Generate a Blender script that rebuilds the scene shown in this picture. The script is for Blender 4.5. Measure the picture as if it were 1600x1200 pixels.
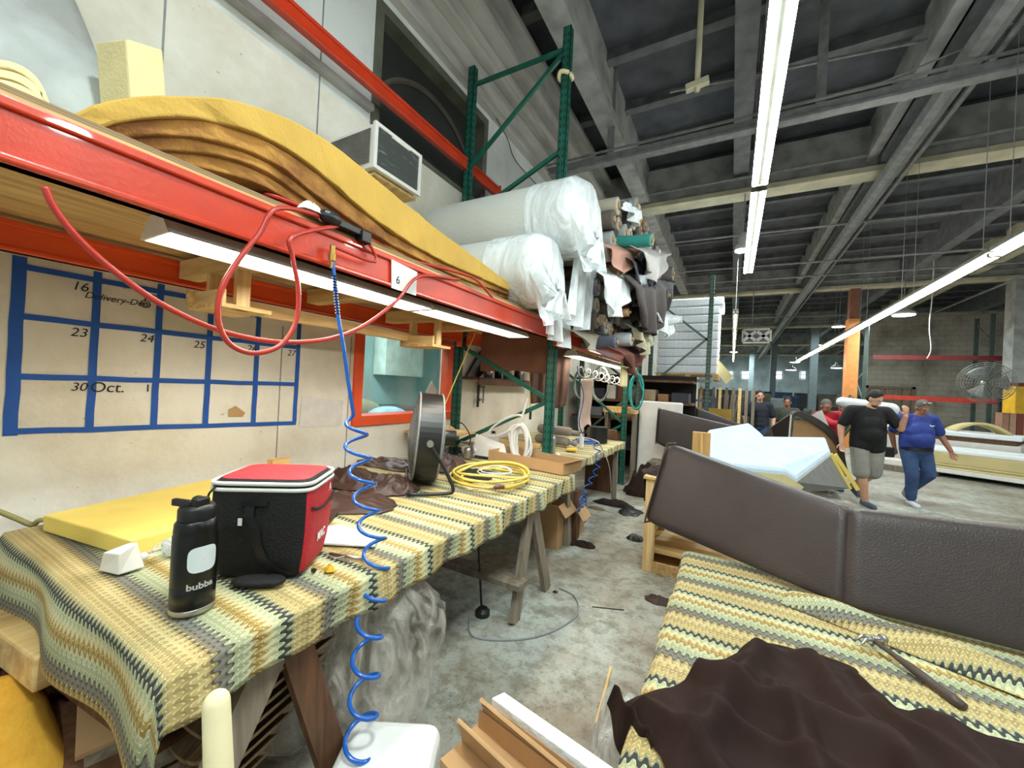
import bpy, math, random
from mathutils import Vector, Matrix, noise
PI = math.pi
for o in list(bpy.data.objects):
    bpy.data.objects.remove(o, do_unlink=True)
SC = bpy.context.scene
COL = SC.collection
random.seed(7)
# ------------------------------------------------------------------ camera
FPX, EYE = 620.0, 1.55
Yc = Vector((343, -20, -620)).normalized()
Xc = Vector((1120, -55, 620)); Xc = (Xc - Yc * Xc.dot(Yc)).normalized()
Zc = Xc.cross(Yc)
ROT = Matrix((Xc, Yc, Zc))                     # camera axes -> world
cam_d = bpy.data.cameras.new('camera'); cam_d.sensor_width = 36.0; cam_d.sensor_fit = 'HORIZONTAL'
cam_d.lens = FPX / 1600 * 36.0; cam_d.clip_start = 0.02; cam_d.clip_end = 200
cam = bpy.data.objects.new('camera', cam_d); COL.objects.link(cam)
cam.matrix_world = Matrix.Translation((0, 0, EYE)) @ ROT.to_4x4()
SC.camera = cam
# ------------------------------------------------------------------ world, exposure
SC.view_settings.view_transform = 'Standard'; SC.view_settings.look = 'None'
SC.view_settings.exposure = 0.36; SC.view_settings.gamma = 1.0
SC.view_settings.use_curve_mapping = False
W = bpy.data.worlds.new('world'); SC.world = W; W.use_nodes = True
W.node_tree.nodes['Background'].inputs[0].default_value = (0.80, 0.86, 0.86, 1)
W.node_tree.nodes['Background'].inputs[1].default_value = 0.48
def area(name, loc, sx, sy, power, col, rot=(0, 0, 0), spread=None):
    d = bpy.data.lights.new(name, 'AREA'); d.shape = 'RECTANGLE'; d.size = sx; d.size_y = sy
    d.energy = power; d.color = col
    if spread: d.spread = spread
    o = bpy.data.objects.new(name, d); COL.objects.link(o); o.location = loc; o.rotation_euler = rot
    return o
COOL = (0.86, 1.0, 0.98); WARM = (1.0, 0.93, 0.80); NEUT = (1.0, 0.97, 0.90)
# light of the suspended tube rows (tubes themselves are built further down)
ROWA = [(0.12, -1.35), (0.12, 1.15 + 1.23), (0.12, 4.85)]
def disk(name, loc, size, power, col):
    d = bpy.data.lights.new(name, 'AREA'); d.shape = 'DISK'; d.size = size; d.energy = power; d.color = col
    o = bpy.data.objects.new(name, d); COL.objects.link(o); o.location = loc; return o
# ------------------------------------------------------------------ helpers
def at(px, py, **k):
    """point seen at photo pixel (px, py) on the plane x=, y= or z="""
    d = ROT @ Vector(((px - 800) / FPX, -(py - 600) / FPX, -1.0))
    (a, v), = k.items(); i = 'xyz'.index(a); c = Vector((0, 0, EYE))
    return c + d * ((v - c[i]) / d[i])
def wloc(o):
    p = Vector((0, 0, 0))
    while o: p = p + o.location; o = o.parent
    return p
def tag(o, label=None, cat=None, group=None, kind=None):
    if label: o['label'] = label
    if cat: o['category'] = cat
    if group: o['group'] = group
    if kind: o['kind'] = kind
    return o
def thing(name, label, cat, loc, group=None):
    o = bpy.data.objects.new(name, None); o.empty_display_size = 0.1; COL.objects.link(o)
    o.location = loc
    return tag(o, label, cat, group)
def rz(a): return Matrix.Rotation(a, 3, 'Z')
def smoothpath(P, n=6, closed=False):
    P = [Vector(p) for p in P]; out = []; N = len(P)
    rng = range(N if closed else N - 1)
    for i in rng:
        if closed: p0, p1, p2, p3 = P[(i - 1) % N], P[i], P[(i + 1) % N], P[(i + 2) % N]
        else: p0, p1, p2, p3 = P[max(i - 1, 0)], P[i], P[i + 1], P[min(i + 2, N - 1)]
        for k in range(n):
            t = k / n
            out.append(0.5 * ((2 * p1) + (p2 - p0) * t + (2 * p0 - 5 * p1 + 4 * p2 - p3) * t * t + (3 * p1 - p0 - 3 * p2 + p3) * t ** 3))
    if not closed: out.append(P[-1])
    return out
def nz(x, y=0, z=0): return noise.noise(Vector((x, y, z)))
class MB:
    def __init__(s): s.v = []; s.f = []; s.uv = {}; s.mi = {}; s.cur = 0
    def add(s, V, F, uv=None):
        b = len(s.v); s.v += [Vector(p) for p in V]
        for k, f in enumerate(F):
            if s.cur: s.mi[len(s.f)] = s.cur
            if uv: s.uv[len(s.f)] = [uv[i] for i in f]
            s.f.append([b + i for i in f])
        return s
    def box(s, c, size, R=None):
        c = Vector(c); h = Vector(size) / 2; V = []
        for k in range(8):
            p = Vector(((1 if k & 1 else -1) * h.x, (1 if k & 2 else -1) * h.y, (1 if k & 4 else -1) * h.z))
            V.append(c + (R @ p if R else p))
        return s.add(V, [(0, 2, 3, 1), (4, 5, 7, 6), (0, 1, 5, 4), (2, 6, 7, 3), (0, 4, 6, 2), (1, 3, 7, 5)])
    def bb(s, x0, x1, y0, y1, z0, z1):
        return s.box(((x0 + x1) / 2, (y0 + y1) / 2, (z0 + z1) / 2), (abs(x1 - x0), abs(y1 - y0), abs(z1 - z0)))
    def bar(s, a, b, w, h, up=(0, 0, 1)):
        a = Vector(a); b = Vector(b); d = (b - a); L = d.length; d.normalize()
        u = Vector(up)
        if abs(d.dot(u)) > 0.98: u = Vector((0, 1, 0))
        sx = d.cross(u).normalized(); sz = sx.cross(d)
        R = Matrix((sx, d, sz)).transposed()
        return s.box((a + b) / 2, (w, L, h), R)
    def tube(s, P, r, n=8, closed=False, cap=True):
        P = [Vector(p) for p in P]; N = len(P)
        R = r if isinstance(r, (list, tuple)) else [r] * N
        T = []
        for i in range(N):
            a = P[(i - 1) % N] if closed or i > 0 else P[i]; b = P[(i + 1) % N] if closed or i < N - 1 else P[i]
            t = (b - a)
            T.append(t.normalized() if t.length > 1e-9 else Vector((0, 0, 1)))
        u = T[0].orthogonal().normalized(); V = []
        for i in range(N):
            u = (u - T[i] * u.dot(T[i]));
            u = u.normalized() if u.length > 1e-6 else T[i].orthogonal().normalized()
            w = T[i].cross(u)
            for k in range(n):
                a = 2 * PI * k / n
                V.append(P[i] + (u * math.cos(a) + w * math.sin(a)) * R[i])
        F = []
        for i in range(N if closed else N - 1):
            j = (i + 1) % N
            for k in range(n):
                F.append((i * n + k, i * n + (k + 1) % n, j * n + (k + 1) % n, j * n + k))
        if cap and not closed:
            F.append(tuple(range(n - 1, -1, -1))); F.append(tuple((N - 1) * n + k for k in range(n)))
        return s.add(V, F)
    def cyl(s, a, b, r, n=16, r2=None): return s.tube([a, b], [r, r if r2 is None else r2], n)
    def lathe(s, prof, c=(0, 0, 0), n=24, R=None):
        c = Vector(c); V = []; F = []; N = len(prof)
        for (r, z) in prof:
            for k in range(n):
                a = 2 * PI * k / n; p = Vector((r * math.cos(a), r * math.sin(a), z))
                V.append(c + (R @ p if R else p))
        for i in range(N - 1):
            for k in range(n): F.append((i * n + k, i * n + (k + 1) % n, (i + 1) * n + (k + 1) % n, (i + 1) * n + k))
        if prof[0][0] > 1e-6: F.append(tuple(range(n - 1, -1, -1)))
        if prof[-1][0] > 1e-6: F.append(tuple((N - 1) * n + k for k in range(n)))
        return s.add(V, F)
    def grid(s, fn, nu, nv, uvf=None, closeu=False):
        V = []; UV = []
        for j in range(nv + 1):
            for i in range(nu + 1):
                V.append(fn(i / nu, j / nv)); UV.append(uvf(i / nu, j / nv) if uvf else (i / nu, j / nv))
        F = [(j * (nu + 1) + i, j * (nu + 1) + i + 1, (j + 1) * (nu + 1) + i + 1, (j + 1) * (nu + 1) + i) for j in range(nv) for i in range(nu)]
        return s.add(V, F, UV)
    def prism(s, A, B):
        """closed solid between two equal length point loops"""
        n = len(A); V = list(A) + list(B)
        F = [tuple(range(n - 1, -1, -1)), tuple(range(n, 2 * n))] + [(i, (i + 1) % n, n + (i + 1) % n, n + i) for i in range(n)]
        return s.add(V, F)
    def strip(s, top, bot, d):
        """thick ribbon: outline top / bottom curves swept by vector d"""
        n = len(top); d = Vector(d)
        V = [Vector(p) for p in top] + [Vector(p) for p in bot] + [Vector(p) + d for p in top] + [Vector(p) + d for p in bot]
        F = []
        for i in range(n - 1):
            F += [(i, i + 1, n + i + 1, n + i), (2 * n + i, 3 * n + i, 3 * n + i + 1, 2 * n + i + 1), (i, 2 * n + i, 2 * n + i + 1, i + 1), (n + i, n + i + 1, 3 * n + i + 1, 3 * n + i)]
        F += [(0, n, 3 * n, 2 * n), (n - 1, 3 * n - 1, 4 * n - 1, 2 * n - 1)]
        return s.add(V, F)
    def ell(s, c, r, R=None, n=14, m=9):
        c = Vector(c); r = Vector((r, r, r)) if isinstance(r, (int, float)) else Vector(r)
        V = []; F = []
        for j in range(1, m):
            t = PI * j / m
            for k in range(n):
                a = 2 * PI * k / n
                p = Vector((r.x * math.sin(t) * math.cos(a), r.y * math.sin(t) * math.sin(a), r.z * math.cos(t)))
                V.append(c + (R @ p if R else p))
        tp = len(V); V.append(c + (R @ Vector((0, 0, r.z)) if R else Vector((0, 0, r.z))))
        bt = len(V); V.append(c - (R @ Vector((0, 0, r.z)) if R else Vector((0, 0, r.z))))
        for j in range(m - 2):
            for k in range(n): F.append((j * n + k, (j + 1) * n + k, (j + 1) * n + (k + 1) % n, j * n + (k + 1) % n))
        for k in range(n):
            F.append((tp, k, (k + 1) % n)); F.append((bt, (m - 2) * n + (k + 1) % n, (m - 2) * n + k))
        return s.add(V, F)
    def cap(s, a, b, ra, rb, n=12):
        a = Vector(a); b = Vector(b); d = (b - a).normalized(); P = []; R = []
        for k in range(5):
            t = -PI / 2 + PI / 2 * k / 4; P.append(a + d * ra * math.sin(t)); R.append(max(ra * math.cos(t), ra * 0.05))
        for k in range(5):
            t = PI / 2 * k / 4; P.append(b + d * rb * math.sin(t)); R.append(max(rb * math.cos(t), rb * 0.05))
        return s.tube(P, R, n)
    def build(s, name, m, parent=None, smooth=False, bevel=0, sub=0, solid=0, voxel=0, segs=2):
        if parent is not None: org = wloc(parent)
        else:
            xs = [p.x for p in s.v]; ys = [p.y for p in s.v]; zs = [p.z for p in s.v]
            org = Vector(((min(xs) + max(xs)) / 2, (min(ys) + max(ys)) / 2, min(zs)))
        me = bpy.data.meshes.new(name); me.from_pydata([p - org for p in s.v], [], s.f)
        ms = m if isinstance(m, (list, tuple)) else [m]
        for q in ms: me.materials.append(q)
        if s.uv:
            ul = me.uv_layers.new(name='UVMap')
            for pi, poly in enumerate(me.polygons):
                if pi in s.uv:
                    for li, u in zip(poly.loop_indices, s.uv[pi]): ul.data[li].uv = u
        for pi, k in s.mi.items(): me.polygons[pi].material_index = k
        if smooth: me.polygons.foreach_set('use_smooth', [True] * len(me.polygons))
        me.update()
        o = bpy.data.objects.new(name, me); COL.objects.link(o)
        if parent is not None: o.parent = parent
        else: o.location = org
        if voxel:
            q = o.modifiers.new('remesh', 'REMESH'); q.mode = 'VOXEL'; q.voxel_size = voxel; q.use_smooth_shade = True
            q = o.modifiers.new('smooth', 'SMOOTH'); q.iterations = 4; q.factor = 0.5
        if solid:
            q = o.modifiers.new('solid', 'SOLIDIFY'); q.thickness = solid; q.offset = -1
        if bevel:
            q = o.modifiers.new('bevel', 'BEVEL'); q.width = bevel; q.segments = segs; q.limit_method = 'ANGLE'; q.angle_limit = 0.6
        if sub:
            q = o.modifiers.new('sub', 'SUBSURF'); q.levels = sub; q.render_levels = sub
        return o
def struct(o): o['kind'] = 'structure'; return o

# ------------------------------------------------------------------ materials
def newmat(name):
    m = bpy.data.materials.new(name); m.use_nodes = True
    return m, m.node_tree, m.node_tree.nodes['Principled BSDF']
def nd(t, typ, **k):
    n = t.nodes.new(typ)
    for a, b in k.items(): setattr(n, a, b)
    return n
def c4(c): return (c[0], c[1], c[2], 1)
def s2l(h):
    return tuple((v / 255 / 12.92 if v / 255 <= 0.04045 else ((v / 255 + 0.055) / 1.055) ** 2.4) for v in h)
def mat(name, rgb, rough=0.6, metal=0.0, var=0.15, vs=6, bump=0.0, bs=60, trans=0, coat=0, alpha=1, rgb2=None, thr=None, stretch=None, spec=0.5):
    """rgb in 0-255 display values; blotchy variation, optional second colour and bump"""
    m, t, b = newmat(name)
    c = s2l(rgb); tc = nd(t, 'ShaderNodeTexCoord'); src = tc.outputs['Object']
    if stretch:
        mp = nd(t, 'ShaderNodeMapping'); t.links.new(src, mp.inputs[0]); mp.inputs['Scale'].default_value = stretch; src = mp.outputs[0]
    b.inputs['Roughness'].default_value = rough; b.inputs['Metallic'].default_value = metal
    b.inputs['Transmission Weight'].default_value = trans; b.inputs['Coat Weight'].default_value = coat
    b.inputs['Alpha'].default_value = alpha; b.inputs['Specular IOR Level'].default_value = spec
    if var > 0 or rgb2:
        n = nd(t, 'ShaderNodeTexNoise'); n.inputs['Scale'].default_value = vs; n.inputs['Detail'].default_value = 5
        t.links.new(src, n.inputs['Vector'])
        r = nd(t, 'ShaderNodeValToRGB'); t.links.new(n.outputs['Fac'], r.inputs[0])
        lo, hi = thr or (0.3, 0.7)
        r.color_ramp.elements[0].position = lo; r.color_ramp.elements[1].position = hi
        c2 = s2l(rgb2) if rgb2 else tuple(min(1, v * (1 + var)) for v in c)
        c1 = c if rgb2 else tuple(v * (1 - var) for v in c)
        r.color_ramp.elements[0].color = c4(c1); r.color_ramp.elements[1].color = c4(c2)
        t.links.new(r.outputs[0], b.inputs['Base Color'])
    else: b.inputs['Base Color'].default_value = c4(c)
    if bump:
        n2 = nd(t, 'ShaderNodeTexNoise'); n2.inputs['Scale'].default_value = bs; n2.inputs['Detail'].default_value = 4
        t.links.new(src, n2.inputs['Vector'])
        bp = nd(t, 'ShaderNodeBump'); bp.inputs['Strength'].default_value = bump; bp.inputs['Distance'].default_value = 0.02
        t.links.new(n2.outputs['Fac'], bp.inputs['Height']); t.links.new(bp.outputs[0], b.inputs['Normal'])
    return m
def wood(name, a, bb_, axis='y', s=9, rough=0.65):
    m, t, b = newmat(name); tc = nd(t, 'ShaderNodeTexCoord'); mp = nd(t, 'ShaderNodeMapping')
    sc = {'x': (0.6, s, s), 'y': (s, 0.6, s), 'z': (s, s, 0.6)}[axis]
    mp.inputs['Scale'].default_value = sc; t.links.new(tc.outputs['Object'], mp.inputs[0])
    n = nd(t, 'ShaderNodeTexNoise'); n.inputs['Scale'].default_value = 3.0; n.inputs['Detail'].default_value = 6; n.inputs['Distortion'].default_value = 0.6
    t.links.new(mp.outputs[0], n.inputs['Vector'])
    r = nd(t, 'ShaderNodeValToRGB'); t.links.new(n.outputs['Fac'], r.inputs[0])
    r.color_ramp.elements[0].position = 0.32; r.color_ramp.elements[1].position = 0.68
    r.color_ramp.elements[0].color = c4(s2l(a)); r.color_ramp.elements[1].color = c4(s2l(bb_))
    t.links.new(r.outputs[0], b.inputs['Base Color']); b.inputs['Roughness'].default_value = rough
    bp = nd(t, 'ShaderNodeBump'); bp.inputs['Strength'].default_value = 0.15; bp.inputs['Distance'].default_value = 0.01
    t.links.new(n.outputs['Fac'], bp.inputs['Height']); t.links.new(bp.outputs[0], b.inputs['Normal'])
    return m
def emis(name, rgb, st):
    m, t, b = newmat(name); b.inputs['Base Color'].default_value = (0.8, 0.8, 0.8, 1)
    b.inputs['Emission Color'].default_value = c4(rgb); b.inputs['Emission Strength'].default_value = st
    return m
def film(name, rgb, alpha=0.5, rough=0.25, bump=0.8, bs=14):
    """thin crinkled plastic film: see-through mixed with a soft gloss"""
    m, t, b = newmat(name); out = t.nodes['Material Output']
    b.inputs['Base Color'].default_value = c4(s2l(rgb)); b.inputs['Roughness'].default_value = rough
    tr = nd(t, 'ShaderNodeBsdfTransparent'); mx = nd(t, 'ShaderNodeMixShader')
    tc = nd(t, 'ShaderNodeTexCoord'); mp = nd(t, 'ShaderNodeMapping'); mp.inputs['Scale'].default_value = (1, 1, 0.35)
    t.links.new(tc.outputs['Object'], mp.inputs[0])
    n = nd(t, 'ShaderNodeTexNoise'); n.inputs['Scale'].default_value = bs; n.inputs['Detail'].default_value = 7; n.inputs['Distortion'].default_value = 1.5
    t.links.new(mp.outputs[0], n.inputs['Vector'])
    mr = nd(t, 'ShaderNodeMapRange'); t.links.new(n.outputs['Fac'], mr.inputs['Value'])
    mr.inputs['From Min'].default_value = 0.35; mr.inputs['From Max'].default_value = 0.7
    mr.inputs['To Min'].default_value = max(0, alpha - 0.25); mr.inputs['To Max'].default_value = min(1, alpha + 0.25)
    bp = nd(t, 'ShaderNodeBump'); bp.inputs['Strength'].default_value = bump; bp.inputs['Distance'].default_value = 0.05
    t.links.new(n.outputs['Fac'], bp.inputs['Height']); t.links.new(bp.outputs[0], b.inputs['Normal'])
    t.links.new(mr.outputs[0], mx.inputs[0]); t.links.new(tr.outputs[0], mx.inputs[1]); t.links.new(b.outputs[0], mx.inputs[2])
    t.links.new(mx.outputs[0], out.inputs[0])
    return m
def math_(t, op, a, b=None, c=None):
    n = nd(t, 'ShaderNodeMath', operation=op)
    for i, q in enumerate((a, b, c)):
        if q is None: continue
        if isinstance(q, (int, float)): n.inputs[i].default_value = q
        else: t.links.new(q, n.inputs[i])
    return n.outputs[0]
def stripes(name, off=0.574):
    """woven squiggle stripe upholstery cloth; UV in metres, u along the stripes, v across them"""
    m, t, b = newmat(name); uv = nd(t, 'ShaderNodeUVMap'); sp = nd(t, 'ShaderNodeSeparateXYZ'); t.links.new(uv.outputs[0], sp.inputs[0])
    u, v = sp.outputs[0], sp.outputs[1]
    lam = 0.026
    s1 = math_(t, 'SINE', math_(t, 'MULTIPLY', u, 2 * PI / lam))
    # flatten the sine to a rounder meander
    s1b = math_(t, 'MULTIPLY', math_(t, 'ARCTANGENT', math_(t, 'MULTIPLY', s1, 2.0)), 0.0088)
    nn = nd(t, 'ShaderNodeTexNoise'); nn.inputs['Scale'].default_value = 30; t.links.new(uv.outputs[0], nn.inputs['Vector'])
    wob = math_(t, 'ADD', s1b, math_(t, 'MULTIPLY', math_(t, 'SUBTRACT', nn.outputs['Fac'], 0.5), 0.006))
    v2 = math_(t, 'SUBTRACT', math_(t, 'ADD', v, wob), off)
    fr = math_(t, 'FRACT', math_(t, 'DIVIDE', v2, 0.33))
    r = nd(t, 'ShaderNodeValToRGB'); r.color_ramp.interpolation = 'CONSTANT'; t.links.new(fr, r.inputs[0])
    SEQ = [(0.0, (116, 114, 104)), (0.045, (72, 72, 66)), (0.07, (158, 166, 134)), (0.19, (186, 190, 156)), (0.25, (150, 122, 58)), (0.31, (172, 144, 78)),
           (0.37, (214, 204, 160)), (0.44, (172, 182, 146)), (0.515, (58, 60, 60)), (0.575, (140, 144, 114)), (0.62, (186, 164, 108)), (0.70, (164, 144, 92)),
           (0.80, (198, 178, 124)), (0.88, (158, 138, 88)), (0.94, (78, 76, 70)), (0.962, (128, 126, 114))]
    el = r.color_ramp.elements
    while len(el) < len(SEQ): el.new(0.5)
    for e, (p, cc) in zip(el, SEQ): e.position = p; e.color = c4(s2l(cc))
    # thin cream squiggle threads
    f2 = math_(t, 'FRACT', math_(t, 'DIVIDE', v2, 0.0165))
    th = math_(t, 'MULTIPLY', math_(t, 'LESS_THAN', f2, 0.26), math_(t, 'GREATER_THAN', math_(t, 'SINE', math_(t, 'MULTIPLY', u, 4 * PI / lam)), -0.35))
    hi = math_(t, 'MULTIPLY', th, 0.7)
    # keep threads off the dark bands
    lum = nd(t, 'ShaderNodeRGBToBW'); t.links.new(r.outputs[0], lum.inputs[0])
    keep = math_(t, 'GREATER_THAN', lum.outputs[0], 0.2)
    mx = nd(t, 'ShaderNodeMixRGB'); t.links.new(math_(t, 'MULTIPLY', hi, keep), mx.inputs[0]); t.links.new(r.outputs[0], mx.inputs[1])
    mx.inputs[2].default_value = c4(s2l((236, 226, 178)))
    # soil
    n3 = nd(t, 'ShaderNodeTexNoise'); n3.inputs['Scale'].default_value = 5; n3.inputs['Detail'].default_value = 4; t.links.new(uv.outputs[0], n3.inputs['Vector'])
    mx2 = nd(t, 'ShaderNodeMixRGB', blend_type='MULTIPLY'); mx2.inputs[0].default_value = 0.5
    r3 = nd(t, 'ShaderNodeValToRGB'); t.links.new(n3.outputs['Fac'], r3.inputs[0]); r3.color_ramp.elements[0].position = 0.3; r3.color_ramp.elements[1].position = 0.6
    r3.color_ramp.elements[0].color = (0.72, 0.66, 0.5, 1); r3.color_ramp.elements[1].color = (1, 1, 1, 1)
    t.links.new(mx.outputs[0], mx2.inputs[1]); t.links.new(r3.outputs[0], mx2.inputs[2])
    t.links.new(mx2.outputs[0], b.inputs['Base Color']); b.inputs['Roughness'].default_value = 0.85
    bp = nd(t, 'ShaderNodeBump'); bp.inputs['Strength'].default_value = 0.35; bp.inputs['Distance'].default_value = 0.003
    t.links.new(f2, bp.inputs['Height']); t.links.new(bp.outputs[0], b.inputs['Normal'])
    return m
def wallmat(name, base, dirt, spots=True, block=None):
    m, t, b = newmat(name); tc = nd(t, 'ShaderNodeTexCoord')
    n = nd(t, 'ShaderNodeTexNoise'); n.inputs['Scale'].default_value = 0.9; n.inputs['Detail'].default_value = 8; n.inputs['Roughness'].default_value = 0.65
    t.links.new(tc.outputs['Object'], n.inputs['Vector'])
    r = nd(t, 'ShaderNodeValToRGB'); t.links.new(n.outputs['Fac'], r.inputs[0])
    r.color_ramp.elements[0].position = 0.36; r.color_ramp.elements[1].position = 0.56
    r.color_ramp.elements[0].color = c4(s2l(dirt)); r.color_ramp.elements[1].color = c4(s2l(base))
    last = r.outputs[0]
    if spots:
        mp = nd(t, 'ShaderNodeMapping'); mp.inputs['Scale'].default_value = (1, 1, 1.8); t.links.new(tc.outputs['Object'], mp.inputs[0])
        vo = nd(t, 'ShaderNodeTexNoise'); vo.inputs['Scale'].default_value = 16; vo.inputs['Detail'].default_value = 3; t.links.new(mp.outputs[0], vo.inputs['Vector'])
        r2 = nd(t, 'ShaderNodeValToRGB'); t.links.new(vo.outputs['Fac'], r2.inputs[0])
        r2.color_ramp.elements[0].position = 0.705; r2.color_ramp.elements[1].position = 0.74
        r2.color_ramp.elements[0].color = (1, 1, 1, 1); r2.color_ramp.elements[1].color = (0.45, 0.4, 0.33, 1)
        mx = nd(t, 'ShaderNodeMixRGB', blend_type='MULTIPLY'); mx.inputs[0].default_value = 0.7
        t.links.new(last, mx.inputs[1]); t.links.new(r2.outputs[0], mx.inputs[2]); last = mx.outputs[0]
    if block:
        br = nd(t, 'ShaderNodeTexBrick'); mp = nd(t, 'ShaderNodeMapping'); mp.inputs['Rotation'].default_value = block
        t.links.new(tc.outputs['Object'], mp.inputs[0]); t.links.new(mp.outputs[0], br.inputs['Vector'])
        br.inputs['Scale'].default_value = 1; br.inputs['Brick Width'].default_value = 0.4; br.inputs['Row Height'].default_value = 0.2; br.inputs['Mortar Size'].default_value = 0.01
        br.inputs['Color1'].default_value = (1, 1, 1, 1); br.inputs['Color2'].default_value = (0.9, 0.9, 0.9, 1); br.inputs['Mortar'].default_value = (0.62, 0.62, 0.6, 1)
        mx = nd(t, 'ShaderNodeMixRGB', blend_type='MULTIPLY'); mx.inputs[0].default_value = 0.8
        t.links.new(last, mx.inputs[1]); t.links.new(br.outputs[0], mx.inputs[2]); last = mx.outputs[0]
    t.links.new(last, b.inputs['Base Color']); b.inputs['Roughness'].default_value = 0.45
    n2 = nd(t, 'ShaderNodeTexNoise'); n2.inputs['Scale'].default_value = 35; t.links.new(tc.outputs['Object'], n2.inputs['Vector'])
    bp = nd(t, 'ShaderNodeBump'); bp.inputs['Strength'].default_value = 0.12; bp.inputs['Distance'].default_value = 0.02
    t.links.new(n2.outputs['Fac'], bp.inputs['Height']); t.links.new(bp.outputs[0], b.inputs['Normal'])
    return m
def floormat():
    m, t, b = newmat('floor_concrete'); tc = nd(t, 'ShaderNodeTexCoord')
    def noi(s, d=6, src=None, ro=0.6):
        n = nd(t, 'ShaderNodeTexNoise'); n.inputs['Scale'].default_value = s; n.inputs['Detail'].default_value = d; n.inputs['Roughness'].default_value = ro
        t.links.new(tc.outputs['Object'], n.inputs['Vector']); return n.outputs['Fac']
    def ramp(src, a, bq, ca, cb):
        r = nd(t, 'ShaderNodeValToRGB'); t.links.new(src, r.inputs[0]); r.color_ramp.elements[0].position = a; r.color_ramp.elements[1].position = bq
        r.color_ramp.elements[0].color = c4(ca); r.color_ramp.elements[1].color = c4(cb); return r.outputs[0]
    base = ramp(noi(1.3, 8), 0.36, 0.60, s2l((138, 126, 108)), s2l((176, 180, 170)))
    m1 = ramp(noi(9, 10, ro=0.75), 0.40, 0.54, (0.55, 0.50, 0.43), (1, 1, 1))
    m2 = ramp(noi(60, 3), 0.30, 0.42, (0.35, 0.31, 0.27), (1, 1, 1))
    m3 = ramp(noi(2.6, 9, ro=0.7), 0.57, 0.62, (1, 1, 1), (0.62, 0.60, 0.57))
    last = base
    for q, f in ((m1, 0.85), (m2, 0.8), (m3, 0.8)):
        mx = nd(t, 'ShaderNodeMixRGB', blend_type='MULTIPLY'); mx.inputs[0].default_value = f
        t.links.new(last, mx.inputs[1]); t.links.new(q, mx.inputs[2]); last = mx.outputs[0]
    t.links.new(last, b.inputs['Base Color']); b.inputs['Roughness'].default_value = 0.55
    bp = nd(t, 'ShaderNodeBump'); bp.inputs['Strength'].default_value = 0.2; bp.inputs['Distance'].default_value = 0.01
    t.links.new(noi(25), bp.inputs['Height']); t.links.new(bp.outputs[0], b.inputs['Normal'])
    return m
M = {}
M['floor'] = floormat()
M['wall'] = wallmat('painted_wall', (232, 229, 216), (208, 200, 180))
M['wallup'] = wallmat('upper_wall', (222, 226, 222), (198, 200, 194))
M['block'] = wallmat('block_wall', (172, 168, 156), (126, 120, 108), True, (PI / 2, 0, 0))
M['farwall'] = wallmat('far_wall', (190, 206, 214), (150, 168, 178), False)
M['cornice'] = mat('stained_plaster', (196, 194, 186), 0.8, var=0.3, vs=4, rgb2=(158, 155, 146), thr=(0.4, 0.68), stretch=(1, 0.3, 1.2))
M['ceil'] = mat('dark_deck', (86, 88, 94), 0.9, var=0.3, vs=3, bump=0.3, bs=20)
M['beamw'] = mat('white_concrete_beam', (172, 174, 170), 0.8, var=0.25, vs=3, rgb2=(138, 138, 134), thr=(0.4, 0.65))
M['beamc'] = mat('cream_flange', (190, 184, 158), 0.8, var=0.2, vs=3)
M['beamd'] = mat('dark_steel', (104, 106, 108), 0.6, var=0.3, vs=5)
M['steelg'] = mat('gray_steel', (134, 136, 136), 0.5, var=0.25, vs=8)
M['red'] = mat('rack_red', (198, 58, 28), 0.32, var=0.12, vs=5, bump=0.05, bs=60, coat=0.2)
M['orange'] = mat('rack_orange', (226, 84, 38), 0.4, var=0.1, vs=4)
M['green'] = mat('rack_green', (22, 92, 76), 0.42, var=0.25, vs=9, bump=0.1)
M['ply'] = wood('plywood', (178, 140, 84), (222, 192, 132), 'y', 6)
M['plyx'] = wood('plywood_cross_grain', (184, 146, 88), (226, 198, 140), 'x', 6)
M['pine'] = wood('pine', (190, 146, 84), (232, 200, 140), 'y', 12)
M['pinez'] = wood('pine_upright', (196, 156, 96), (234, 206, 150), 'z', 12)
M['greywood'] = wood('weathered_wood', (104, 92, 76), (140, 128, 110), 'z', 10)
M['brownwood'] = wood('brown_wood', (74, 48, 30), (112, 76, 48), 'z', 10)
M['plyedge'] = mat('plywood_edge', (140, 116, 84), 0.8, var=0.5, vs=3, stretch=(1, 0.1, 90))
M['foamtan'] = mat('tan_foam', (204, 188, 136), 0.95, var=0.08, vs=3, bump=0.2, bs=60)
M['foam'] = mat('yellow_foam', (196, 158, 74), 0.95, var=0.10, vs=4, bump=0.25, bs=90)
M['foamold'] = mat('aged_foam', (184, 134, 64), 0.95, var=0.3, vs=5, rgb2=(130, 84, 40), thr=(0.40, 0.62), bump=0.4, bs=60)
M['foamfresh'] = mat('fresh_foam', (240, 214, 112), 0.95, var=0.06, vs=5, bump=0.15, bs=120)
M['foampale'] = mat('pale_foam', (226, 212, 160), 0.95, var=0.08, vs=6, bump=0.2, bs=80)
M['white'] = mat('white_batting', (232, 238, 240), 0.95, var=0.04, vs=6, bump=0.4, bs=30)
M['paper'] = mat('paper', (226, 224, 218), 0.8, var=0.05, vs=8)
M['card'] = mat('cardboard', (186, 148, 104), 0.85, var=0.08, vs=6)
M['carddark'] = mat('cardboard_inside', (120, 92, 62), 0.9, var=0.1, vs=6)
M['leather'] = mat('brown_leather', (56, 46, 43), 0.42, var=0.16, vs=5, bump=0.2, bs=160, coat=0.0)
M['leathered'] = mat('brown_leather_edge', (62, 42, 34), 0.42, var=0.15, vs=7, bump=0.2, bs=120)
M['vinyl'] = mat('brown_vinyl', (66, 44, 36), 0.5, var=0.15, vs=5, bump=0.15, bs=90)
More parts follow.
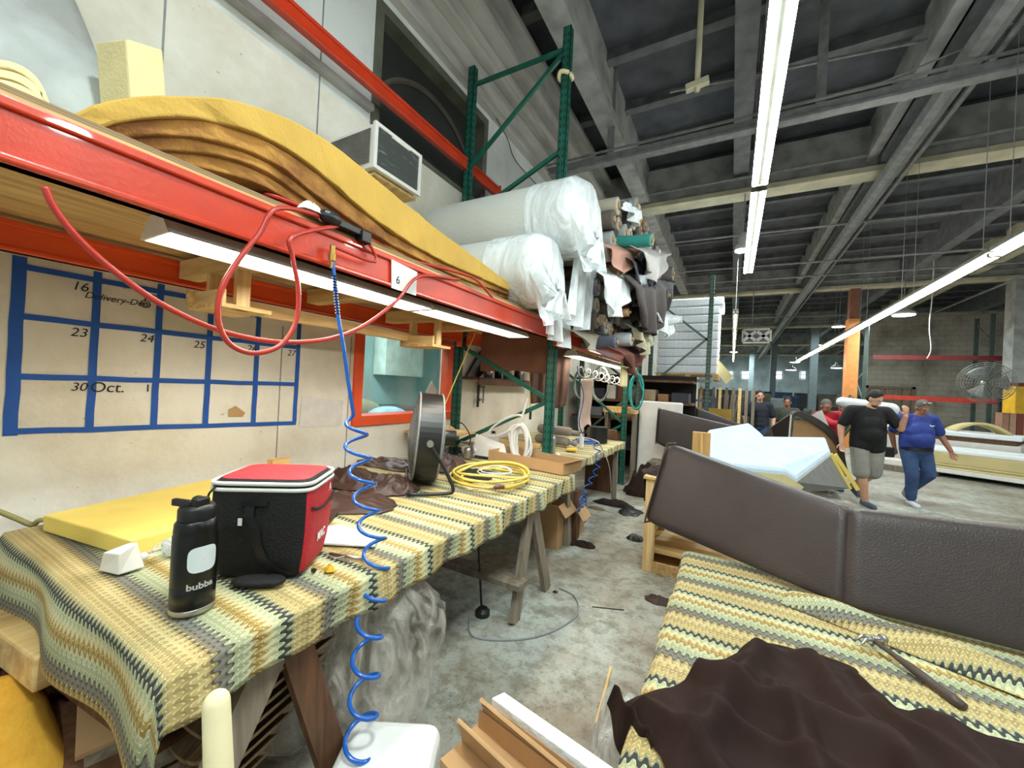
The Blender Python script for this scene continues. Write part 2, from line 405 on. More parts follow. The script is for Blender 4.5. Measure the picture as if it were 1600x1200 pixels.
M['browncloth'] = mat('dark_brown_cloth', (44, 28, 23), 0.8, var=0.15, vs=5, bump=0.12, bs=200, spec=0.2)
M['black'] = mat('black_plastic', (22, 22, 23), 0.4, var=0.2, vs=8)
M['blackcloth'] = mat('black_nylon', (9, 9, 11), 0.75, var=0.2, vs=8, bump=0.3, bs=150)
M['blackpaint'] = mat('black_bottle_paint', (9, 9, 10), 0.33, var=0.1, vs=8)
M['steel'] = mat('brushed_steel', (176, 172, 164), 0.3, metal=0.9, var=0.08, vs=20)
M['chrome'] = mat('worn_chrome', (170, 168, 160), 0.28, metal=0.8, var=0.25, vs=9)
M['redcloth'] = mat('red_nylon', (188, 30, 44), 0.7, var=0.12, vs=7, bump=0.3, bs=120)
M['redlid'] = mat('red_lid_nylon', (226, 50, 60), 0.6, var=0.1, vs=7, bump=0.3, bs=120)
M['piping'] = mat('white_piping', (214, 212, 206), 0.5, var=0.05)
M['redhose'] = mat('red_rubber_hose', (176, 52, 40), 0.3, var=0.1, vs=6)
M['bluehose'] = mat('blue_coil_hose', (26, 92, 178), 0.22, var=0.06, vs=6, coat=0.3)
M['yellowcord'] = mat('yellow_cord', (226, 200, 96), 0.5, var=0.1, vs=10)
M['yellow'] = mat('safety_yellow', (226, 176, 40), 0.5, var=0.15, vs=5)
M['cream'] = mat('cream_foam_strip', (234, 222, 178), 0.85, var=0.08, vs=6)
M['bluetape'] = mat('blue_tape', (26, 84, 168), 0.7, var=0.08, vs=12)
M['ink'] = mat('marker_ink', (34, 34, 36), 0.8, var=0)
M['whiteplastic'] = mat('white_plastic', (228, 226, 222), 0.4, var=0.06, vs=8)
M['greyplastic'] = mat('grey_plastic', (128, 128, 126), 0.5, var=0.15, vs=8)
M['tealwall'] = mat('teal_wall', (148, 192, 190), 0.8, var=0.06, vs=2)
M['tube'] = emis('fluorescent_tube', (0.91, 0.99, 1.0), 40)
M['tuben'] = emis('neutral_fluorescent_tube', (1.0, 0.96, 0.90), 38)
M['tubew'] = emis('warm_fluorescent_tube', (1.0, 0.95, 0.86), 24)
M['bay'] = emis('high_bay_glow', (0.85, 0.97, 1.0), 6)
M['day'] = emis('daylight_pane', (0.85, 0.95, 1.0), 2.2)
M['fixture'] = mat('fixture_enamel', (206, 210, 204), 0.5, var=0.1)
M['fabric'] = stripes('striped_upholstery')
M['fabric2'] = stripes('striped_upholstery_second', 0.547)
M['bag'] = film('white_poly_bag', (244, 250, 252), 0.74, 0.28, 0.5, 7)
M['clear'] = film('clear_poly_sheet', (226, 218, 204), 0.30, 0.15, 0.9, 10)
M['glass'] = film('office_glass', (190, 206, 204), 0.06, 0.05, 0.0, 2)
M['wrap'] = film('crinkled_wrap', (236, 238, 234), 0.5, 0.12, 1.0, 16)
M['pet'] = film('clear_bottle', (236, 240, 240), 0.28, 0.08, 0.4, 30)
M['darkglass'] = mat('dark_pane_glass', (52, 54, 50), 0.35, var=0.3, vs=1.5)  # dark opaque pane, tone varies at random
M['rust'] = mat('olive_frame', (92, 94, 80), 0.7, var=0.3, vs=5)
M['denim'] = mat('denim', (54, 78, 118), 0.85, var=0.3, vs=9, bump=0.9, bs=9)
M['blueshirt'] = mat('blue_shirt', (40, 60, 142), 0.7, var=0.18, vs=6, bump=0.9, bs=7)
M['blackshirt'] = mat('black_tshirt', (12, 13, 15), 0.8, var=0.15, vs=6, bump=0.9, bs=7)
M['navyshirt'] = mat('navy_tshirt', (26, 30, 42), 0.8, var=0.15, vs=6)
M['oliveshirt'] = mat('olive_tshirt', (58, 62, 50), 0.8, var=0.15, vs=6)
M['redshirt'] = mat('red_shirt', (186, 30, 48), 0.75, var=0.15, vs=6)
M['greyshorts'] = mat('grey_shorts', (142, 140, 132), 0.85, var=0.15, vs=8, bump=0.9, bs=8)
M['skin'] = mat('skin', (202, 152, 124), 0.55, var=0.08, vs=12)
M['skindark'] = mat('tanned_skin', (158, 108, 84), 0.55, var=0.1, vs=12)
M['hair'] = mat('black_hair', (24, 20, 19), 0.6, var=0.2, vs=30, bump=0.5, bs=120)
M['hairgrey'] = mat('grey_hair', (96, 90, 86), 0.7, var=0.3, vs=40, bump=0.5, bs=120)
M['shoe'] = mat('grey_blue_shoe', (70, 86, 104), 0.6, var=0.4, vs=25)
M['shoew'] = mat('white_shoe', (206, 208, 214), 0.6, var=0.15, vs=25)
M['teal'] = mat('teal_fabric', (40, 146, 140), 0.7, var=0.1)
# ================================================================== SETTING
struct(MB().bb(-3.2, 14, -6, 47, -0.1, 0).build('floor', M['floor']))
WX = -2.9
# left wall with the two openings (upper dark window y 2.4..4.22, office window y 2.42..3.82)
w = MB()
w.bb(WX - .25, WX, -6, 2.42, 0, 3.8); w.bb(WX - .25, WX, 2.42, 3.84, 0, 1.16); w.bb(WX - .25, WX, 2.42, 3.84, 1.98, 3.8)
w.bb(WX - .25, WX, 3.84, 46, 0, 3.8)
wl = struct(w.build('wall_left', M['wall']))
w = MB()
w.bb(WX - .25, WX, -6, 2.4, 3.8, 6.5); w.bb(WX - .25, WX, 4.24, 46, 3.8, 6.5); w.bb(WX - .25, WX, 2.4, 4.24, 4.95, 6.5)
struct(w.build('wall_left_upper', M['wallup']))
# panel joints on the wall
j = MB()
for y in (1.72, 2.32): j.bb(WX, WX + .004, y, y + .006, .4, 1.9)
for y in (0.95, 1.9): j.bb(WX, WX + .004, y, y + .01, 2.2, 5.2)
struct(j.build('trim_1', M['steelg']))
# upper window
f = MB(); z0, z1, y0, y1 = 3.8, 4.95, 2.4, 4.24
f.bb(WX - .2, WX + .01, y0, y0 + .09, z0, z1); f.bb(WX - .2, WX + .01, y1 - .09, y1, z0, z1); f.bb(WX - .2, WX + .01, y0 + .09, y1 - .09, z0, z0 + .05); f.bb(WX - .2, WX + .01, y0 + .09, y1 - .09, z1 - .09, z1)
wf = struct(f.build('window_1', M['rust']))
MB().bb(WX - .17, WX - .14, y0 + .09, y1 - .09, z0 + .05, z1 - .09).build('pane', M['darkglass'], wf)
arc = [(WX - .135, 3.32 + .86 * math.cos(a), 3.86 + .82 * math.sin(a)) for a in [PI * k / 24 for k in range(25)]]
MB().tube(arc, .03, 6).build('arched_rim', mat('dark_arch', (78, 74, 64), .8), wf)  # dark grey-brown rim over the pane
# office window with teal room behind
f = MB(); z0, z1, y0, y1 = 1.12, 2.02, 2.36, 3.90
f.bb(WX - .2, WX + .03, y0, y0 + .09, z0, z1); f.bb(WX - .2, WX + .03, y1 - .1, y1, z0, z1); f.bb(WX - .2, WX + .03, y0 + .09, y1 - .1, z0, z0 + .09); f.bb(WX - .2, WX + .03, y0 + .09, y1 - .1, z1 - .05, z1)
wf = struct(f.build('window_2', M['orange'], bevel=.004))
MB().bb(WX - .1, WX - .095, y0 + .09, y1 - .1, z0 + .09, z1 - .05).build('pane', M['glass'], wf)
r = MB(); r.bb(-5.4, -5.3, 1.0, 6.4, 0, 3); r.bb(-5.4, WX - .26, .9, 1.0, 0, 3); r.bb(-5.4, WX - .26, 6.4, 6.5, 0, 3)
r.bb(-5.4, WX - .26, 1, 6.4, 2.9, 3.0); struct(r.build('wall_office', M['tealwall']))
struct(MB().bb(-5.4, WX - .26, 1, 6.4, -.1, 0).build('floor_office', M['greyplastic']))
area('office_light', (-4.2, 3.5, 2.85), 1.2, .6, 60, (.9, 1, 1))
b = MB(); b.bb(-5.25, -4.7, 2.6, 5.2, .5, 1.12); tag(b.build('sofa', mat('slate_cloth', (74, 84, 88), .8), bevel=.05), 'dark grey padded seat seen through the office window', 'sofa')
b = MB(); b.ell((-4.3, 3.6, 1.1), (.25, .35, .18)); o = tag(b.build('pillow', mat('sage_cloth', (108, 122, 96), .9), smooth=True), 'sage green pillow lying behind the office window glass', 'pillow')
b = MB(); b.ell((-3.9, 3.75, 1.06), (.22, .3, .14)); tag(b.build('pillow', mat('pale_blue_cloth', (130, 170, 186), .9), smooth=True), 'pale blue pillow low behind the office window glass', 'pillow')
b = MB(); b.bb(-4.7, -4.0, 2.7, 5.3, .3, .96); tag(b.build('cushion_bench', mat('grey_bench', (92, 96, 96), .9)), 'grey bench under the pillows inside the office', 'bench')
b = MB(); b.bb(-5.28, -5.0, 4.7, 5.6, 1.62, 2.4); tag(b.build('wall_cabinet', mat('pale_teal_paint', (190, 208, 198), .7)), 'pale cabinet hung on the teal office wall', 'cabinet')
P1 = [at(675, 595, x=WX - .09), at(683, 613, x=WX - .09), at(672, 632, x=WX - .09), at(666, 612, x=WX - .09)]
tag(MB().prism(P1, [p - Vector((.004, 0, 0)) for p in P1]).build('paper_note', M['paper']), 'white paper diamond stuck on the office window', 'note')
# cornice ledges along the wall head
c = MB()
for (z, d, h) in ((5.02, .10, .10), (5.14, .05, .30), (5.46, .16, .08), (5.56, .08, .22), (5.80, .24, .12), (5.94, .14, .3), (6.24, .3, .1)):
    c.bb(WX - .01, WX + d, -2, 46, z, z + h)
struct(c.build('trim_2', M['cornice'], bevel=.01))
c = MB(); c.bb(WX, WX + .07, -2, 2.38, 3.88, 3.94); struct(c.build('trim_3', M['beamw'], bevel=.005))
# ceiling
struct(MB().bb(-3.2, 14, -6, 47, 6.5, 6.6).build('ceiling', M['ceil']))
for i, y in enumerate([1.0 + 1.15 * k for k in range(36)]):
    z = 6.42; b = MB(); b.bb(WX + .3, 13, y, y + .09, z - .06, z + .08); b.bb(WX + .3, 13, y - .03, y + .12, z - .09, z - .06)
    struct(b.build('ceiling_joist', M['beamd']))
for (y, z, deep) in ((8.9, 5.5, .62), (17.6, 5.5, .62), (26.3, 5.5, .62), (35, 5.5, .62), (43, 5.5, .6)):
    b = MB(); b.bb(WX, 13.5, y, y + .12, z + .06, z + deep + .25); struct(b.build('ceiling_beam_web', M['beamw']))
    b = MB(); b.bb(WX, 13.5, y - .14, y + .26, z, z + .1); struct(b.build('ceiling_beam_flange', M['beamc'], bevel=.01))
    b = MB()
    for dy in (-.16, -.2): b.tube([(WX, y + dy, z + .27), (13, y + dy, z + .27)], .02, 6)
    struct(b.build('conduit', M['steelg']))
# light truss chord crossing near us
b = MB(); y, z = 6.0, 5.05
b.bb(WX + .02, 13, y - .07, y + .07, z, z + .03); b.bb(WX + .02, 13, y - .012, y + .012, z + .03, z + .16); b.bb(WX + .02, 13, y - .09, y - .05, z + .16, z + .18)
struct(b.build('truss_chord', M['steelg']))
b = MB()
for x in (-1.85, .15, .75, 3.0, 5.2): b.bb(x, x + .1, y - .02, y + .02, z + .1, 6.5)
struct(b.build('truss_hanger', M['steelg']))
b = MB(); b.bar((-1.0, 6.2, 6.05), (8.5, 7.6, 6.1), .03, .03); b.tube([(2.6, 5.9, 5.5), (6.2, 5.7, 5.9)], .012, 6); b.tube([(1.2, 6.1, 5.3), (2.6, 5.9, 5.5)], .01, 6)
struct(b.build('tie_rod', M['steelg']))
# girders along the hall
for (x0, x1, z, mm) in ((-2.0, -1.72, 5.62, 'beamw'), (-.15, .1, 5.85, 'beamd'), (1.85, 2.0, 5.75, 'beamw'), (2.02, 2.2, 5.62, 'beamd'), (4.6, 4.85, 5.7, 'beamd'), (6.3, 6.5, 5.7, 'beamc'), (8.8, 9.1, 5.7, 'beamd')):
    b = MB(); b.bb(x0, x1, -3, 46, z, z + .12); b.bb(x0 + .08, x1 - .08, -3, 46, z + .12, 6.5); struct(b.build('girder', M[mm]))
b = MB()
for (x, z, r_) in ((2.12, 5.38, .12), (2.35, 5.42, .04), (5.2, 5.2, .03), (6.9, 5.3, .03)): b.tube([(x, -2, z), (x, 46, z)], r_, 8)
for (y, z) in ((12.4, 5.1), (14.2, 5.2), (10.6, 5.35), (21, 5.2)): b.tube([(-1.5, y, z), (13, y + .5, z)], .025, 6)
struct(b.build('ceiling_pipe', M['steelg']))
# far wall and side block wall
w = MB(); w.bb(-3.2, 14, 46, 46.3, 0, 6.5); struct(w.build('wall_back', M['farwall']))
for k, (a, bq) in enumerate([(1136, 1146), (1158, 1177), (1204, 1223), (1250, 1260)]):
    p = at(a, 592, y=45.95); q = at(bq, 580, y=45.95)
    f = MB()
    for zz in (p.z, q.z - .05, (p.z + q.z) / 2): f.bb(p.x, q.x, 45.86, 45.94, zz, zz + .06)
    f.bb(p.x, p.x + .06, 45.86, 45.94, p.z, q.z); f.bb(q.x - .06, q.x, 45.86, 45.94, p.z, q.z)
    o = struct(f.build('window_%d' % (k + 3), M['beamw'])); MB().bb(p.x, q.x, 45.96, 45.99, p.z, q.z).build('pane', M['day'], o)
w = MB(); w.bb(5.0, 14, 22, 22.3, 0, 5.35); struct(w.build('wall_right', M['block']))
struct(MB().bb(14, 14.2, -6, 46, 0, 6.5).build('wall_side', M['block']))
# boarded doorway low in the block wall
p = at(1352, 602, y=21.95); q = at(1427, 660, y=21.95)
f = MB(); f.bb(p.x, p.x + .1, 21.88, 21.98, 0, p.z); f.bb(q.x - .1, q.x, 21.88, 21.98, 0, p.z); f.bb(p.x, q.x, 21.88, 21.98, p.z - .1, p.z)
o = struct(f.build('door_1', M['greywood'])); b = MB()
for k in range(5): b.bb(p.x + .1 + k * (q.x - p.x - .2) / 5, p.x + .06 + (k + 1) * (q.x - p.x - .2) / 5, 21.93, 21.98, 0, p.z - .1)
b.build('boards', M['greywood'], o)
# columns
b = MB(); b.bb(7.25, 7.75, 17.5, 18.0, 1.6, 5.5); struct(b.build('column_white', M['beamw']))
b = MB(); b.bb(7.25, 7.75, 17.48, 18.02, 0, 1.6); struct(b.build('column_white_foot', M['yellow']))
p = at(1322, 615, y=17.6); b = MB(); b.bb(3.42, 3.74, 17.55, 18, 0, 4.45); struct(b.build('column_orange', mat('column_orange_paint', (226, 150, 84), .6, var=.1)))
b = MB(); b.bb(3.45, 3.71, 17.6, 17.95, 4.45, 5.5); struct(b.build('column_orange_head', mat('column_dark_red', (138, 92, 70), .7)))  # top length of the column in a darker red-brown
for (x, y) in ((2.3, 33), (3.7, 27), (1.2, 39)):
    b = MB(); b.bb(x, x + .35, y, y + .35, 0, 5.6); struct(b.build('column_grey', mat('grey_paint', (120, 132, 136), .7)))
# ------------------------------------------------------------------ ceiling lamps
def tube_lamp(x, y, z, L, label, m, two=True, group=None, chain=True, top=6.4):
    t = thing('tube_lamp', label, 'ceiling lamp', (x, y, z), group)
    b = MB(); b.bb(x - .012, x + .012, y - L / 2, y + L / 2, z + .004, z + .09); b.bb(x - .05, x + .05, y - L / 2, y + L / 2, z + .05, z + .09)
    b.bb(x - .054, x + .054, y - L / 2, y - L / 2 + .02, z - .01, z + .032); b.bb(x - .054, x + .054, y + L / 2 - .02, y + L / 2, z - .01, z + .032)
    b.build('housing', M['rust'], t, bevel=.004)
    for s in ((-1, 1) if two else (0,)):
        MB().cyl((x + s * .036, y - L / 2 + .022, z + .006), (x + s * .036, y + L / 2 - .022, z + .006), .0165, 12).build('tube', m, t, smooth=True)
    if chain:
        for dy in (-L * .4, L * .4): MB().cyl((x, y + dy, z + .1), (x, y + dy, top), .004, 5).build('hanger', M['steelg'], t)
    return t
tube_lamp(.12, 2.38, 3.2, 2.42, 'bright twin tube lamp hanging nearest, running off the top of the frame', M['tube'])
tube_lamp(.12, 4.86, 3.2, 2.42, 'twin tube lamp hanging end to end behind the nearest one', M['tube'])
tube_lamp(.12, -.1, 3.2, 2.42, 'twin tube lamp overhead behind the viewer', M['tube'])
tube_lamp(2.4, 4.96, 3.2, 2.43, 'twin tube lamp entering the frame at the right edge', M['tuben'], True, 'tube lamps in the long row at right')
for k in range(5):
    tube_lamp(0, 10.2 + 2.45 * k, 3.2, 2.42, ['nearest', 'second', 'third', 'fourth', 'farthest'][k] + ' single tube lamp in the far row beside the hung ventilator', M['tubew'], False, 'far tube lamps over the aisle')
for k in range(6):
    tube_lamp(2.4, 7.4 + 2.44 * k, 3.2, 2.43, ['nearest', 'second', 'third', 'fourth', 'fifth', 'farthest'][k] + ' twin tube lamp in the long continuous row above the walking men', M['tuben'], True, 'tube lamps in the long row at right')
def bay(px, py, z, label, r=.3, pw=0, p=None):
    p = p or at(px, py, z=z); t = thing('high_bay_lamp', label, 'ceiling lamp', p)
    MB().lathe([(r, 0), (r * .96, .06), (r * .5, .16), (.08, .2), (.06, .34), (0, .34)], p, 20).build('housing', M['fixture'], t, smooth=True)
    MB().lathe([(0, -.02), (r * .9, -.02), (r * .92, .02), (0, .03)], p, 20).build('lens', M['bay'], t)
    MB().cyl(p + Vector((0, 0, .3)), p + Vector((0, 0, 6.5 - z)), .01, 6).build('stem', M['steelg'], t)
    if pw: disk('high_bay_light', p - Vector((0, 0, .03)), r * 1.7, pw, COOL)
def fill_bay(x, y, z, label): bay(0, 0, z, label, .3, 420 if y > 30 else 110, Vector((x, y, z)))  # lamps added to lift the ambient light in hall and upper wall
bay(1160, 391, 4.4, 'blue-white round lamp left of the near tube pair', .14, 110)
bay(1412, 492, 4.4, 'round bright lamp in front of the grey block wall', .3, 110)
for (x, y) in [(6.5, 2), (6.5, 7.5), (10, 12), (0.8, -3), (0.3, 0.4), (4.5, 25), (-1, 22.5), (5.2, 33), (0, 38)]:
    fill_bay(x, y, 5.3, 'added round fill lamp %s' % {(6.5, 2): 'far right of the viewer outside the frame', (6.5, 7.5): 'over the right hall outside the frame', (10, 12): 'over the foam stacks outside the frame', (.8, -3): 'behind the viewer', (.3, .4): 'high over the near table outside the frame', (4.5, 25): 'high behind the orange column', (-1, 22.5): 'high above the left end of the far aisle', (5.2, 33): 'deep in the hall right of the grey columns', (0, 38): 'high before the far windows'}[(x, y)])
bay(1242, 566, 4.0, 'small round lamp at the far end of the long row', .3)
bay(1307, 575, 3.6, 'small round lamp left of the orange column', .3)
bay(1236, 578, 3.4, 'tiny round lamp above the far windows', .3)
p = at(1089, 142, y=4.4); t = thing('drop_pipe', 'white vertical pipe ending in a tee below the dark roof', 'pipe', p)
MB().cyl(p, (p.x, p.y, 6.5), .028, 12).build('pipe', M['beamc'], t, smooth=True)
b = MB(); b.bar(p + Vector((-.11, 0, .05)), p + Vector((.11, 0, .08)), .07, .07); b.build('tee', M['beamc'], t, bevel=.01)
# unit heater hanging from the roof
p = at(1158, 538, y=16); q = at(1205, 515, y=16)
t = thing('unit_heater', 'square hung ventilator with crossed louvres under the roof', 'heater', ((p.x + q.x) / 2, 16, p.z))
b = MB(); b.bb(p.x, q.x, 15.7, 15.74, p.z, p.z + .05); b.bb(p.x, q.x, 15.7, 15.74, q.z - .05, q.z); b.bb(p.x, p.x + .05, 15.7, 15.74, p.z, q.z); b.bb(q.x - .05, q.x, 15.7, 15.74, p.z, q.z); b.build('frame', M['fixture'], t)
MB().bb(p.x + .03, q.x - .03, 15.76, 16.2, p.z + .03, q.z - .03).build('casing', M['beamd'], t)
for s in (.27, .73):
    cx = p.x + (q.x - p.x) * s; cz = (p.z + q.z) / 2
    b = MB()
    for k in range(4):
        a = PI / 4 + k * PI / 2; b.bar((cx, 15.72, cz), (cx + .26 * math.cos(a), 15.72, cz + .22 * math.sin(a)), .01, .1)
    b.build('blades', M['fixture'], t)
MB().cyl((p.x + .3, 15.9, q.z), (p.x + .3, 15.9, 6.4), .015, 6).build('stem', M['steelg'], t)

# ================================================================== RACKING
def upright(xf, xb, y, h, label, m=None, levels=None, group=None):
    m = m or M['green']; t = thing('rack_upright', label, 'rack upright', (xf, y, 0), group)
    for x in (xf, xb):
        b = MB(); b.bb(x - .04, x + .04, y - .035, y - .029, 0, h); b.bb(x - .04, x - .034, y - .035, y + .04, 0, h); b.bb(x + .034, x + .04, y - .035, y + .04, 0, h)
        z = .2; b.cur = 1
        while z < h - .05:
            for s in (-.018, .018): b.bb(x + s - .006, x + s + .006, y - .037, y - .034, z, z + .03)
            b.bb(x + .039, x + .0415, y - .012, y + .012, z, z + .03)
            z += .075
        b.build('post', [m, M['black']], t)
        b = MB(); b.bb(x - .06, x + .06, y - .06, y + .06, 0, .008); b.build('foot_plate', m, t)
    L = levels or [(.25, 1.1, 0), (1.1, 1.98, 1)]
    for (za, zb, s) in L:
        a, c = (xf, xb) if s else (xb, xf)
        MB().bar((a, y, za), (c, y, zb), .03, .04).build('brace', m, t)
    return t
upright(-1.56, -2.70, 3.6, 5.1, 'tall green perforated rack upright standing behind the near bench', None,
        [(.25, .85, 1), (.86, 1.42, 0), (1.42, 1.98, 1), (2.05, 2.9, 0), (3.0, 3.55, 1), (3.38, 3.9, 0), (3.95, 4.9, 0), (4.9, 4.9, 0)])
tag(MB().tube(smoothpath([(-1.52, 3.56, 4.62), (-1.6, 3.54, 4.64), (-1.62, 3.6, 4.6), (-1.52, 3.65, 4.62)], 5, True), .02, 8).build('cloth_tie', M['cream']), 'cream rag tied round the top of the tall green post', 'rag')
# the lower far uprights of the second bay
upright(-1.56, -2.70, 6.75, 2.1, 'short green upright at the far end of the second bench', None, [(.3, 1.0, 0), (1.0, 1.9, 1)])
def beam(x, y0, y1, z0, z1, m, name, label, w=.05, lip=True):
    t = thing(name, label, 'rack beam', (x, (y0 + y1) / 2, z0))
    b = MB(); b.bb(x - w / 2, x + w / 2, y0, y1, z0, z1)
    if lip: b.bb(x - w / 2, x + w / 2 + .012, y0, y1, z1 - .028, z1); b.bb(x - w / 2, x + w / 2 + .012, y0, y1, z0, z0 + .02)
    b.build('rail', m, t, bevel=.006)
    for y in (y0, y1):
        b = MB(); b.bb(x - .03, x + .036, y - .02 if y == y1 else y, y if y == y1 else y + .02, z0 - .05, z1 + .03); b.build('end_plate', m, t, bevel=.003)
    return t
beam(-1.50, -.35, 3.56, 2.0, 2.15, M['red'], 'rack_beam', 'glossy red front beam of the near rack level, crossing the upper left')
beam(-2.66, -.35, 3.56, 2.0, 2.13, M['orange'], 'rack_beam', 'orange rear beam under the plywood deck above the wall calendar')
beam(-2.72, .3, 4.3, 3.93, 4.06, M['red'], 'rack_beam', 'high red beam crossing in front of the dark upper window')
beam(-1.50, 3.64, 6.7, 1.99, 2.13, M['red'], 'rack_beam', 'red front beam under the pile of fabric rolls')
beam(-2.66, 3.64, 6.7, 2.0, 2.13, M['orange'], 'rack_beam', 'orange rear beam of the second bay behind the hanging brown cloth')
MB_ = MB
for k in range(3):
    o = MB().bb(-2.74, -1.478 - .006 * k, -.33 + .01 * k, 3.5, 2.152 + k * .0105, 2.162 + k * .0105).build('plywood_sheet', M['plyedge'] if k else M['ply'], None)
    tag(o, ['plywood deck sheet lying on the red front beam, lowest of three', 'plywood deck sheet in the middle of three on the red beam', 'plywood deck sheet topmost of three under the foam pile'][k], 'plywood', 'plywood sheets on the near rack')
o = MB().bb(-2.74, -1.48, 3.7, 6.7, 2.132, 2.15).build('plywood_sheet', M['ply']); tag(o, 'plywood deck under the fabric roll pile', 'plywood')
# shelf tube fixtures under the deck
def shelf_lamp(x, y, z, label, L=1.22):
    t = thing('shelf_lamp', label, 'tube lamp', (x, y, z))
    b = MB()
    pr = [(-.10, 0), (-.045, .07), (.045, .07), (.10, 0), (.094, 0), (.04, .064), (-.04, .064), (-.094, 0)]
    A = [Vector((x + p[0], y - L / 2, z + p[1])) for p in pr]; B = [Vector((x + p[0], y + L / 2, z + p[1])) for p in pr]
    b.prism(A, B)
    for yy in (y - L / 2, y + L / 2):
        b.prism([Vector((x + p[0], yy - .004, z + p[1])) for p in pr[:4]], [Vector((x + p[0], yy + .004, z + p[1])) for p in pr[:4]])
    b.build('reflector', mat('reflector_enamel', (214, 206, 190), .4, var=.05), t)
    for s in (-.042, .042): MB().cyl((x + s, y - L / 2 + .02, z + .022), (x + s, y + L / 2 - .02, z + .022), .019, 12).build('tube', M['tubew'], t, smooth=True)
    for yy in (y - .4, y + .4): MB().cyl((x, yy, z + .07), (x, yy, z + .17), .004, 5).build('hook', M['steelg'], t)
shelf_lamp(-1.62, 1.15, 1.965, 'lit white reflector tube lamp under the near deck, left one')
shelf_lamp(-1.62, 2.40, 1.965, 'lit tube lamp under the near deck, further along beside the green post')
shelf_lamp(-1.66, 5.0, 1.93, 'lit tube lamp under the fabric roll deck')
shelf_lamp(-1.66, 6.2, 1.93, 'second lit tube lamp under the fabric roll deck, further end')
# pine brackets and rail under the deck
def pinebox(px, py, pz, name, label, wid=.24):
    y = px; t = thing(name, label, 'wood bracket', (-2.2, y, py))
    MB().bb(-2.6, -1.75, y - .045, y + .045, 2.03, 2.12).build('cross_piece', M['plyx'], t)
    for dx in (-2.32, -2.06): MB().bb(dx - .015, dx + .015, y - .03, y + .03, py, 2.04).build('hanger', M['pinez'], t)
    MB().bb(-2.36, -2.02, y - .1, y + .12, py, py + .018).build('tray', M['pine'], t)
    MB().bb(-2.36, -2.02, y - .1, y - .085, py + .018, py + .08).build('tray_side', M['plyx'], t)
    return t
pinebox(1.02, 1.84, 0, 'hanging_bracket', 'raw pine bracket hanging under the deck in front of the tape calendar')
pinebox(2.46, 1.82, 0, 'hanging_bracket', 'raw pine bracket hanging in front of the office window')
for y, l in ((1.75, 'raw plywood cross piece under the deck between the two brackets'), (3.1, 'raw plywood cross piece under the deck next to the green post')):
    tag(MB().bb(-2.6, -1.75, y - .05, y + .05, 2.05, 2.14).build('plywood_batten', M['plyx']), l, 'batten')
tag(MB().bb(-2.32, -2.28, .9, 2.75, 1.86, 1.93).build('pine_rail', M['pine'], bevel=.003), 'long raw pine rail slung under the deck between the brackets', 'batten')
# ================================================================== WALL ITEMS
t = thing('wall_calendar', 'hand drawn wall calendar of blue tape squares with marker dates', 'calendar', (WX + .004, 1.15, 1.2))
X0 = WX + .002
ys = [.487, .745, 1.005, 1.262, 1.55, 1.848]; zs = [1.22, 1.475, 1.755, 1.985]
for k, y in enumerate(ys):
    b = MB(); wv = .016 if k else .022
    zb = 1.20 - (.01 if k == 5 else 0); n = 8
    A = [Vector((X0, y + wv * (1 + .15 * nz(k * 3, i)) - .004 * nz(i * .7, k), zb + (2.03 - zb) * i / n)) for i in range(n + 1)]
    B = [Vector((X0, y - wv * (1 + .15 * nz(k * 5, i)) - .004 * nz(i * .7, k), zb + (2.03 - zb) * i / n)) for i in range(n + 1)]
    b.strip(A, B, (.0012, 0, 0)); b.build('tape_strip', M['bluetape'], t)
for k, z in enumerate(zs):
    b = MB(); wv = .014; n = 10
    A = [Vector((X0 + .0015, .47 + 1.39 * i / n, z + wv + .005 * nz(i * .8, k * 2) + (.0 if k else -.004 * i))) for i in range(n + 1)]
    b.strip(A, [p - Vector((0, 0, 2 * wv)) for p in A], (.0012, 0, 0)); b.build('tape_strip', M['bluetape'], t)
def text(s, size, loc, axes, m, parent, name='lettering', depth=.0006, align='CENTER', shear=0, bold=0):
    cu = bpy.data.curves.new(name, 'FONT'); cu.body = s; cu.size = size; cu.extrude = depth; cu.align_x = align; cu.align_y = 'CENTER'; cu.shear = shear; cu.offset = bold
    to = bpy.data.objects.new('tmp', cu); COL.objects.link(to)
    me = bpy.data.meshes.new_from_object(to.evaluated_get(bpy.context.evaluated_depsgraph_get()))
    bpy.data.objects.remove(to); bpy.data.curves.remove(cu); me.materials.clear(); me.materials.append(m)
    o = bpy.data.objects.new(name, me); COL.objects.link(o)
    ax, ay, az = [Vector(a).normalized() for a in axes]
    R = Matrix((ax, ay, az)).transposed(); me.transform(R.to_4x4())
    if parent is not None: o.parent = parent; o.location = Vector(loc) - wloc(parent)
    else: o.location = loc
    return o
WAX = ((0, 1, 0), (0, 0, 1), (1, 0, 0))
def cal(s, px, py, size, **k):
    p = at(px, py, x=WX + .003); text(s, size, p, WAX, M['ink'], t, 'handwriting', **k)
for s, px, py in (('16', 125, 448), ('17', 232, 466), ('23', 123, 520), ('24', 229, 529), ('25', 311, 539), ('26', 393, 545), ('27', 455, 552), ('18', 314, 480), ('19', 396, 492)): cal(s, px, py, .062, shear=.2)
cal('Delivery-Dem', 186, 469, .046, shear=.3); cal('©', 227, 476, .06)
cal('30', 123, 605, .06, shear=.2); cal('Oct.', 168, 606, .075, shear=.1); cal('1', 231, 607, .06)
PP = [at(a, b_, x=WX + .003) for a, b_ in ((357, 640), (368, 634), (383, 645), (379, 651), (357, 651))]
tag(MB().prism(PP, [p + Vector((.003, 0, 0)) for p in PP]).build('paper_scrap', M['card']), 'torn tan scrap stuck in a lower calendar square', 'scrap')
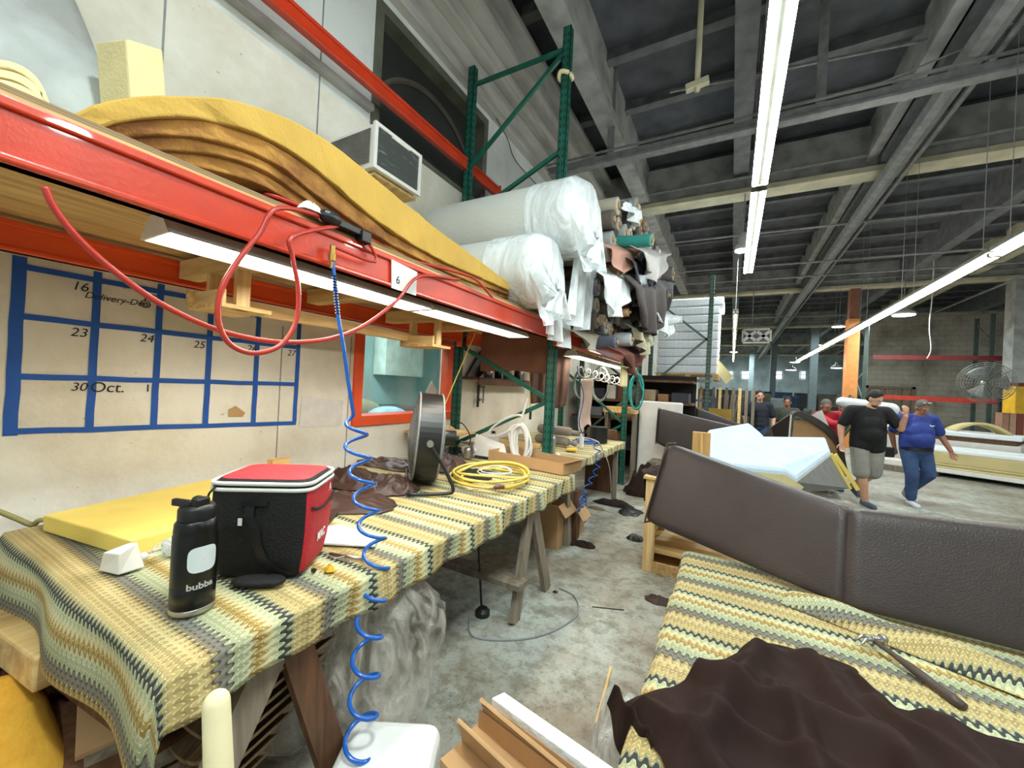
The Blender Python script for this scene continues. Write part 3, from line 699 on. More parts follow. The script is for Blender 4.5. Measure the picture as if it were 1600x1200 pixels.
PP = [at(a, b_, x=WX + .003) for a, b_ in ((472, 619), (536, 626), (533, 666), (467, 667))]
tag(MB().prism(PP, [p + Vector((.002, 0, 0)) for p in PP]).build('paper_sheet', mat('smudged_paper', (212, 208, 202), .8, var=.08, vs=14)), 'smudged white sheet taped beside the calendar', 'paper')
# air conditioner
y0, y1, z0, z1 = 1.98, 2.47, 3.08, 3.42; xa, xb = WX - .1, -2.33
t = thing('air_conditioner', 'white box window air conditioner jutting from the upper wall', 'air conditioner', ((xa + xb) / 2, (y0 + y1) / 2, z0))
b = MB()
b.bb(xa, xb - .02, y0 + .01, y1 - .01, z0 + .01, z1 - .01)
b.build('casing', M['whiteplastic'], t, bevel=.006)
b = MB(); F_ = .028
b.bb(xb - .03, xb, y0, y0 + F_, z0, z1); b.bb(xb - .03, xb, y1 - F_, y1, z0, z1); b.bb(xb - .03, xb, y0 + F_, y1 - F_, z1 - F_, z1); b.bb(xb - .03, xb, y0 + F_, y1 - F_, z0, z0 + F_)
b.bb(xb - .03, xb, y0 + .16, y1 - .14, z1 - F_ - .012, z1 - F_)
b.build('face_frame', M['whiteplastic'], t, bevel=.003)
MB().bb(xb - .022, xb - .012, y0 + F_, y1 - F_, z0 + F_, z1 - F_).build('condenser', mat('condenser_fins', (70, 74, 72), .5, rgb2=(130, 134, 130), thr=(.6, .72), vs=16, stretch=(1, .5, 3)), t)
b = MB()
for k in range(22):
    z = z0 + .05 + k * .0115; b.bb(xa + .17, xb - .06, y0 - .001, y0 + .01, z, z + .005)
b.build('side_louvres', M['greyplastic'], t)
tag(MB().bb(WX, xb - .05, y0 + .05, y1, z0 - .025, z0 - .003).build('support_board', M['plyx']), 'small board under the air conditioner', 'board')
tag(MB().tube(smoothpath([at(612, 285, x=-2.42), at(625, 293, x=-2.40), at(640, 300, x=-2.42), at(662, 318, x=-2.5)], 5), .006, 6).build('hanging_wire', M['cream']), 'cream cord hanging below the air conditioner', 'cord')
# conduit wire on the upper wall
tag(MB().tube(smoothpath([at(760, 160, x=WX + .05), at(792, 215, x=WX + .06), at(805, 250, x=WX + .03), at(840, 290, x=WX + .05)], 5), .006, 6).build('loose_cable', M['black']), 'loose black cable running along the upper wall', 'cable')
def cmat_early(rgb): return mat('olive_rubber', rgb, .5, var=.1)
# ================================================================== WORK TABLE 1
def work_table(name, label, x0, x1, y0, y1, z, legs):
    t = thing(name, label, 'work table', ((x0 + x1) / 2, (y0 + y1) / 2, 0))
    MB().bb(x0 + .02, x1 - .02, y0 + .02, y1 - .02, z - .05, z - .008).build('tabletop', M['greywood'], t)
    for (a, b_, m, w_, h_) in legs: MB().bar(a, b_, w_, h_, (0, 1, 0)).build('leg' if abs(Vector(a).z - Vector(b_).z) > .3 else 'rail', m, t)
    return t
T1 = (-2.72, -1.17, .45, 3.32, .80)
gw, bw = M['greywood'], M['brownwood']
legs = []
for yc, mm in ((.80, bw), (2.62, gw)):
    for x in (-1.24, -2.55):
        legs.append(((x, yc, .75), (x + .06, yc - .30 if yc > 2 else yc - .46, 0), gw, .035, .10))
        legs.append(((x, yc, .75), (x + .06, yc + .22, 0), mm if yc < 2 else gw, .035, .10))
    legs.append(((-2.6, yc - .26, .24), (-1.14, yc - .26, .24), gw, .035, .14))
for x in (-1.18, -2.5): legs.append(((x + .035, 2.34, .24), (x + .035, 2.86, .24), gw, .03, .13))
work_table('work_table', 'long trestle work table under a striped cloth along the left wall', *T1, legs)
def draped(name, label, x0, x1, y0, y1, z, f_front, f_end, f_back=0, side=1, matn='fabric', far=0, amp=.012):
    """cloth over a table: top, front flap on side (+1 = +x), near end flap"""
    b = MB(); r_ = .03
    XS = []; n = 60
    # u coordinate: 0..L over back -> top -> front flap
    Wd = abs(x1 - x0); tot = Wd + f_front
    nu = 90; yd = (y1 - y0); nv = 110; totv = f_end + yd + far
    def fn(a, c):
        u = a * tot; v = c * totv - f_end
        # across
        if u <= Wd: x = (x0 + u) if side > 0 else (x1 - u); dz = 0
        else:
            e = u - Wd; x = x1 + .006 if side > 0 else x0 - .006; dz = e
            x += side * (.012 * math.sin(v * 21) + .012 * math.sin(v * 9 + 1)) * min(1, e / .1)
        y = y0 + v; dz2 = 0
        if v < 0:
            fe = -v; y = y0 - .006 - .02 * math.sin(u * 9) * min(1, fe / .1) - .02 * (fe / .3); dz2 = fe
        if v > yd: y = y1 + .006; dz2 = v - yd
        if dz and dz2:   # corner fold: pull the two hanging flaps together into a point
            k = min(dz, dz2); m_ = max(dz, dz2)
            p = Vector((x1 + side * .02 - .05 * min(1, dz2 / .3), y0 - .02 + dz * .1, z - m_ - .45 * k))
            if v > yd: p.y = y1
            return p
        zz = z - dz - dz2
        if not dz and not dz2: zz += .004 * nz(x * 4, y * 4) + .0025 * math.sin(y * 17 + x * 3)
        return Vector((x, y, zz))
    b.grid(fn, nu, nv, lambda a, c: (a * tot, y0 + c * totv - f_end))
    o = b.build(name, M[matn], smooth=True, solid=.003)
    return tag(o, label, 'tablecloth')
draped('tablecloth', 'striped cloth draped over the long table under the cooler bag and fan', -2.72, -1.17, .45, 3.32, .805, .135, .25)
# ------------------------------------------------------------------ things on table 1
Z1 = .812
def slab(name, label, cat, P, z0, z1, m, bevel=.006, **k):
    A = [Vector((p[0], p[1], z0)) for p in P]; B = [Vector((p[0], p[1], z1)) for p in P]
    return tag(MB().prism(A, B).build(name, M[m], bevel=bevel), label, cat, **k)
slab('foam_slab', 'thick bright yellow foam slab lying on the table by the wall', 'foam', [(-2.60, .54), (-1.99, .64), (-2.0, .78), (-2.16, 1.35), (-2.78, 1.28)], Z1, Z1 + .07, 'foamfresh')
slab('foam_offcut', 'thin cream offcut lying against the wall behind the cooler bag', 'foam', [(-2.75, 1.32), (-2.2, 1.42), (-2.3, 1.72), (-2.8, 1.7)], Z1, Z1 + .035, 'foampale')
# small angled tan strip standing behind the bag
slab('wood_offcut', 'pale wood offcut poking up behind the cooler bag', 'wood', [(-2.62, 1.5), (-2.56, 1.5), (-2.56, 1.62), (-2.62, 1.62)], Z1 + .036, Z1 + .18, 'pine')
# white wedge
p = at(180, 893, z=Z1)
t_ = [Vector((p.x - .05, p.y - .03, Z1)), Vector((p.x + .045, p.y - .005, Z1)), Vector((p.x + .04, p.y + .07, Z1)), Vector((p.x - .05, p.y + .05, Z1))]
u_ = [q + Vector((0, 0, .075)) for q in t_]; u_[0] += Vector((.035, 0, -.0)); u_[2] += Vector((-.02, -.02, .02))
tag(MB().prism(t_, u_).build('foam_wedge', M['paper'], bevel=.004), 'small white faceted wedge beside the foam slab', 'block')
# clear water bottle lying down
p = at(228, 868, z=Z1 + .033); q = at(300, 842, z=Z1 + .033); d = (q - p).normalized(); L = .21
q = p + d * L; R = d.to_track_quat('Z', 'Y').to_matrix()
t = thing('water_bottle', 'clear plastic water bottle lying on its side behind the black bottle', 'bottle', p)
MB().lathe([(.011, -.01), (.012, .012), (.024, .03), (.033, .06), (.033, .09), (.030, .10), (.033, .11), (.033, .195), (.026, .21), (0, .205)], p, 24, R).build('bottle_body', M['pet'], t, smooth=True)
MB().lathe([(.0145, -.022), (.0145, -.002), (.012, -.001)], p, 16, R).build('cap', M['whiteplastic'], t)
MB().lathe([(.0335, .075), (.0336, .125)], p, 24, R).build('label', mat('green_white_label', (214, 226, 222), .5, rgb2=(90, 170, 150), thr=(.56, .6), vs=60), t)
# black insulated bottle
p = at(300, 950, z=Z1); p.z = Z1; _n0 = len(bpy.data.objects)
t = thing('insulated_bottle', 'tall black steel drinking bottle with white sticker at the table edge', 'bottle', p)
MB().lathe([(.0, .012), (.039, .012), (.0395, .06), (.038, .062), (.0395, .066), (.0395, .172), (.038, .178), (.0385, .182), (.0375, .2), (.034, .206), (.033, .208)], p, 40).build('bottle_body', M['blackpaint'], t, smooth=True)
MB().lathe([(0, 0), (.038, 0), (.0395, .003), (.0398, .0125), (.039, .0135)], p, 40).build('steel_base', M['steel'], t, smooth=True)
MB().lathe([(.032, .206), (.033, .21), (.033, .232), (.031, .236), (.029, .24), (0, .241)], p, 32).build('lid', M['black'], t, smooth=True)
b = MB(); b.box(p + Vector((-.014, -.02, .245)), (.05, .012, .016), rz(.3)); b.box(p + Vector((.012, .0, .247)), (.018, .03, .02), rz(.3)); b.ell(p + Vector((-.012, .006, .246)), (.014, .012, .01))
b.build('spout', M['black'], t, bevel=.003)
def on_cyl(o, c, R_, ang0):
    """wrap a mesh drawn in x (arc length) / z onto a cylinder round c facing angle ang0"""
    for v in o.data.vertices:
        w_ = v.co + o.location + wloc(t) if False else v.co
        a = ang0 + w_.x / R_; rr = R_ + w_.y
        v.co = Vector((rr * math.cos(a), rr * math.sin(a), w_.z))
face = math.atan2(0 - p.y, 0 - p.x) + .38
b = MB(); n = 24
def sq(k, w_, h_):
    a = 2 * PI * k / n; c_, s_ = math.cos(a), math.sin(a)
    return (w_ * math.copysign(abs(c_) ** .55, c_), h_ * math.copysign(abs(s_) ** .55, s_))
pts = []
ring = [[Vector((sq(k, .027, .029)[0] * f_, .0006, .125 + sq(k, .027, .029)[1] * f_)) for k in range(n)] for f_ in (1, .66, .33, .02)]
V = [v for r in ring for v in r]; F = [(i * n + k, i * n + (k + 1) % n, (i + 1) * n + (k + 1) % n, (i + 1) * n + k) for i in range(3) for k in range(n)]
b.add(V, F); b.v = [Vector((math.cos(face + v.x / .0395) * (.0395 + v.y), math.sin(face + v.x / .0395) * (.0395 + v.y), v.z)) + p for v in b.v]
b.build('sticker', mat('scratched_sticker', (206, 214, 216), .5, rgb2=(90, 96, 98), thr=(.66, .7), vs=45), t, smooth=True)
def cyltext(s, size, zc, off, m, bold=0):
    o = text(s, size, (0, 0, 0), ((1, 0, 0), (0, 0, 1), (0, -1, 0)), m, None, bold=bold, depth=.0001)
    for v in o.data.vertices:
        a = face + (v.co.x + off) / .0395; v.co = Vector((.0402 * math.cos(a), .0402 * math.sin(a), zc + v.co.z))
    o.parent = t; o.location = (0, 0, 0); return o
cyltext('bubba', .0195, .066, -.003, M['whiteplastic'], .0006)
t.scale = (1.46, 1.46, 1.34)
# cooler bag
def cooler():
    c0 = at(385, 905, z=Z1); ang = math.radians(36)
    c = Vector((-1.535, .925, Z1)); W_, D_, H_ = .30, .25, .235
    R = rz(ang)
    t = thing('cooler_bag', 'red and black soft cooler bag on the striped cloth', 'cooler bag', c)
    def lp(x, y, z): return c + R @ Vector((x, y, z))
    def shell(x0, x1, y0, y1, z0, z1, bulge=.012, n=8):
        pass
    # rounded body: super-ellipse rings
    def ring(z, sx, sy, n=48, pw=.28, ox=0, oy=0):
        out = []
        for k in range(n):
            a = 2 * PI * k / n; cc, ss = math.cos(a), math.sin(a)
            out.append(lp(ox + sx * math.copysign(abs(cc) ** pw, cc), oy + sy * math.copysign(abs(ss) ** pw, ss), z))
        return out
    b = MB(); n = 48
    zs = [0, .01, .06, .12, .18, .22, .235]; sx = [.118, .128, .139, .145, .147, .146, .146]; sy = [.100, .11, .118, .122, .124, .123, .123]
    V = []; [V.extend(ring(z, a, q)) for z, a, q in zip(zs, sx, sy)]
    F = [(i * n + k, i * n + (k + 1) % n, (i + 1) * n + (k + 1) % n, (i + 1) * n + k) for i in range(len(zs) - 1) for k in range(n)]
    F += [tuple(range(n - 1, -1, -1)), tuple((len(zs) - 1) * n + k for k in range(n))]
    b.add(V, F)
    # faces towards +x are the red front panel
    for fi, f in enumerate(b.f[:-2]):
        k = fi % n; a = 2 * PI * (k + .5) / n
        if abs((a + PI) % (2 * PI) - PI) < .80 and fi >= n: b.mi[fi] = 1
    b.build('bag_body', [M['blackcloth'], M['redcloth']], t, smooth=True)
    # front pocket line
    P_ = [lp(.149, y, .165 + .02 * (y / .1) ** 2) for y in [-.1 + .02 * k for k in range(11)]]
    MB().tube(P_, .004, 6).build('pocket_edge', M['blackcloth'], t)
    # piping rings and lid
    for z in (.236, .252): MB().tube(ring(z, .147, .124), .0055, 8, True).build('piping', M['piping'], t, smooth=True)
    b = MB(); V = ring(.238, .144, .121) + ring(.25, .143, .12) + ring(.262, .13, .107) + ring(.268, .10, .08) + ring(.271, .05, .04) + ring(.272, .002, .002)
    b.add(V, [(i * n + k, i * n + (k + 1) % n, (i + 1) * n + (k + 1) % n, (i + 1) * n + k) for i in range(5) for k in range(n)])
    for fi in range(len(b.f)):
        if fi >= n * 2: b.mi[fi] = 1
    b.build('lid', [M['blackcloth'], M['redlid']], t, smooth=True)
    # zip tail, strap with buckle on the side facing us (-y)
    MB().tube([lp(-.12, -.124, .245), lp(-.13, -.135, .23), lp(-.134, -.138, .215)], .003, 6).build('zip_pull', M['black'], t)
    b = MB(); S = [(-.02, .2), (-.02, .17), (.0, .14), (.005, .10), (.02, .06), (.05, .03), (.09, .015)]
    A = [lp(x - .012, -.127 - .01 * math.sin(i * .8), z) for i, (x, z) in enumerate(S)]
    b.strip(A, [q + R @ Vector((.026, 0, 0)) for q in A], R @ Vector((0, -.003, 0)))
    b.bar(lp(-.045, -.129, .203), lp(.03, -.129, .203), .006, .012)
    b.build('strap', M['black'], t)
    MB().box(lp(-.045, -.13, .155), (.011, .004, .018), R).build('buckle_tab', M['piping'], t)
    b = MB(); b.ell(lp(.02, -.155, .014), (.07, .03, .012), R); b.ell(lp(.06, -.15, .012), (.04, .028, .012), R); b.build('strap_pile', M['blackcloth'], t, smooth=True)
    ax = (R @ Vector((0, 1, 0)), Vector((0, 0, 1)), R @ Vector((1, 0, 0)))
    text('MAC', .032, lp(.146, -.005, .085), ax, M['whiteplastic'], t, bold=.0008, shear=.2)
    text('A', .03, lp(.149, .055, .208), ax, M['whiteplastic'], t, bold=.0005)
    t.scale = (1.18, 1.18, 1.36)
    return t
cooler()
# folded white cloth, rods, yellow wad, cap, beside the bag
def crumple(name, label, cat, c, sx, sy, h, m, ang=0, seed=0, n=44, power=1.0, group=None, edge=.25, parent=None):
    """a heap of crumpled sheet material resting on its support"""
    b = MB(); R = rz(ang); c = Vector(c)
    def hgt(u, v):
        r2 = max(abs(u), abs(v)); e = max(0, 1 - r2 ** 2.2)
        w1 = 1 - abs(nz(u * 1.7 + seed, v * 1.7, seed)) * 2.2; w2 = 1 - abs(nz(u * 3.4 + 9, v * 3 + seed, 3)) * 2
        return h * (e ** power) * (.35 + .4 * w1 + .25 * w2)
    def P(u, v, lo=False):
        rr = 1 + .22 * nz(math.atan2(v, u + 1e-6) * 1.3 + seed * 3, seed) if (u or v) else 1
        # square to blob
        x = u * math.sqrt(max(0, 1 - v * v * .45)); y = v * math.sqrt(max(0, 1 - u * u * .45))
        z = 0 if lo else max(.002, hgt(u, v))
        return c + R @ Vector((x * sx * rr + .05 * sx * nz(u * 3, v * 3, seed), y * sy * rr + .05 * sy * nz(v * 3, u * 3, seed + 5), z))
    b.grid(lambda a, q: P(a * 2 - 1, q * 2 - 1), n, n)
    return tag(b.build(name, M[m], parent, smooth=True, solid=.002), label, cat, group)
P_ = [at(a, b_, z=Z1) for a, b_ in ((500, 828), (530, 822), (592, 840), (585, 856), (500, 852))]
slab('folded_cloth', 'white folded cloth lying right of the cooler bag', 'cloth', [(q.x, q.y) for q in P_], Z1, Z1 + .012, 'white', .005)
p = at(515, 865, z=Z1 + .008); q = at(570, 874, z=Z1 + .008); tag(MB().cyl(p, q, .007, 10).build('steel_tube', M['steel'], smooth=True), 'short bright steel tube beside the blue coil hose', 'tube')
p = at(513, 868, z=Z1 + .006); q = at(548, 878, z=Z1 + .006)
b = MB(); b.bar(p, q, .008, .006); b.bar((p + q) / 2 + Vector((-.008, -.02, .005)), (p + q) / 2 + Vector((.008, .02, .005)), .006, .004); tag(b.build('metal_clip', M['chrome'], bevel=.001), 'small metal clip bar lying in front of the steel tube', 'clip')
p = at(515, 892, z=Z1); crumple('yellow_wad', 'crumpled yellow wad on the table edge', 'wad', p, .022, .016, .03, 'yellow', n=20, seed=2)
p = at(490, 893, z=Z1); tag(MB().lathe([(0, 0), (.009, 0), (.01, .008), (.0, .009)], p, 16).build('bottle_cap', M['black']), 'small dark cap beside the yellow wad', 'cap')
# vinyl scraps
def ribbon(name, label, cat, P, wd, m, up=(0, 0, 1), thick=.004, group=None, curl=0):
    S = smoothpath(P, 8); A = []; B = []
    for i, q in enumerate(S):
        d = (S[min(i + 1, len(S) - 1)] - S[max(i - 1, 0)]); d.normalize(); s = d.cross(Vector(up)).normalized()
        A.append(q + s * wd / 2); B.append(q - s * wd / 2 + Vector((0, 0, curl)))
    return tag(MB().strip(A, B, (0, 0, thick)).build(name, M[m], smooth=False), label, cat, group)
crumple('vinyl_scrap', 'brown vinyl scrap curled up behind the blue hose', 'vinyl', (-1.98, 1.55, Z1), .34, .20, .07, 'vinyl', .5, 4, group='brown vinyl scraps on the table')
crumple('vinyl_scrap', 'brown vinyl scrap humped highest behind the cooler bag', 'vinyl', (-2.28, 1.9, Z1), .24, .16, .13, 'vinyl', .2, 9, group='brown vinyl scraps on the table')
crumple('vinyl_scrap', 'brown vinyl scrap folded next to the fan foot', 'vinyl', (-1.98, 1.95, Z1), .2, .16, .11, 'vinyl', .9, 14, group='brown vinyl scraps on the table')
crumple('vinyl_scrap', 'brown vinyl scrap lying flat behind the fan', 'vinyl', (-2.5, 2.5, Z1), .4, .15, .07, 'vinyl', .1, 19, group='brown vinyl scraps on the table')
crumple('vinyl_scrap', 'brown vinyl scrap heaped right of the fan', 'vinyl', (-2.12, 2.72, Z1), .22, .18, .13, 'vinyl', .4, 25, group='brown vinyl scraps on the table')
slab('mauve_card', 'brown board lying flat between the foam slab and cooler bag', 'board', [(-2.15, 1.36), (-1.9, .98), (-1.72, 1.3), (-1.95, 1.6)], Z1, Z1 + .012, 'vinyl', .002)
# ------------------------------------------------------------------ drum fan
def fan():
    c = Vector((-1.93, 2.24, 1.145)); t = thing('drum_fan', 'dusty black drum fan on a tube stand, seen nearly edge on', 'fan', (c.x, c.y, Z1))
    ax = Vector((-.70, -.70, .06)).normalized()     # axis: faces the wall/left
    # choose axis so that we see the rim
    R = ax.to_track_quat('Z', 'Y').to_matrix(); r_ = .31; w_ = .08
    MB().lathe([(r_, -w_), (r_ + .006, -w_), (r_ + .006, w_), (r_, w_), (r_ - .004, w_ - .003), (r_ - .004, -w_ + .003), (r_, -w_)], c, 56, R).build('shroud', M['black'], t, smooth=False)
    def pt(a, rr, z): return c + R @ Vector((rr * math.cos(a), rr * math.sin(a), z))
    for s, nm in ((1, 'front_grille'), (-1, 'rear_grille')):
        b = MB()
        for k in range(1, 13):
            rr = r_ * k / 12; z = s * (w_ + .045 * (1 - (k / 12) ** 2))
            b.tube([pt(2 * PI * i / 40, rr, z) for i in range(40)], .0026, 4, True)
        for i in range(24):
            b.tube([pt(2 * PI * i / 24 + s * .3 * (k / 12), r_ * k / 12, s * (w_ + .045 * (1 - (k / 12) ** 2)) - s * .003) for k in range(1, 13)], .002, 4)
        b.build(nm, M['greyplastic'], t)
    MB().cyl(pt(0, 0, w_ + .035), pt(0, 0, w_ + .052), .045, 20).build('badge', M['chrome'], t)
    MB().cyl(pt(0, 0, -w_ - .13), pt(0, 0, -.01), .06, 20).build('motor', M['black'], t, smooth=True)
    for i in range(4):
        b = MB(); a0 = 2 * PI * i / 4
        def bf(u, v, a0=a0):
            rr = .04 + .21 * u; a = a0 + (v - .5) * 1.1; return pt(a, rr, (v - .5) * .07)
        b.grid(bf, 8, 6).build('blade', M['steelg'], t, smooth=True, solid=.003)
    b = MB(); b.tube([pt(2 * PI * i / 56, r_ + .008, w_) for i in range(56)], .007, 6, True); b.tube([pt(2 * PI * i / 56, r_ + .008, -w_) for i in range(56)], .007, 6, True); b.build('rim_bead', M['greyplastic'], t)
    # stand: bent tube, yoke arms reach the horizontal diameter
    h = Vector((ax.y, -ax.x, 0)).normalized(); g = Vector((-ax.x, -ax.y, 0)).normalized()
    for s in (1, -1):
        p0 = c + h * s * (r_ + .02); base = c + h * s * (r_ + .05); base.z = Z1 + .015
        foot1 = base + g * .16; foot2 = base - g * .12
        MB().tube(smoothpath([p0 + Vector((0, 0, .0)), (p0 + foot1) / 2 + g * .02, foot1 + Vector((0, 0, .03)), foot1 - g * .05, foot2], 6), .012, 8).build('stand_leg', M['black'], t, smooth=True)
        MB().cyl(p0 - h * s * .02, p0 + h * s * .02, .022, 14).build('pivot_knob', M['chrome'], t)
    a, q = [c + h * s * (r_ + .05) - g * .12 for s in (1, -1)]; a.z = q.z = Z1 + .015
    MB().tube([a, q], .012, 8).build('stand_crossbar', M['black'], t)
    b = MB(); k0 = pt(1.2, .1, -w_ - .1); b.tube(smoothpath([k0, k0 + Vector((.06, .02, .03)), k0 + Vector((.12, .05, -.06)), k0 + Vector((.08, .1, -.14))], 6), .005, 6); b.build('power_cord', M['black'], t)
fan()
# ------------------------------------------------------------------ coiled yellow cord
b = MB(); cc = at(772, 752, z=Z1); 
def loops(c, rx, ry, n, r_, seed, ang=0, dz=.006, ex=0, z0=Z1, tilt=0, hv=.02):
    P = []; random.seed(seed)
    for k in range(n * 14 + 1):
        a = 2 * PI * k / 14; q = k / 14
        jx = 1 + .34 * nz(q * 1.3, seed) ; jy = 1 + .34 * nz(q * 1.1, seed + 7)
        v = Vector((rx * jx * math.cos(a) + .04 * nz(q, 3, seed), ry * jy * math.sin(a) + .04 * nz(q, 9, seed), 0)); v = rz(ang) @ v
        P.append(Vector((c[0] + v.x, c[1] + v.y, z0 + r_ + dz * q + .0 + hv * abs(nz(q * 2, 5, seed)) + tilt * (v.y + ry))))
    return smoothpath(P, 3)
tag(MB().tube(loops(cc + Vector((-.02, .02, 0)), .27, .36, 7, .008, 3, .3, .009, hv=.09), .0085, 7).build('extension_cord', M['yellowcord'], smooth=True), 'yellow extension cord coiled in loops right of the fan', 'cord')
tag(MB().tube(loops(cc + Vector((.02, -.02, 0)), .12, .16, 2, .004, 8, .3, .01, z0=Z1 + .07), .004, 6).build('thin_cable', M['whiteplastic'], smooth=True), 'thin white cable inside the yellow cord coil', 'cable')
crumple('black_bundle', 'black cloth bundle under the yellow cord coil', 'cloth', (-1.78, 2.62, Z1), .17, .18, .06, 'blackcloth', .3, 31)
p = at(772, 762, z=Z1 + .05); q = at(800, 760, z=Z1 + .05); t = thing('screwdriver', 'screwdriver with clear red handle lying on the yellow cord', 'screwdriver', p)
MB().cyl(p, p + (q - p) * .55, .012, 10).build('handle', mat('dark_red_plastic', (96, 44, 36), .3), t, smooth=True); MB().cyl(p + (q - p) * .5, p + (q - p) * -1.4 + Vector((0, 0, .0)), .003, 6).build('shaft', M['steel'], t)
# cardboard tray
A_ = at(754, 712, z=Z1); B_ = at(876, 744, z=Z1)
t = thing('cardboard_tray', 'long shallow open cardboard box at the far end of the near table', 'box', (A_ + B_) / 2)
x0, x1, y0, y1, h_ = -2.2, -1.22, 3.13, 3.4, .10
yw = .4
A0, B0 = Vector((-2.05, 3.3, Z1)), Vector((-1.22, 3.17, Z1)); d = (B0 - A0); n_ = Vector((-d.y, d.x, 0)).normalized() * .33
for a, q, nm in ((A0, B0, 'front_wall'), (B0, B0 + n_, 'side_wall'), (A0 + n_, B0 + n_, 'back_wall'), (A0, A0 + n_, 'side_wall')):
    MB().bar(a + Vector((0, 0, h_ / 2)), q + Vector((0, 0, h_ / 2)), .005, h_).build(nm, M['card'], t)
b = MB(); b.prism([A0 + Vector((0, 0, .004)), B0 + Vector((0, 0, .004)), B0 + n_ + Vector((0, 0, .004)), A0 + n_ + Vector((0, 0, .004))], [A0, B0, B0 + n_, A0 + n_][:4]).build('bottom', M['carddark'], t)
f0, f1 = B0 + Vector((0, 0, h_)), B0 + n_ + Vector((0, 0, h_)); e = Vector((.09, .015, .03))
MB().prism([f0, f1, f1 + e, f0 + e], [q - Vector((0, 0, .004)) for q in (f0, f1, f1 + e, f0 + e)]).build('flap', M['card'], t)
# items behind the tray
p = Vector((-2.28, 3.75, Z1)); t = thing('plastic_jug', 'white plastic jug with blue label and dark cap', 'jug', p)
MB().lathe([(.055, 0), (.06, .01), (.06, .11), (.052, .15), (.02, .19), (.02, .2)], p, 20).build('jug_body', M['whiteplastic'], t, smooth=True)
MB().lathe([(.0605, .02), (.0608, .09)], p, 20).build('label', mat('blue_label', (60, 120, 200), .5), t); MB().cyl(p + Vector((0, 0, .2)), p + Vector((0, 0, .225)), .022, 12).build('cap', M['black'], t)
MB().tube(smoothpath([p + Vector((.02, 0, .19)), p + Vector((.06, 0, .18)), p + Vector((.065, 0, .11))], 5), .009, 8).build('handle', M['whiteplastic'], t, smooth=True)
p = Vector((-2.24, 3.22, Z1)); t = thing('spray_gun', 'metal spray gun standing on its cup behind the fan', 'spray gun', p)
MB().lathe([(.035, 0), (.042, .01), (.042, .09), (.03, .11), (.015, .115)], p, 18).build('cup', M['chrome'], t, smooth=True)
b = MB(); b.bar(p + Vector((-.06, 0, .15)), p + Vector((.07, 0, .155)), .03, .03); b.bar(p + Vector((.04, 0, .15)), p + Vector((.065, 0, .05)), .022, .03); b.cyl(p + Vector((-.09, 0, .15)), p + Vector((-.05, 0, .15)), .014, 10); b.build('gun_body', M['chrome'], t, bevel=.004)
p = at(728, 712, z=Z1); t = thing('power_sander', 'white handheld power tool with black vents beside the fan', 'power tool', p)
b = MB(); b.ell(p + Vector((0, 0, .055)), (.075, .05, .045)); b.ell(p + Vector((.07, .01, .065)), (.05, .035, .035)); b.build('tool_body', M['whiteplastic'], t, smooth=True)
MB().ell(p + Vector((-.05, -.03, .055)), (.035, .03, .03)).build('vent', M['black'], t, smooth=True)
MB().bb(p.x - .07, p.x + .07, p.y - .045, p.y + .045, Z1, Z1 + .018).build('base_plate', M['greyplastic'], t)
MB().tube(smoothpath([p + Vector((.02, 0, .09)), p + Vector((.05, -.02, .15)), p + Vector((.1, -.03, .08)), p + Vector((.13, -.05, .01))], 6), .004, 6).build('cord', M['whiteplastic'], t)
crumple('work_boot_bag', 'dark leather bundle lying behind the fan motor', 'bag', (-2.42, 2.9, Z1), .22, .13, .19, 'black', .2, 41)
p = at(698, 640, x=-2.6)
tag(MB().bb(-2.86, -2.35, 2.98, 3.5, 1.02, 1.045).build('side_shelf', M['ply'], bevel=.004), 'small wooden shelf board fixed under the office window edge', 'shelf')
crumple('shelf_rags', 'beige rags lying on the small wooden shelf', 'rag', (-2.6, 3.2, 1.047), .18, .16, .08, 'card', .2, 43)
tag(MB().prism([Vector(q) for q in ((-2.34, 3.42, .815), (-2.34, 3.5, 1.02), (-2.0, 3.5, .95), (-1.9, 3.42, .815))], [Vector(q) for q in ((-2.34, 3.43, .815), (-2.34, 3.51, 1.02), (-2.0, 3.51, .95), (-1.9, 3.43, .815))]).build('clear_sheet', M['paper']), 'crumpled pale plastic sheet leaning behind the spray gun', 'sheet')
tag(MB().cyl(at(742, 530, y=3.35) + Vector((0, 0, .06)), at(682, 650, y=3.0) - Vector((0, 0, .09)), .006, 8).build('yellow_cable', M['yellowcord']), 'taut yellow-green cable running down from the deck to the shelf', 'cable')
# white hose coil hanging on the brace
P = []
for k in range(15 * 12 + 1):
    a = 2 * PI * k / 12; q = k / 12; e_ = .55 + .45 * abs(nz(q * 1.7, 2)) * 2
    P.append(Vector((-1.80 + .125 * e_ * math.cos(a) + .06 * nz(q * 1.3, 1), 3.50 + .05 * nz(q * 1.5, 6) - .003 * q, .99 + .17 * (1 + .3 * nz(q, 4)) * math.sin(a) - .03 * math.cos(a))))
tag(MB().tube(smoothpath(P, 3), .011, 7).build('white_hose_coil', M['whiteplastic'], smooth=True), 'white hose coil hanging beside the green post', 'hose')
P = [Vector((-1.98 + .19 * math.cos(a) * 1.0, 3.47, 1.14 + .07 * math.sin(a) + .10 * math.cos(a))) for a in [2 * PI * k / 16 for k in range(16)]]
tag(MB().tube(smoothpath(P, 3, True), .012, 8, True).build('white_hose_loop', M['whiteplastic'], smooth=True), 'single white hose loop hung slanting on the green brace', 'hose')
tag(MB().tube(smoothpath([(-1.83, 3.52, 1.2), (-1.80, 3.53, 1.32), (-1.79, 3.56, 1.42), (-1.82, 3.6, 1.38)], 5), .012, 8).build('hose_tie', M['paper']), 'white tie strap holding the hose coil to the brace', 'strap')
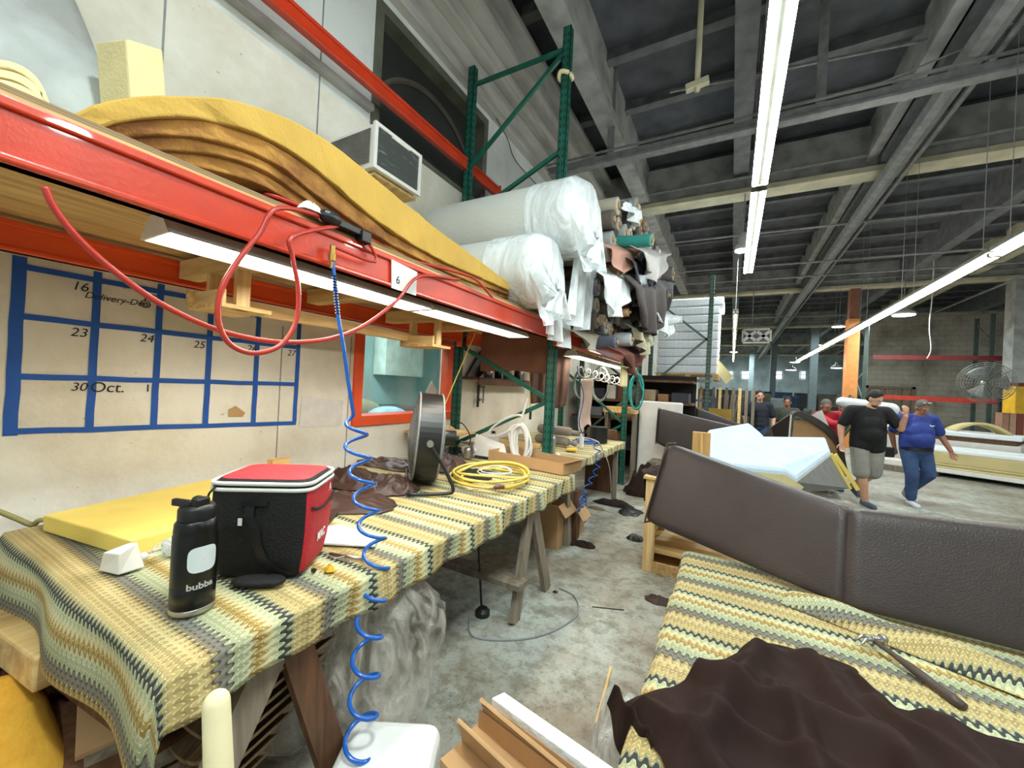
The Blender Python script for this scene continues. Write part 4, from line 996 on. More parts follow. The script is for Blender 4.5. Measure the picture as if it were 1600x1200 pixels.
# ------------------------------------------------------------------ blue coil hose and red air hose
t = thing('coil_hose', 'bright blue coiled air hose hanging from the red beam to the floor', 'air hose', (-1.42, 1.3, 1.9))
pts = []
top = at(519, 400, x=-1.44); a1 = at(528, 490, x=-1.42); a2 = at(543, 590, x=-1.40)
ctr = [(548, 640), (562, 720), (575, 800), (588, 870), (583, 930), (575, 1000), (570, 1070), (566, 1130), (556, 1195), (548, 1260)]
xs = [-1.38, -1.33, -1.28, -1.22, -1.16, -1.11, -1.08, -1.06, -1.05, -1.04]
CT = smoothpath([at(a, q, x=x) for (a, q), x in zip(ctr, xs)], 40)
hel = []; n = len(CT); per = [0]
for i in range(1, n): per.append(per[-1] + (CT[i] - CT[i - 1]).length)
Lt = per[-1]
for i, c_ in enumerate(CT):
    s_ = per[i] / Lt; turns = 12.2
    ph = 2 * PI * turns * (s_ ** .92); rad = .047
    ramp_ = min(1, s_ * 14)
    hel.append(c_ + Vector((rad * ramp_ * math.cos(ph) * 1.0, rad * ramp_ * math.sin(ph), 0)))
MB().tube(smoothpath([top, a1, (a1 + a2) / 2 + Vector((.004, 0, 0)), a2], 6) + hel[6:], .0076, 8).build('coil', M['bluehose'], t, smooth=True)
b = MB(); d = (a1 - top)
for k in range(14): 
    q = top + d * (.35 + .05 * k); b.tube([q + Vector((.0098 * math.cos(a), .0098 * math.sin(a), 0)) for a in [2 * PI * i / 10 for i in range(10)]], .0022, 5, True)
b.build('spring_guard', M['black'], t)
MB().lathe([(.006, .045), (.011, .04), (.011, .01), (.014, .008), (.014, -.02), (.009, -.024), (.009, -.05)], top, 12).build('brass_coupler', mat('brass', (170, 140, 70), .35, metal=.8), t)
xh = -1.43
rp = [(70, 292), (85, 325), (120, 370), (180, 425), (250, 474), (330, 512), (400, 530), (460, 535), (520, 528), (570, 508), (620, 470), (655, 432)]
tag(MB().tube(smoothpath([at(a, q, x=-1.44) for a, q in rp] + [Vector((-1.46, 1.86, 2.16)), Vector((-1.5, 1.97, 2.19))], 5), .0085, 8).build('air_hose', M['redhose'], smooth=True), 'red rubber air hose sagging in one long curve below the red beam', 'air hose')
rp = [(436, 325), (405, 365), (370, 410), (345, 455), (342, 505), (362, 540), (400, 552), (440, 538), (463, 500), (466, 450), (457, 400), (460, 368)]
tag(MB().tube(smoothpath([Vector((-1.47, 1.02, 2.19))] + [at(a, q, x=-1.40) for a, q in rp] + [Vector((-1.47, 1.12, 2.2))], 6), .0085, 8).build('air_hose', M['redhose'], smooth=True), 'red rubber air hose hanging in one round loop from the beam', 'air hose')
tag(MB().tube(loops((-1.62, 1.2), .06, .34, 3, .0085, 5, 0, .012, z0=2.19), .0085, 7).build('air_hose', M['redhose'], smooth=True), 'red air hose lying in flat loops on top of the beam', 'air hose')
tag(MB().tube(smoothpath([(-1.55, 1.6, 2.2), (-1.47, 1.9, 2.21), (-1.43, 2.05, 2.2), (-1.40, 2.2, 2.12)], 5), .0085, 8).build('air_hose', M['redhose'], smooth=True), 'red hose end lying over the beam at the numbered tag', 'air hose')
tag(MB().tube(smoothpath([(-1.47, 1.12, 2.2), (-1.445, 1.2, 2.17), (-1.44, 1.26, 2.08), top + Vector((0, 0, .04))], 5), .007, 8).build('air_hose', M['redhose'], smooth=True), 'short red hose feeding the blue coil hose', 'air hose')
b = MB(); b.box((-1.47, 1.12, 2.185), (.06, .14, .03)); b.box((-1.455, 1.2, 2.17), (.05, .05, .05)); b.ell((-1.45, 1.03, 2.19), (.03, .05, .03)); tag(b.build('hose_clamp', M['black'], bevel=.004), 'black tape-wrapped hose joint on the beam', 'hose joint')
crumple('tissue_rag', 'grey rag tucked on the beam by the black hose joint', 'rag', (-1.48, .96, 2.185), .04, .05, .05, 'paper', n=16, seed=3)
# paper number tag on the beam
P_ = [at(a, b_, x=-1.462) for a, b_ in ((612, 405), (652, 425), (650, 462), (612, 450))]
t = thing('paper_tag', 'creased paper tag marked 6 on the red beam', 'tag', P_[0])
MB().prism(P_, [q - Vector((.003, 0, 0)) for q in P_]).build('sheet', M['paper'], t)
text('6', .055, at(622, 438, x=-1.4605), WAX, M['ink'], t, 'handwriting', depth=.0003)

tag(MB().tube(smoothpath([at(-30, 788, x=-2.80), at(20, 808, x=-2.78), at(50, 820, x=-2.76), Vector((-2.74, .56, Z1 + .012)), Vector((-2.7, .62, Z1 + .01))], 5), .011, 8).build('olive_hose', cmat_early((150, 142, 84)) , smooth=True), 'olive yellow hose coming over the left end of the near table', 'hose')
# ================================================================== FOAM ON THE RACK
def curve_px(P, x, n=40):
    pts = [at(a, b_, x=x) for a, b_ in P]; S = smoothpath(pts, 8)
    # resample by arc length
    L = [0]
    for i in range(1, len(S)): L.append(L[-1] + (S[i] - S[i - 1]).length)
    out = []
    for k in range(n + 1):
        d = L[-1] * k / n; i = 1
        while i < len(L) - 1 and L[i] < d: i += 1
        f = (d - L[i - 1]) / max(1e-9, L[i] - L[i - 1]); out.append(S[i - 1].lerp(S[i], f))
    return out
c0 = [(112, 186), (150, 163), (205, 150), (280, 149), (370, 157), (450, 185), (520, 225), (600, 290), (680, 355), (740, 400), (797, 443)]
c1 = [(150, 205), (190, 192), (260, 184), (330, 190), (420, 218), (490, 262), (555, 318), (620, 367), (690, 408), (745, 432), (796, 455)]
c2 = [(180, 222), (215, 214), (270, 213), (350, 225), (430, 257), (510, 318), (575, 362), (640, 398), (700, 427), (750, 446), (796, 462)]
c3 = [(215, 240), (240, 236), (290, 238), (350, 246), (420, 272), (500, 328), (565, 372), (632, 408), (700, 438), (750, 455), (795, 468)]
c4_ = [(250, 262), (280, 258), (325, 266), (390, 284), (460, 318), (530, 362), (590, 396), (650, 424), (710, 448), (755, 462), (795, 473)]
lab = ['bright yellow foam sheet arching on top of the stack', 'browned foam sheet second from the top of the stack', 'browned foam sheet third from the top of the stack', 'browned foam sheet at the bottom of the sagging stack']
CS = [c0, c1, c2, c3, c4_]
for k in range(4):
    xf = -1.52 - .02 * k
    A = curve_px(CS[k], xf); B = curve_px(CS[k + 1], xf)
    g = .004
    B = [b_ + Vector((0, 0, g)) for b_ in B]
    if k == 3: B = [Vector((b_.x, b_.y, max(b_.z, 2.19))) for b_ in B]
    A = [Vector((a.x, a.y, max(a.z, b_.z + .012))) for a, b_ in zip(A, B)]
    # ragged edge
    A = [a + Vector((.012 * nz(i * .5, k), 0, 0)) for i, a in enumerate(A)]; B = [a + Vector((.015 * nz(i * .6, k + 8), 0, 0)) for i, a in enumerate(B)]
    o = MB().strip(A, B, (-.95, 0, .0)).build('foam_sheet', M['foam' if k == 0 else 'foamold'], smooth=False, bevel=.006)
    tag(o, lab[k], 'foam', 'foam sheets arching on the red beam rack')
# yellow folded foam at the left edge, each fold a layer
for k in range(4):
    A = curve_px([(-30, 88 + 15 * k), (20, 96 + 16 * k), (50, 112 + 15 * k), (68, 135 + 12 * k), (80, 165 + 6 * k)], -1.56, 14)
    B = curve_px([(-30, 100 + 15 * k), (20, 109 + 16 * k), (45, 123 + 15 * k), (60, 142 + 12 * k), (66, 172 + 4 * k)], -1.56, 14)
    B = [Vector((b_.x, b_.y, max(2.19, b_.z))) for b_ in B]; A = [Vector((a.x, a.y, max(a.z, b_.z + .008))) for a, b_ in zip(A, B)]
    tag(MB().strip(A, B, (-.5, 0, 0)).build('folded_foam', M['foampale'], bevel=.004), ['pale folded foam at the left frame edge, top layer', 'pale folded foam at the left frame edge, second layer', 'pale folded foam at the left frame edge, third layer', 'pale folded foam at the left frame edge, bottom layer'][k], 'foam', 'folded pale foam layers at the left frame edge')
# foam block leaning behind the stack
Pf = [at(a, b_, x=-2.1) for a, b_ in ((197, 60), (255, 78), (275, 150), (218, 150))]
Pb = [at(a, b_, x=-2.1) for a, b_ in ((166, 66), (197, 60), (218, 150), (200, 150))]
q1 = Vector((-.16, -.02, 0))
lo = at(290, 170, x=-2.1)
A_ = [Pf[0], Pf[1], Pf[2] - Vector((0, 0, .3)), Pf[3] - Vector((0, 0, .3))]
tag(MB().prism(A_, [p + Vector((-.16, -.045, .01)) for p in A_]).build('foam_block', M['foampale'], bevel=.008), 'rough pale foam block leaning on the wall above the foam stack', 'foam')
# grey felt sheet leaning on the wall at the top left
A_ = [at(a, b_, x=-2.35) for a, b_ in ((-60, -60), (80, -70), (205, 170), (60, 175), (-60, 60))]
A_[2].z = 2.19; A_[3].z = 2.19; A_[4].z = 2.19
tp = [Vector((-2.75, .0, 3.4)), Vector((-2.75, .62, 3.5)), Vector((-2.35, .72, 2.19)), Vector((-2.35, .0, 2.19))]
b = MB()
def fs(u, v):
    lo_ = Vector((-2.22, -.3 + 1.0 * u, 2.20)); hi_ = Vector((-2.80, -.35 + .80 * u, 3.55))
    p = lo_.lerp(hi_, v); return p + Vector((.10 * math.sin(v * PI) * (1 + .4 * nz(u * 2, v * 2)), 0, 0))
b.grid(fs, 20, 20)
tag(b.build('batting_sheet', mat('grey_batting', (150, 150, 146), .9, rgb2=(192, 198, 196), thr=(.42, .6), vs=1.6, bump=.3, bs=30), smooth=True, solid=.03), 'grey batting sheet leaning on the wall at top left', 'batting')
# ------------------------------------------------------------------ poly wrapped batting rolls
def wrapped_roll(cy, cz, r_, xe, xb, label):
    t = thing('wrapped_roll', label, 'foam roll', ((xe + xb) / 2, cy, cz - r_)); n = 40
    def pt(x, a, rr): return Vector((x, cy + rr * math.cos(a), cz + rr * math.sin(a)))
    b = MB(); X = [xb, xb + .05, xe - .2, xe - .1, xe - .05, xe - .02, xe - .01]; RR = [r_ * .92, r_ * .98, r_ * .98, r_ * .97, r_ * .94, r_ * .85, r_ * .05]
    V = [pt(x, 2 * PI * k / n, rr) for x, rr in zip(X, RR) for k in range(n)]
    b.add(V, [(i * n + k, i * n + (k + 1) % n, (i + 1) * n + (k + 1) % n, (i + 1) * n + k) for i in range(len(X) - 1) for k in range(n)] + [tuple(range(n - 1, -1, -1))])
    b.build('batting', mat('batting_body', (206, 208, 202), .95, var=.05, vs=2, bump=.2, bs=40), t, smooth=True)
    # poly bag: barrel, then pleated end gathered low with a hanging tail
    b = MB(); gather = Vector((xe + .10, cy + r_ * .12, cz - r_ * .55)); m_ = 26; nn = 96
    def bag(u, v):
        a = 2 * PI * u
        if v < .5:
            x0_ = xe - .42; x = x0_ + (xe - .06 - x0_) * v / .5; p = pt(x, a, r_ * (1.012 + .012 * nz(a * 2, x * 5)))
            return p
        s_ = (v - .5) / .5; p0 = pt(xe - .06, a, r_ * 1.012); bul = pt(xe + .05, a, r_ * .8)
        tgt = gather + Vector((.02 * math.cos(a), .03 * math.cos(a * 2), .03 * math.sin(a)))
        p = p0.lerp(bul, min(1, s_ * 2.4)) if s_ < .42 else bul.lerp(tgt, (s_ - .42) / .58)
        pl = (abs(math.sin(a * 13 + 3 * nz(a * 2, 4))) ** .5 - .6) * .034 * s_ + .02 * nz(math.cos(a) * 3, math.sin(a) * 3, s_ * 2) * s_
        return p + Vector((pl * .8 + .0, pl * .4, -.02 * s_ * s_))
    b.grid(bag, nn, m_)
    b.build('poly_bag', M['bag'], t, smooth=True)
    b = MB()
    def tail(u, v):
        w_ = .07 + .22 * v; return gather + Vector((.03 + .03 * math.sin(u * 17) * v - .04 * v, (u - .5) * w_ * 2 + .05 * v, -.02 - (r_ * .6) * v + .03 * nz(u * 4, v * 2)))
    b.grid(tail, 30, 16); b.build('bag_tail', M['bag'], t, smooth=True)
    b = MB()
    def skirt(u, v):
        a = PI * (1.08 + .84 * u); p = pt(xe - .02 + .03 * v, a, r_ * .98)
        return p + Vector((.06 * v + .02 * math.sin(u * 30) * v, .02 * math.sin(u * 12) * v, -v * (.16 + .06 * math.sin(u * 7))))
    b.grid(skirt, 50, 10); b.build('bag_skirt', M['bag'], t, smooth=True)
wrapped_roll(2.86, 2.475, .29, -1.32, -2.75, 'lower white batting roll in a clear bag, gathered end hanging over the red beam')
p = at(885, 378, x=-1.22)
wrapped_roll(3.20, 3.0, .33, -1.14, -2.75, 'upper white batting roll in a clear bag, lying behind and above the lower one')
tag(MB().grid(lambda u, v: Vector((-1.22 + .05 * math.sin(u * 19) * (.3 + v) - .05 * v, 3.25 + .62 * u - .06 * v, 3.0 - .80 * v - .1 * math.sin(u * 3) * v + .0)), 60, 24).build('poly_sheet', M['bag'], smooth=True), 'long clear poly sheet hanging down from the upper batting roll', 'plastic sheet')
tag(MB().grid(lambda u, v: Vector((-1.36 + .04 * math.sin(u * 15) * (.3 + v), 2.98 + .5 * u, 2.33 - .34 * v - .08 * u * v)), 40, 16).build('poly_sheet', M['bag'], smooth=True), 'short clear poly sheet bunched between the rolls and green post', 'plastic sheet')
# ================================================================== FABRIC ROLL PILE
MC = {}
def cmat(rgb, rough=.85):
    if rgb not in MC: MC[rgb] = mat('cloth_%d' % len(MC), rgb, rough, var=.12, vs=7, bump=.25, bs=60)
    return MC[rgb]
def froll(px, py, xe, r_, L, rgb, label, dz=0, dy=0, core=True, bagged=False):
    r_ = r_ * 1.25; c = at(px, py, x=xe); e = c; s = c + Vector((-L, dy, -dz)); 
    t = thing('fabric_roll', label, 'fabric roll', (c + s) / 2, 'fabric rolls piled on the rack deck')
    d = (e - s).normalized(); R = d.to_track_quat('Z', 'Y').to_matrix(); Ln = (e - s).length
    pr = [(r_ * .3, Ln - .01), (r_ * .55, Ln), (r_ * .97, Ln - .004), (r_, Ln - .02), (r_ * 1.01, Ln * .5), (r_ * .98, 0), (0, 0)]
    MB().lathe(pr, s, 20, R).build('rolled_cloth', cmat(rgb), t, smooth=True)
    if core: MB().lathe([(r_ * .22, Ln + .02), (r_ * .3, Ln + .02), (r_ * .3, Ln - .06), (r_ * .22, Ln - .06)], s, 14, R).build('cardboard_core', M['card'], t)
    if bagged:
        MB().grid(lambda u, v: s + R @ Vector((r_ * (1.06 + .1 * nz(u * 9, v * 3)) * math.cos(2 * PI * u) * (1 if v < .7 else 1 - .6 * (v - .7) / .3), r_ * (1.06 + .1 * nz(u * 7, v * 3, 5)) * math.sin(2 * PI * u) * (1 if v < .7 else 1 - .6 * (v - .7) / .3), Ln * (.3 + .9 * v))), 30, 14).build('poly_sleeve', M['bag'], t, smooth=True)
    return t
rolls = [(925, 322, -1.25, .05, (96, 104, 100), 'dark olive'), (958, 327, -1.2, .05, (150, 158, 158), 'grey striped'), (1000, 345, -1.0, .045, (190, 180, 164), 'beige top right'),
 (950, 345, -1.15, .05, (78, 88, 96), 'slate grey upper left'), (968, 350, -1.1, .06, (168, 172, 164), 'pale grey upper'), (938, 372, -1.25, .11, (160, 168, 164), 'big pale grey'),
 (962, 370, -1.15, .06, (186, 186, 170), 'cream ended'), (1018, 376, -.78, .05, (44, 132, 122), 'bright teal'), (985, 395, -1.05, .09, (178, 140, 126), 'salmon pink'),
 (1032, 400, -.9, .075, (176, 172, 166), 'pale grey right side'), (950, 408, -1.2, .09, (124, 104, 84), 'brown paper wrapped'), (1010, 415, -1.0, .10, (62, 62, 70), 'charcoal central'),
 (1052, 428, -.9, .09, (120, 112, 112), 'mauve grey rightmost'), (975, 440, -1.12, .09, (170, 176, 176), 'clear bagged middle'), (1018, 450, -1.0, .10, (70, 60, 56), 'dark brown lower'),
 (1045, 462, -.9, .08, (92, 88, 88), 'grey brown low right'), (952, 460, -1.2, .09, (110, 96, 84), 'taupe lower left'), (985, 470, -1.1, .09, (96, 84, 74), 'umber lower middle'),
 (983, 488, -1.0, .035, (196, 160, 122), 'tan bare core'), (945, 500, -1.15, .045, (150, 142, 128), 'small tan'), (955, 515, -1.2, .06, (152, 146, 132), 'taupe low'), (985, 506, -1.1, .045, (150, 160, 164), 'thin blue grey'),
 (988, 530, -1.02, .065, (186, 190, 194), 'silver grey'), (963, 535, -1.1, .055, (92, 98, 114), 'dark blue grey'), (1018, 520, -1.0, .07, (176, 170, 150), 'khaki low right'), (925, 515, -1.3, .06, (140, 134, 120), 'mushroom leftmost low'),
 (1000, 490, -1.05, .07, (80, 70, 64), 'dark umber under the bags'), (1040, 500, -.95, .09, (130, 132, 140), 'grey bagged low right'), (1030, 480, -1.0, .07, (70, 66, 66), 'near black right'), (970, 410, -1.1, .06, (196, 194, 190), 'white streaked')]
for i, (px, py, xe, r_, rgb, nm) in enumerate(rolls):
    froll(px, py, xe, r_, 1.2, rgb, nm + ' fabric roll end poking from the pile', dz=.02 * nz(i, 1) - (.1 if 'teal' in nm else 0), dy=.05 * nz(i, 3), bagged=('bagged' in nm))
T0, T1_, T2 = at(905, 318, x=-1.3), at(1000, 322, x=-1.3), at(1060, 400, x=-1.3)
cl = [((96, 88, 80), 'taupe'), ((150, 152, 148), 'light grey'), ((66, 58, 54), 'dark brown'), ((120, 122, 128), 'blue grey'), ((176, 168, 150), 'beige'), ((58, 60, 66), 'charcoal'), ((186, 184, 176), 'off white'), ((110, 86, 68), 'tan brown'), ((84, 92, 84), 'olive grey')]
ORD = 'bottom second third fourth fifth sixth seventh eighth ninth tenth eleventh twelfth thirteenth fourteenth fifteenth sixteenth'.split()
row = 0; zz = 2.245; kk = 0
while zz < 3.75:
    yy = 3.86 + (.095 if row % 2 else 0); col_ = 0
    while yy < 6.6:
        zt = T0.z + (T1_.z - T0.z) * (yy - T0.y) / (T1_.y - T0.y) if yy < T1_.y else T1_.z + (T2.z - T1_.z) * (yy - T1_.y) / (T2.y - T1_.y)
        if zz < zt - .02:
            r_ = .088 + .006 * nz(kk, 2); xe = -1.20 + .16 * nz(kk * 1.7, 5) + (.10 if row > 2 else 0); c_, cn = cl[(kk * 5 + row) % len(cl)]
            t = thing('fabric_roll', '%s roll in the fabric pile, %s layer up, %s along from the green post' % (cn, ORD[row], ('first ' + ' '.join(ORD[1:])).split()[col_]), 'fabric roll', (-1.9, yy, zz), 'fabric rolls packed on the rack deck')
            L_ = 1.35; s0 = Vector((xe - L_, yy, zz)); R = Vector((1, 0, 0)).to_track_quat('Z', 'Y').to_matrix()
            MB().lathe([(r_ * .32, L_ - .02), (r_ * .6, L_), (r_ * .96, L_ - .004), (r_, L_ - .02), (r_, 0), (0, 0)], s0, 16, R).build('rolled_cloth', cmat(c_), t, smooth=True)
            MB().lathe([(r_ * .2, L_ + .01), (r_ * .32, L_ + .01), (r_ * .32, L_ - .05), (r_ * .2, L_ - .05)], s0, 12, R).build('cardboard_core', M['card'], t)
            kk += 1
        yy += .19; col_ += 1
    zz += .166; row += 1
def hang(name, label, cat, P, drop, rgb, amp=.03, folds=5, m=None, narrow=.7, n=40, xo=.0, rag=None):
    """cloth hanging from a line P[0]-P[1], ragged hem and gathered folds"""
    a, b_ = Vector(P[0]), Vector(P[1]); mid = (a + b_) / 2; side = Vector((1, 0, 0)) if abs((b_ - a).y) > abs((b_ - a).x) else Vector((0, -1, 0))
    sd = (a.x * 3.1 + a.y * 7.7 + drop * 5) % 9; rg = .0 if rag is None else rag
    def f(u, v):
        q = a.lerp(b_, u); tgt = mid + (b_ - a) * (.35 * nz(sd, 1)); q = q.lerp(Vector((tgt.x, tgt.y, q.z)), (1 - narrow) * v ** 1.3)
        hem = 1 - rg * abs(2 * (u - .5 + .3 * nz(sd, 4))) ** 1.2 + .25 * nz(u * 2.2, sd, drop) * (1 if rag is not None else .4)
        w_ = math.sin(u * folds * 2 * PI + 3 * nz(u * 1.5, v * .8, sd))
        over = .12 * (1 - min(1, v * 5)) if rag is not None else 0
        return q + side * (amp * w_ * (.2 + .8 * v) + .05 * nz(u * 2, v * 2, sd) * v + xo * v - over) - Vector((0, 0, drop * max(0, v * hem) - .03 * (1 - min(1, v * 6)) * (rag is not None)))
    return tag(MB().grid(f, n, 22).build(name, m or cmat(rgb), smooth=True, solid=.004), label, cat)
def hp(px1, py1, px2, py2, x): return at(px1, py1, x=x), at(px2, py2, x=x)
hang('hanging_cloth', 'charcoal cloth drooping from the middle of the roll pile', 'cloth', hp(985, 400, 1032, 412, -.96), .5, (58, 58, 66), .05, 3, rag=.55)
hang('hanging_cloth', 'dark brown cloth hanging lowest at the right of the roll pile', 'cloth', hp(992, 432, 1056, 440, -.90), .75, (60, 52, 50), .06, 4, rag=.55)
hang('hanging_cloth', 'salmon cloth folded over the front of the pile', 'cloth', hp(955, 382, 1002, 388, -1.0), .28, (172, 128, 112), .03, 2, rag=.55)
hang('hanging_cloth', 'pale grey cloth drooping under the teal roll', 'cloth', hp(1002, 386, 1048, 394, -.86), .42, (178, 174, 170), .05, 3, rag=.55)
hang('hanging_cloth', 'taupe sheet hanging in a point below the low rolls', 'cloth', hp(890, 515, 950, 520, -1.28), .22, (150, 144, 128), .03, 2, narrow=.3, rag=.55)
hang('hanging_cloth', 'khaki crumpled cloth draped beside the silver roll', 'cloth', hp(990, 508, 1022, 518, -.98), .34, (172, 166, 140), .05, 4, rag=.55)
hang('hanging_cloth', 'rust brown leather draped at the lower right of the pile', 'cloth', hp(965, 545, 1012, 545, -1.05), .3, (98, 52, 38), .05, 3, narrow=.45, rag=.55)
hang('hanging_cloth', 'clear plastic hanging over the middle rolls', 'plastic', hp(942, 420, 992, 425, -1.02), .5, None, .05, 3, m=M['bag'], rag=.55)
hang('hanging_cloth', 'thin white plastic drooping at the top of the pile', 'plastic', hp(980, 312, 1000, 325, -1.0), .22, None, .05, 2, m=M['bag'], narrow=1.2, rag=.55)
hang('hanging_cloth', 'grey smoky plastic hanging right of the pile', 'plastic', hp(1022, 485, 1058, 495, -.92), .4, None, .06, 3, m=M['bag'], rag=.55)
hang('hanging_cloth', 'beige cloth tongue under the rust brown leather', 'cloth', hp(972, 572, 992, 574, -1.06), .02, (226, 214, 180), .005, 1, rag=.55)
slab_ = at(979, 575, x=-1.08)
tag(MB().bb(-1.12, -1.09, slab_.y - .14, slab_.y + .14, 1.60, 1.92).build('foam_tongue', M['foampale'], bevel=.02), 'cream foam tongue hanging below the fabric roll pile', 'foam')
# second bay brown leather skirt
hang('leather_valance', 'brown leather hide hung flat under the second deck', 'leather', (Vector((-2.5, 3.75, 2.13)), Vector((-1.7, 3.9, 2.13))), .42, (128, 84, 64), .02, 2, narrow=1)
hang('hanging_cloth', 'dark mauve brown cloth hanging behind the green post', 'cloth', (Vector((at(828, 570, y=4.6).x, 4.6, 2.13)), Vector((at(893, 568, y=4.7).x, 4.7, 2.13))), .80, (116, 90, 80), .02, 4, narrow=.85)
# ================================================================== UNDER AND BESIDE TABLE 1
def hull_curve(name, label, cat, P, thick, depth, m, **k):
    A = smoothpath(P, 6); B = [p - Vector((0, 0, thick)) for p in A]
    return tag(MB().strip(A, B, depth).build(name, m, bevel=.004), label, cat, **k)
# bent plywood shells stacked leaning under the near end
for k in range(9):
    o_ = Vector((-1.50 + .012 * k, .48 + .035 * k, .10 + .055 * k)); 
    P = [o_ + Vector((-.32, .0, .05)), o_ + Vector((-.15, .0, .0)), o_ + Vector((.02, 0, .015)), o_ + Vector((.16, 0, .09)), o_ + Vector((.20, 0, .12))]
    tag(MB().strip(smoothpath(P, 5), [p - Vector((0, 0, .013)) for p in smoothpath(P, 5)], (-.04, .34, .03)).build('bent_plywood', M['plyedge'], bevel=.002), 'bent plywood shell in the leaning stack under the near table, number from the floor counted by its height' if 0 else ['lowest', 'second lowest', 'third lowest', 'fourth from the floor', 'middle', 'fourth from the top', 'third from the top', 'second highest', 'topmost'][k] + ' bent plywood shell in the stack under the near table', 'plywood', 'bent plywood shells under the near table')
for k in range(3):
    a = at(125 + 12 * k, 1112 + 25 * k, y=.50)
    b = MB(); b.box((a.x + .12, a.y + .22, a.z - .02), (.26, .5, .022), rz(-.25) @ Matrix.Rotation(.06, 3, 'Y'))
    tag(b.build('plank_offcut', M['greywood'] if k else M['card'], bevel=.002), ['broad pale board end poking out under the left cloth corner', 'grey plank end just below the broad pale board', 'lowest plank end below the pale board'][k], 'plank')
for k in range(4):
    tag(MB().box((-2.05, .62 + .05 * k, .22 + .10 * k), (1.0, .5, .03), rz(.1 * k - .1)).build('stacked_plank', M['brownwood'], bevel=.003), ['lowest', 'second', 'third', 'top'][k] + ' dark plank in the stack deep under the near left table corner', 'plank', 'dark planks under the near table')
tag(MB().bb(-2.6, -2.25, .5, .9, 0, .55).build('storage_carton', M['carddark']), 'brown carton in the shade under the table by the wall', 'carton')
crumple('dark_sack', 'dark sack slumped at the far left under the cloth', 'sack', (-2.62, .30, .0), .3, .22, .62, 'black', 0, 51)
tag(MB().box(at(30, 1010, y=.42), (.5, .08, .12), rz(.1)).build('timber_block', M['ply'], bevel=.01), 'rough brown timber block at the left frame edge under the cloth', 'timber')
# big yellow cushion foam at bottom left
b = MB()
def cush(u, v):
    x = -2.15 + .98 * u; top_ = .435 - .27 * u ** 1.2
    a = v * PI
    return Vector((x, .30 + .13 * math.cos(a) * (1 - .2 * u), top_ - .10 + .10 * math.sin(a) ** .6))
tag(b.grid(cush, 40, 16).build('foam_cushion', mat('amber_foam', (214, 160, 50), .9, rgb2=(188, 128, 36), thr=(.5, .72), vs=5, bump=.2, bs=40), smooth=True, solid=.04), 'large amber foam cushion sloping in the bottom left corner', 'foam')
a = at(338, 1098, y=.47); q = at(362, 1210, y=.47)
P = [a + Vector((.0, 0, -.0)), a.lerp(q, .3), a.lerp(q, .7), q + Vector((0, 0, -.3))]
b = MB(); b.cap(P[0], P[-1], .026, .030, 16)
tag(b.build('foam_strip', M['cream'], smooth=True), 'upright cream foam strip with rounded top in front of the table corner', 'foam')
# clear bags under the table
def plasticbag(c, sx, sy, sz, label, seed, m='clear', name='plastic_bag'):
    b = MB(); n = 48; m_ = 30
    def f(u, v):
        a = 2 * PI * u; t_ = PI * v; d = Vector((math.sin(t_) * math.cos(a), math.sin(t_) * math.sin(a), math.cos(t_)))
        w_ = 1 + .22 * nz(d.x * 1.6 + seed, d.y * 1.6, d.z * 1.6) + .09 * abs(nz(d.x * 5, d.y * 5 + seed, d.z * 5)) + .04 * nz(d.x * 12, d.y * 12, d.z * 12 + seed)
        p = Vector((d.x * sx, d.y * sy, d.z * sz)) * w_; z = c[2] + p.z
        return Vector((c[0] + p.x, c[1] + p.y, max(.006, z)))
    return tag(b.grid(f, n, m_).build(name, M[m], smooth=True), label, 'plastic bag')
plasticbag((-1.28, 1.28, .34), .22, .26, .36, 'big clear plastic bag bulging under the table behind the blue hose', 1)
plasticbag((-1.62, 1.05, .22), .22, .22, .24, 'smaller clear plastic bag behind the dark brown table leg', 4)
c_ = at(600, 1230, z=.16); b = MB(); b.box((c_.x, c_.y, .14), (.34, .3, .28), rz(.5)); tag(b.build('white_cushion', M['whiteplastic'], bevel=.05, segs=4), 'white cushion corner at the bottom edge beside the hose end', 'cushion')
# A frame boards leaning under, cable loop on the floor
P = [Vector(q) for q in ((-1.45, 2.2, .006), (-1.3, 2.05, .006), (-1.0, 2.25, .006), (-.86, 2.6, .006), (-.95, 2.85, .006), (-1.1, 2.9, .006))]
tag(MB().tube(smoothpath(P, 6), .006, 6).build('loose_cable', M['steelg']), 'thin grey cable curling round the trestle foot on the floor', 'cable')
t = thing('folding_stool', 'thin black metal frame standing under the far end of the near table', 'stand', (-1.55, 2.35, 0))
MB().tube([(-1.42, 2.3, .02), (-1.52, 2.35, .55)], .008, 6).build('rod', M['black'], t); MB().tube([(-1.75, 2.75, .02), (-1.72, 2.7, .6)], .008, 6).build('rod', M['black'], t); MB().lathe([(0, 0), (.05, 0), (.05, .03), (.03, .05), (0, .05)], (-1.40, 2.28, 0), 16).build('round_foot', M['black'], t)
# rust stain on the floor is real dirt under the table
def stain(name, label, px, py, sx, sy, rgb, seed, ang=0):
    c = at(px, py, z=.003); b = MB(); n = 26
    L = [Vector((c.x, c.y, .0)) + rz(ang) @ Vector((math.cos(2 * PI * k / n) * sx * (1 + .5 * nz(k * .6, seed)), math.sin(2 * PI * k / n) * sy * (1 + .5 * nz(k * .7, seed + 3)), .0)) for k in range(n)]
    b.prism([p + Vector((0, 0, .0015)) for p in L], [p + Vector((0, 0, .003)) for p in L]); return tag(b.build(name, cmat(rgb)), label, 'scrap')
